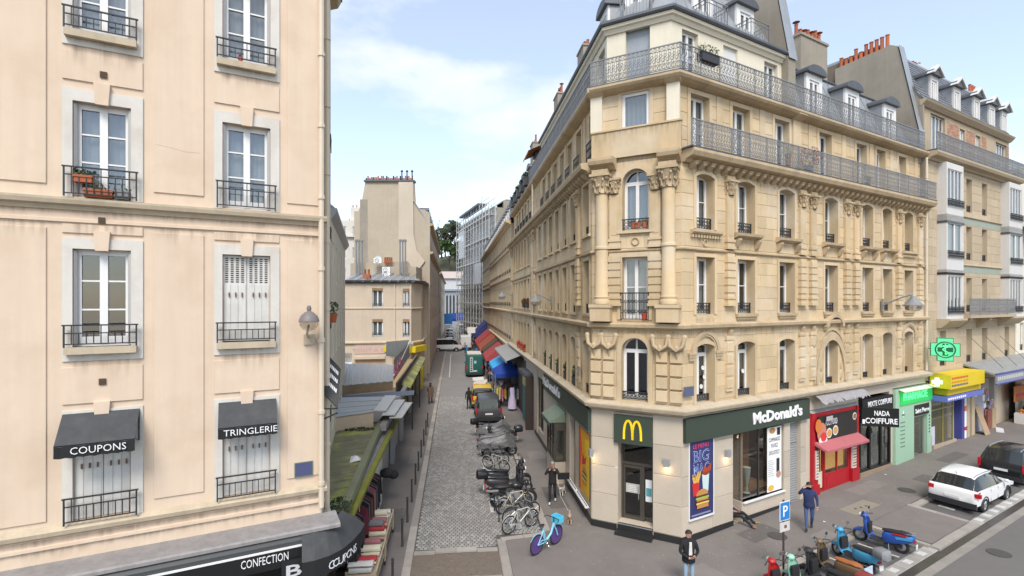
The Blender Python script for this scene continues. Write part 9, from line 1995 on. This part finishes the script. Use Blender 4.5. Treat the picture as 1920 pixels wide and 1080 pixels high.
# == market stalls on the right pavement
def stall(name, label, n0, n1, s0, s1, zf, zb, m, val=.25, group=None):
 """awning roof sloping from the wall (n1) to the street (n0), with valance and poles"""
 cx, cy = NS((n0+n1)/2, (s0+s1)/2); t = thing(name, label, 'market stall', (cx, cy, KH), 0, group); p = lambda n, s, z: (NS(n, s)[0]-cx, NS(n, s)[1]-cy, z)
 b = MB(); k = 6
 for i in range(k):
  a, c = s0+(s1-s0)*i/k, s0+(s1-s0)*(i+1)/k; sg_ = lambda q: -.06*math.sin(math.pi*q)
  b.add([p(n0, a, zf), p(n0, c, zf), p(n1, c, zb), p(n1, a, zb)], [(0, 1, 2, 3)]); b.add([p(n0, a, zf), p(n0, c, zf), p(n0-.02, c, zf-val), p(n0-.02, a, zf-val)], [(0, 1, 2, 3)])
 b.add([p(n0, s0, zf), p(n1, s0, zb), p(n1, s0, zf-val), p(n0, s0, zf-val)], [(0, 1, 2, 3)]); b.obj('canopy', m, t)
 for s in (s0+.1, s1-.1): MB().tube([p(n0+.05, s, 0), p(n0+.05, s, zf)], .03, 5).obj('pole', GALV, t)
 MB().add([p(n0+.3, s0+.2, .8), p(n0+.3, s1-.2, .8), p(n1-.1, s1-.2, .9), p(n1-.1, s0+.2, .9)]+[p(n0+.3, s0+.2, .0), p(n0+.3, s1-.2, .0)], [(0, 1, 2, 3), (0, 4, 5, 1)]).obj('table', cloth('stall_cloth', (.16, .10, .09)), t)
 rn = random.Random(int(s0*10))
 for i in range(7):
  s = s0+.3+(s1-s0-.6)*i/6; n_ = n0+.35+rn.uniform(0, .5); q = p(n_, s, .84); MB().box(-.22, .22, -.2, .2, 0, rn.uniform(.1, .35)).obj('folded_goods', [WHC, PNK, BLC, REC, BEI, GYC, cloth('lilac', (.4, .35, .5))][rn.randrange(7)], t, None, q)
 return t
BT = mat('royal_blue_canvas', (.015, .05, .28), .7, .05, 3); BTL = mat('light_blue_canvas', (.05, .35, .66), .7, .05, 3); RT = mat('market_red', (.36, .06, .06), .8, .15, 2); ORT = mat('market_orange', (.36, .09, .05), .8, .15, 2); BRT = mat('market_brown', (.10, .07, .05), .8, .1, 2); GT = mat('market_grey', (.30, .29, .27), .8, .1, 2); NVT = mat('market_navy', (.03, .04, .16), .7, .05, 2); WT = mat('market_white', (.60, .60, .58), .7, .08, 2)
cx, cy = NS(4.3, 42.5); t = thing('market_tent', 'royal blue pyramid market tent over clothes rails', 'market stall', (cx, cy, KH), math.atan2(ND[1], ND[0]))
z = 2.6; w = 1.05; L = 1.7
MB().add([(-w, -L, z), (w, -L, z), (w, L, z), (-w, L, z), (.2, 0, z+1.0)], [(0, 1, 4), (1, 2, 4), (2, 3, 4), (3, 0, 4)]).add([(-w, -L, z), (w, -L, z), (w, -L, z-.3), (-w, -L, z-.3), (w, L, z), (-w, L, z), (w, L, z-.3), (-w, L, z-.3)], [(0, 1, 2, 3), (4, 5, 7, 6), (0, 3, 7, 5), (1, 2, 6, 4)]).obj('canopy', BT, t)
for sx in (-w, w):
 for sy in (-L, L): MB().tube([(sx, sy, 0), (sx, sy, z)], .03, 5).obj('pole', GALV, t)
cols2 = [BKC, DKT, cloth('dusky', (.32, .13, .14)), BKC, GYC, MAR, BRC, BKC]
cols = [WHC, REC, PNK, cloth('orange2', (.55, .2, .03)), cloth('yellow2', (.55, .42, .08)), BKC, GRC, cloth('lilac', (.4, .35, .5)), WHC, REC, BLC, GYC]
def rail_of_clothes(label, n_, s_, L_, across, h=1.6, off=0, k=14, pal=None):
 X, Y = NS(n_, s_); t = thing('clothes_rail', label, 'clothes rail', (X, Y, KH), math.atan2(ND[1], ND[0])+(0 if across else PI/2)); MB().tube([(-L_/2, 0, 0), (-L_/2, 0, h), (L_/2, 0, h), (L_/2, 0, 0)], .02, 5).obj('frame', CHROME, t)
 rn = random.Random(off+3)
 for i in range(k):
  x = -L_/2+.06+(L_-.12)*i/(k-1); ln = rn.uniform(.8, 1.3); w_ = rn.uniform(.2, .27)
  MB().add([(x, -.05, h-.02), (x-.02, -w_, h-.15), (x-.03, -w_*1.1, h-ln), (x+.03, w_*1.1, h-ln), (x+.02, w_, h-.15), (x, .05, h-.02)]+[(x+.045, -.05, h-.02), (x+.03, -w_, h-.15), (x+.03, -w_*1.1, h-ln), (x+.08, w_*1.1, h-ln), (x+.07, w_, h-.15), (x+.05, .05, h-.02)], [(0, 1, 2, 3, 4, 5), (11, 10, 9, 8, 7, 6), (1, 2, 8, 7), (4, 3, 9, 10), (2, 3, 9, 8)]).obj('garment', (pal or cols)[(i+off) % len(pal or cols)], t)
 return t
rail_of_clothes('clothes rail with white, red and orange garments across the front of the blue tent', 4.35, 40.6, 1.7, True); rail_of_clothes('clothes rail along the left edge of the blue tent', 3.55, 42.3, 3, False, off=4, k=18); rail_of_clothes('second rail of bright garments inside the blue tent', 4.3, 42.6, 1.5, True, off=6)
X, Y = NS(4.45, 39.4); t = thing('dress_form', 'long pale lilac dress hung at the near end of the blue market tent', 'dress', (X, Y, KH)); MB().lathe([(.16, 1.75), (.2, 1.5), (.17, 1.25), (.3, .7), (.36, .15), (.3, .12)], 14).obj('dress', cloth('pale_lilac', (.52, .44, .58)), t, 60); MB().lathe([(.25, 0), (.25, .04), (.02, .06), (.02, 1.9), (0, 1.9)], 8).obj('stand', IRON, t)
stall('market_stall', 'light blue canvas stall roof behind the royal blue tent', 3.4, 5.0, 45, 50.5, 2.5, 3.4, BTL)
stall('market_stall', 'nearest red stall awning, just beyond the light blue roof', 3.2, 5.0, 53, 58.5, 2.5, 3.9, RT); stall('market_stall', 'brown stall awning between the red ones', 3.3, 5.0, 59, 62, 2.8, 4.1, BRT); stall('market_stall', 'orange-red stall awning in the middle of the row', 3.1, 5.0, 62.5, 69, 2.6, 4.2, ORT); stall('market_stall', 'farther red stall awning before the navy canopy', 3.0, 5.0, 70, 77, 2.7, 4.4, RT); stall('market_stall', 'navy canopy with a white sign far down the row', 2.8, 5.0, 79, 86, 3.2, 5.3, NVT); stall('market_stall', 'pale stall awning near the scaffolding', 2.5, 4.6, 92, 101, 2.6, 3.6, WT); stall('market_stall', 'farthest grey-white stall awning at the street bend', 2.2, 4.2, 104, 118, 2.7, 3.8, GT)
MB().box(-.6, .6, -.05, 0, 0, .9).obj('white_sign', WHITE, [o for o in bpy.data.objects if o.get('label', '').startswith('navy canopy')][0], None, (-.9, -3.7, 3.6))
X, Y = NS(-1.5, 128); t = thing('blue_banner', 'blue hanging banner far at the end of the street', 'banner', (X, Y, 3)); MB().box(-1, 1, -.05, 0, 0, 2.6).obj('cloth', cloth('banner_blue', (.03, .15, .42)), t); MB().tube([(-1, .05, -3), (-1, .05, 2.6)], .04, 5).obj('post', GALV, t)
X, Y = NS(1.8, 136); t = thing('blue_awning', 'large blue shop awning at the far end of the street', 'awning', (X, Y, 0)); MB().add([(-2.5, -1, 4.0), (2.5, -1, 4.0), (2.5, 1.5, 5.6), (-2.5, 1.5, 5.6), (-2.5, -1, 3.4), (2.5, -1, 3.4)], [(0, 1, 2, 3), (0, 4, 5, 1)]).obj('canopy', BT, t); MB().tube([(-2.4, -.9, 0), (-2.4, -.9, 4)], .06, 5).obj('post', GALV, t)
ts = thing('teal_shop', 'narrow teal shopfront with a pale yellow panel, just past the restaurant in the side street', 'shopfront', FS.w(-15.2, 0, KH), FS.a)
TEAL = mat('teal_paint', (.03, .16, .15), .5, .05, 2)
MB().box(-2.6, .6, -.25, 0, 0, 3.4).obj('front', TEAL, ts); MB().box(-2.4, .4, -.29, -.25, 2.55, 3.3).obj('yellow_panel', mat('pale_yellow', (.56, .50, .22), .6), ts); MB().box(.62, .85, -.5, 0, 0, 3.5).obj('side_pillar', mat('dark_pillar', (.05, .035, .03), .6), ts); MB().box(-2.65, .62, -.55, 0, 3.4, 3.65).obj('canopy_edge', ZINC_D, ts)
FS.put(MB().box(-27.5, -18, -.06, 0, 0, 4.2).obj('dark_shopfronts', mat('dark_front', (.07, .06, .05), .7, .2, 1), corner), 0, 0, 0); FS.put(MB().box(-74, -28, -.06, 0, 0, 4.0).obj('dark_shopfronts', mat('dark_front'), b2), 0, 0, 0)
gc = thing('grey_canopy', 'grey canvas canopy sloping off the wall above the light blue stall', 'canopy', FS.w(-24, 0, 3.6), FS.a); MB().add([(-6, 0, 1.0), (5, 0, 1.0), (5, -1.3, .5), (-6, -1.3, .5)], [(0, 1, 2, 3)]).box(-6, 5, -1.34, -1.3, .35, .5).obj('canopy', GT, gc)
# == fabric displays along the left shops
def fabric_bin(label, n_, s_, L_, seed):
 X, Y = NS(n_, s_); t = thing('fabric_trolley', label, 'trolley', (X, Y, KH), math.atan2(SD[1], SD[0])-PI/2, 'fabric trolleys along the left pavement'); rn = random.Random(seed); WD = mat('pale_wood', (.45, .36, .24), .8, .1, 4)
 f = MB()
 for sx in (-.4, .4):
  for y in (0, L_): f.box(sx-.025, sx+.025, y-.025, y+.025, .12, .85)
  f.box(sx-.02, sx+.02, 0, L_, .72, .78)
 f.box(-.4, .4, 0, L_, .38, .42).box(-.4, .4, 0, L_, .68, .72); f.obj('frame', WD, t)
 for sx in (-.4, .4):
  for y in (0, L_): MB().lathe([(.06, -.02), (.06, .02), (0, .02)], 8, axis='x').obj('wheel', RUB, t, None, (sx, y, .06))
 cl = [WHC, WHC, PNK, REC, GYC, BEI, cloth('sky', (.3, .5, .55)), cloth('cream', (.6, .56, .42)), cloth('lilac', (.4, .35, .5)), cloth('dusky', (.32, .13, .14)), cloth('slate', (.13, .15, .17))]
 k = int(L_/.42)
 for i in range(k):
  for lvl in (.42, .74):
   z = lvl
   for j in range(rn.randint(2, 3) if lvl > .5 else 1):
    hgt = rn.uniform(.09, .17); yy = .06+i*(L_-.1)/k; w_ = rn.uniform(.30, .38); m = rn.choice(cl); b = MB(); n = 8; dx = rn.uniform(-.04, .04)
    secs = []
    for x in (-w_, -w_*.5, 0, w_*.5, w_): secs.append([(x+dx+rn.uniform(-.01, .01), yy+.13+.13*math.copysign(abs(math.cos(2*math.pi*q/n))**.6, math.cos(2*math.pi*q/n)), z+hgt/2+hgt/2*math.copysign(abs(math.sin(2*math.pi*q/n))**.7, math.sin(2*math.pi*q/n))+rn.uniform(-.008, .008)) for q in range(n)])
    b.add([p for s in secs for p in s], [(a*n+q, (a+1)*n+q, (a+1)*n+(q+1) % n, a*n+(q+1) % n) for a in range(4) for q in range(n)]+[tuple(range(n)), tuple(4*n+q for q in range(n-1, -1, -1))]); b.obj('fabric_bundle', m, t, 50); z += hgt
 return t
fabric_bin('fabric trolley with white and grey bundles farthest from the corner awning', -2.62, 17.0, 2.0, 1); fabric_bin('fabric trolley with striped and cream bundles in the middle of the pavement row', -2.6, 14.7, 2.0, 2); fabric_bin('fabric trolley with mixed bundles half under the corner awning', -2.6, 12.5, 1.9, 5)
for i, (n_, s_, cs) in enumerate(((-3.0, 15.6, 0), (-3.0, 17.4, 5), (-3.02, 19.2, 2))): rail_of_clothes(['rail of dark and red garments against the moss-roofed shop, nearest the corner', 'rail of mixed garments against the moss-roofed shop, middle one', 'rail of garments against the moss-roofed shop by its shutter'][i], n_, s_, 1.5, False, 1.9, cs, pal=cols2)
X, Y = NS(-2.75, 21.4); t = thing('black_bag_rack', 'black bags hung on a bracket at the end of the moss-roofed shop', 'bags', (X, Y, 1.5)); MB().ell((0, 0, 0), (.3, .25, .2), 10, 7).ell((.25, .1, -.1), (.22, .2, .18), 8, 6).obj('bags', BKC, t, 60)
X, Y = NS(-2.35, 11.6)
for i, (dx, m) in enumerate(((0, REC), (.4, GRC), (-.5, WHC))):
 t = thing('fabric_crate', ['red crate of fabrics on the wooden stand under the corner awning', 'green crate of fabrics under the corner awning', 'pile of pale fabrics at the bottom edge under the corner awning'][i], 'crate', (X+dx*.3, Y-dx*.6, KH+.35)); b = MB().box(-.2, .2, -.25, .25, 0, .06); [b.box(x-.01, x+.01, -.25, .25, 0, .3) for x in (-.2, .2)]; [b.box(-.2, .2, y-.01, y+.01, 0, .3) for y in (-.25, .25)]; b.obj('crate', m, t); MB().ell((0, 0, .3), (.18, .22, .12), 10, 6).obj('fabric', [PNK, BEI, WHC][i], t, 60)
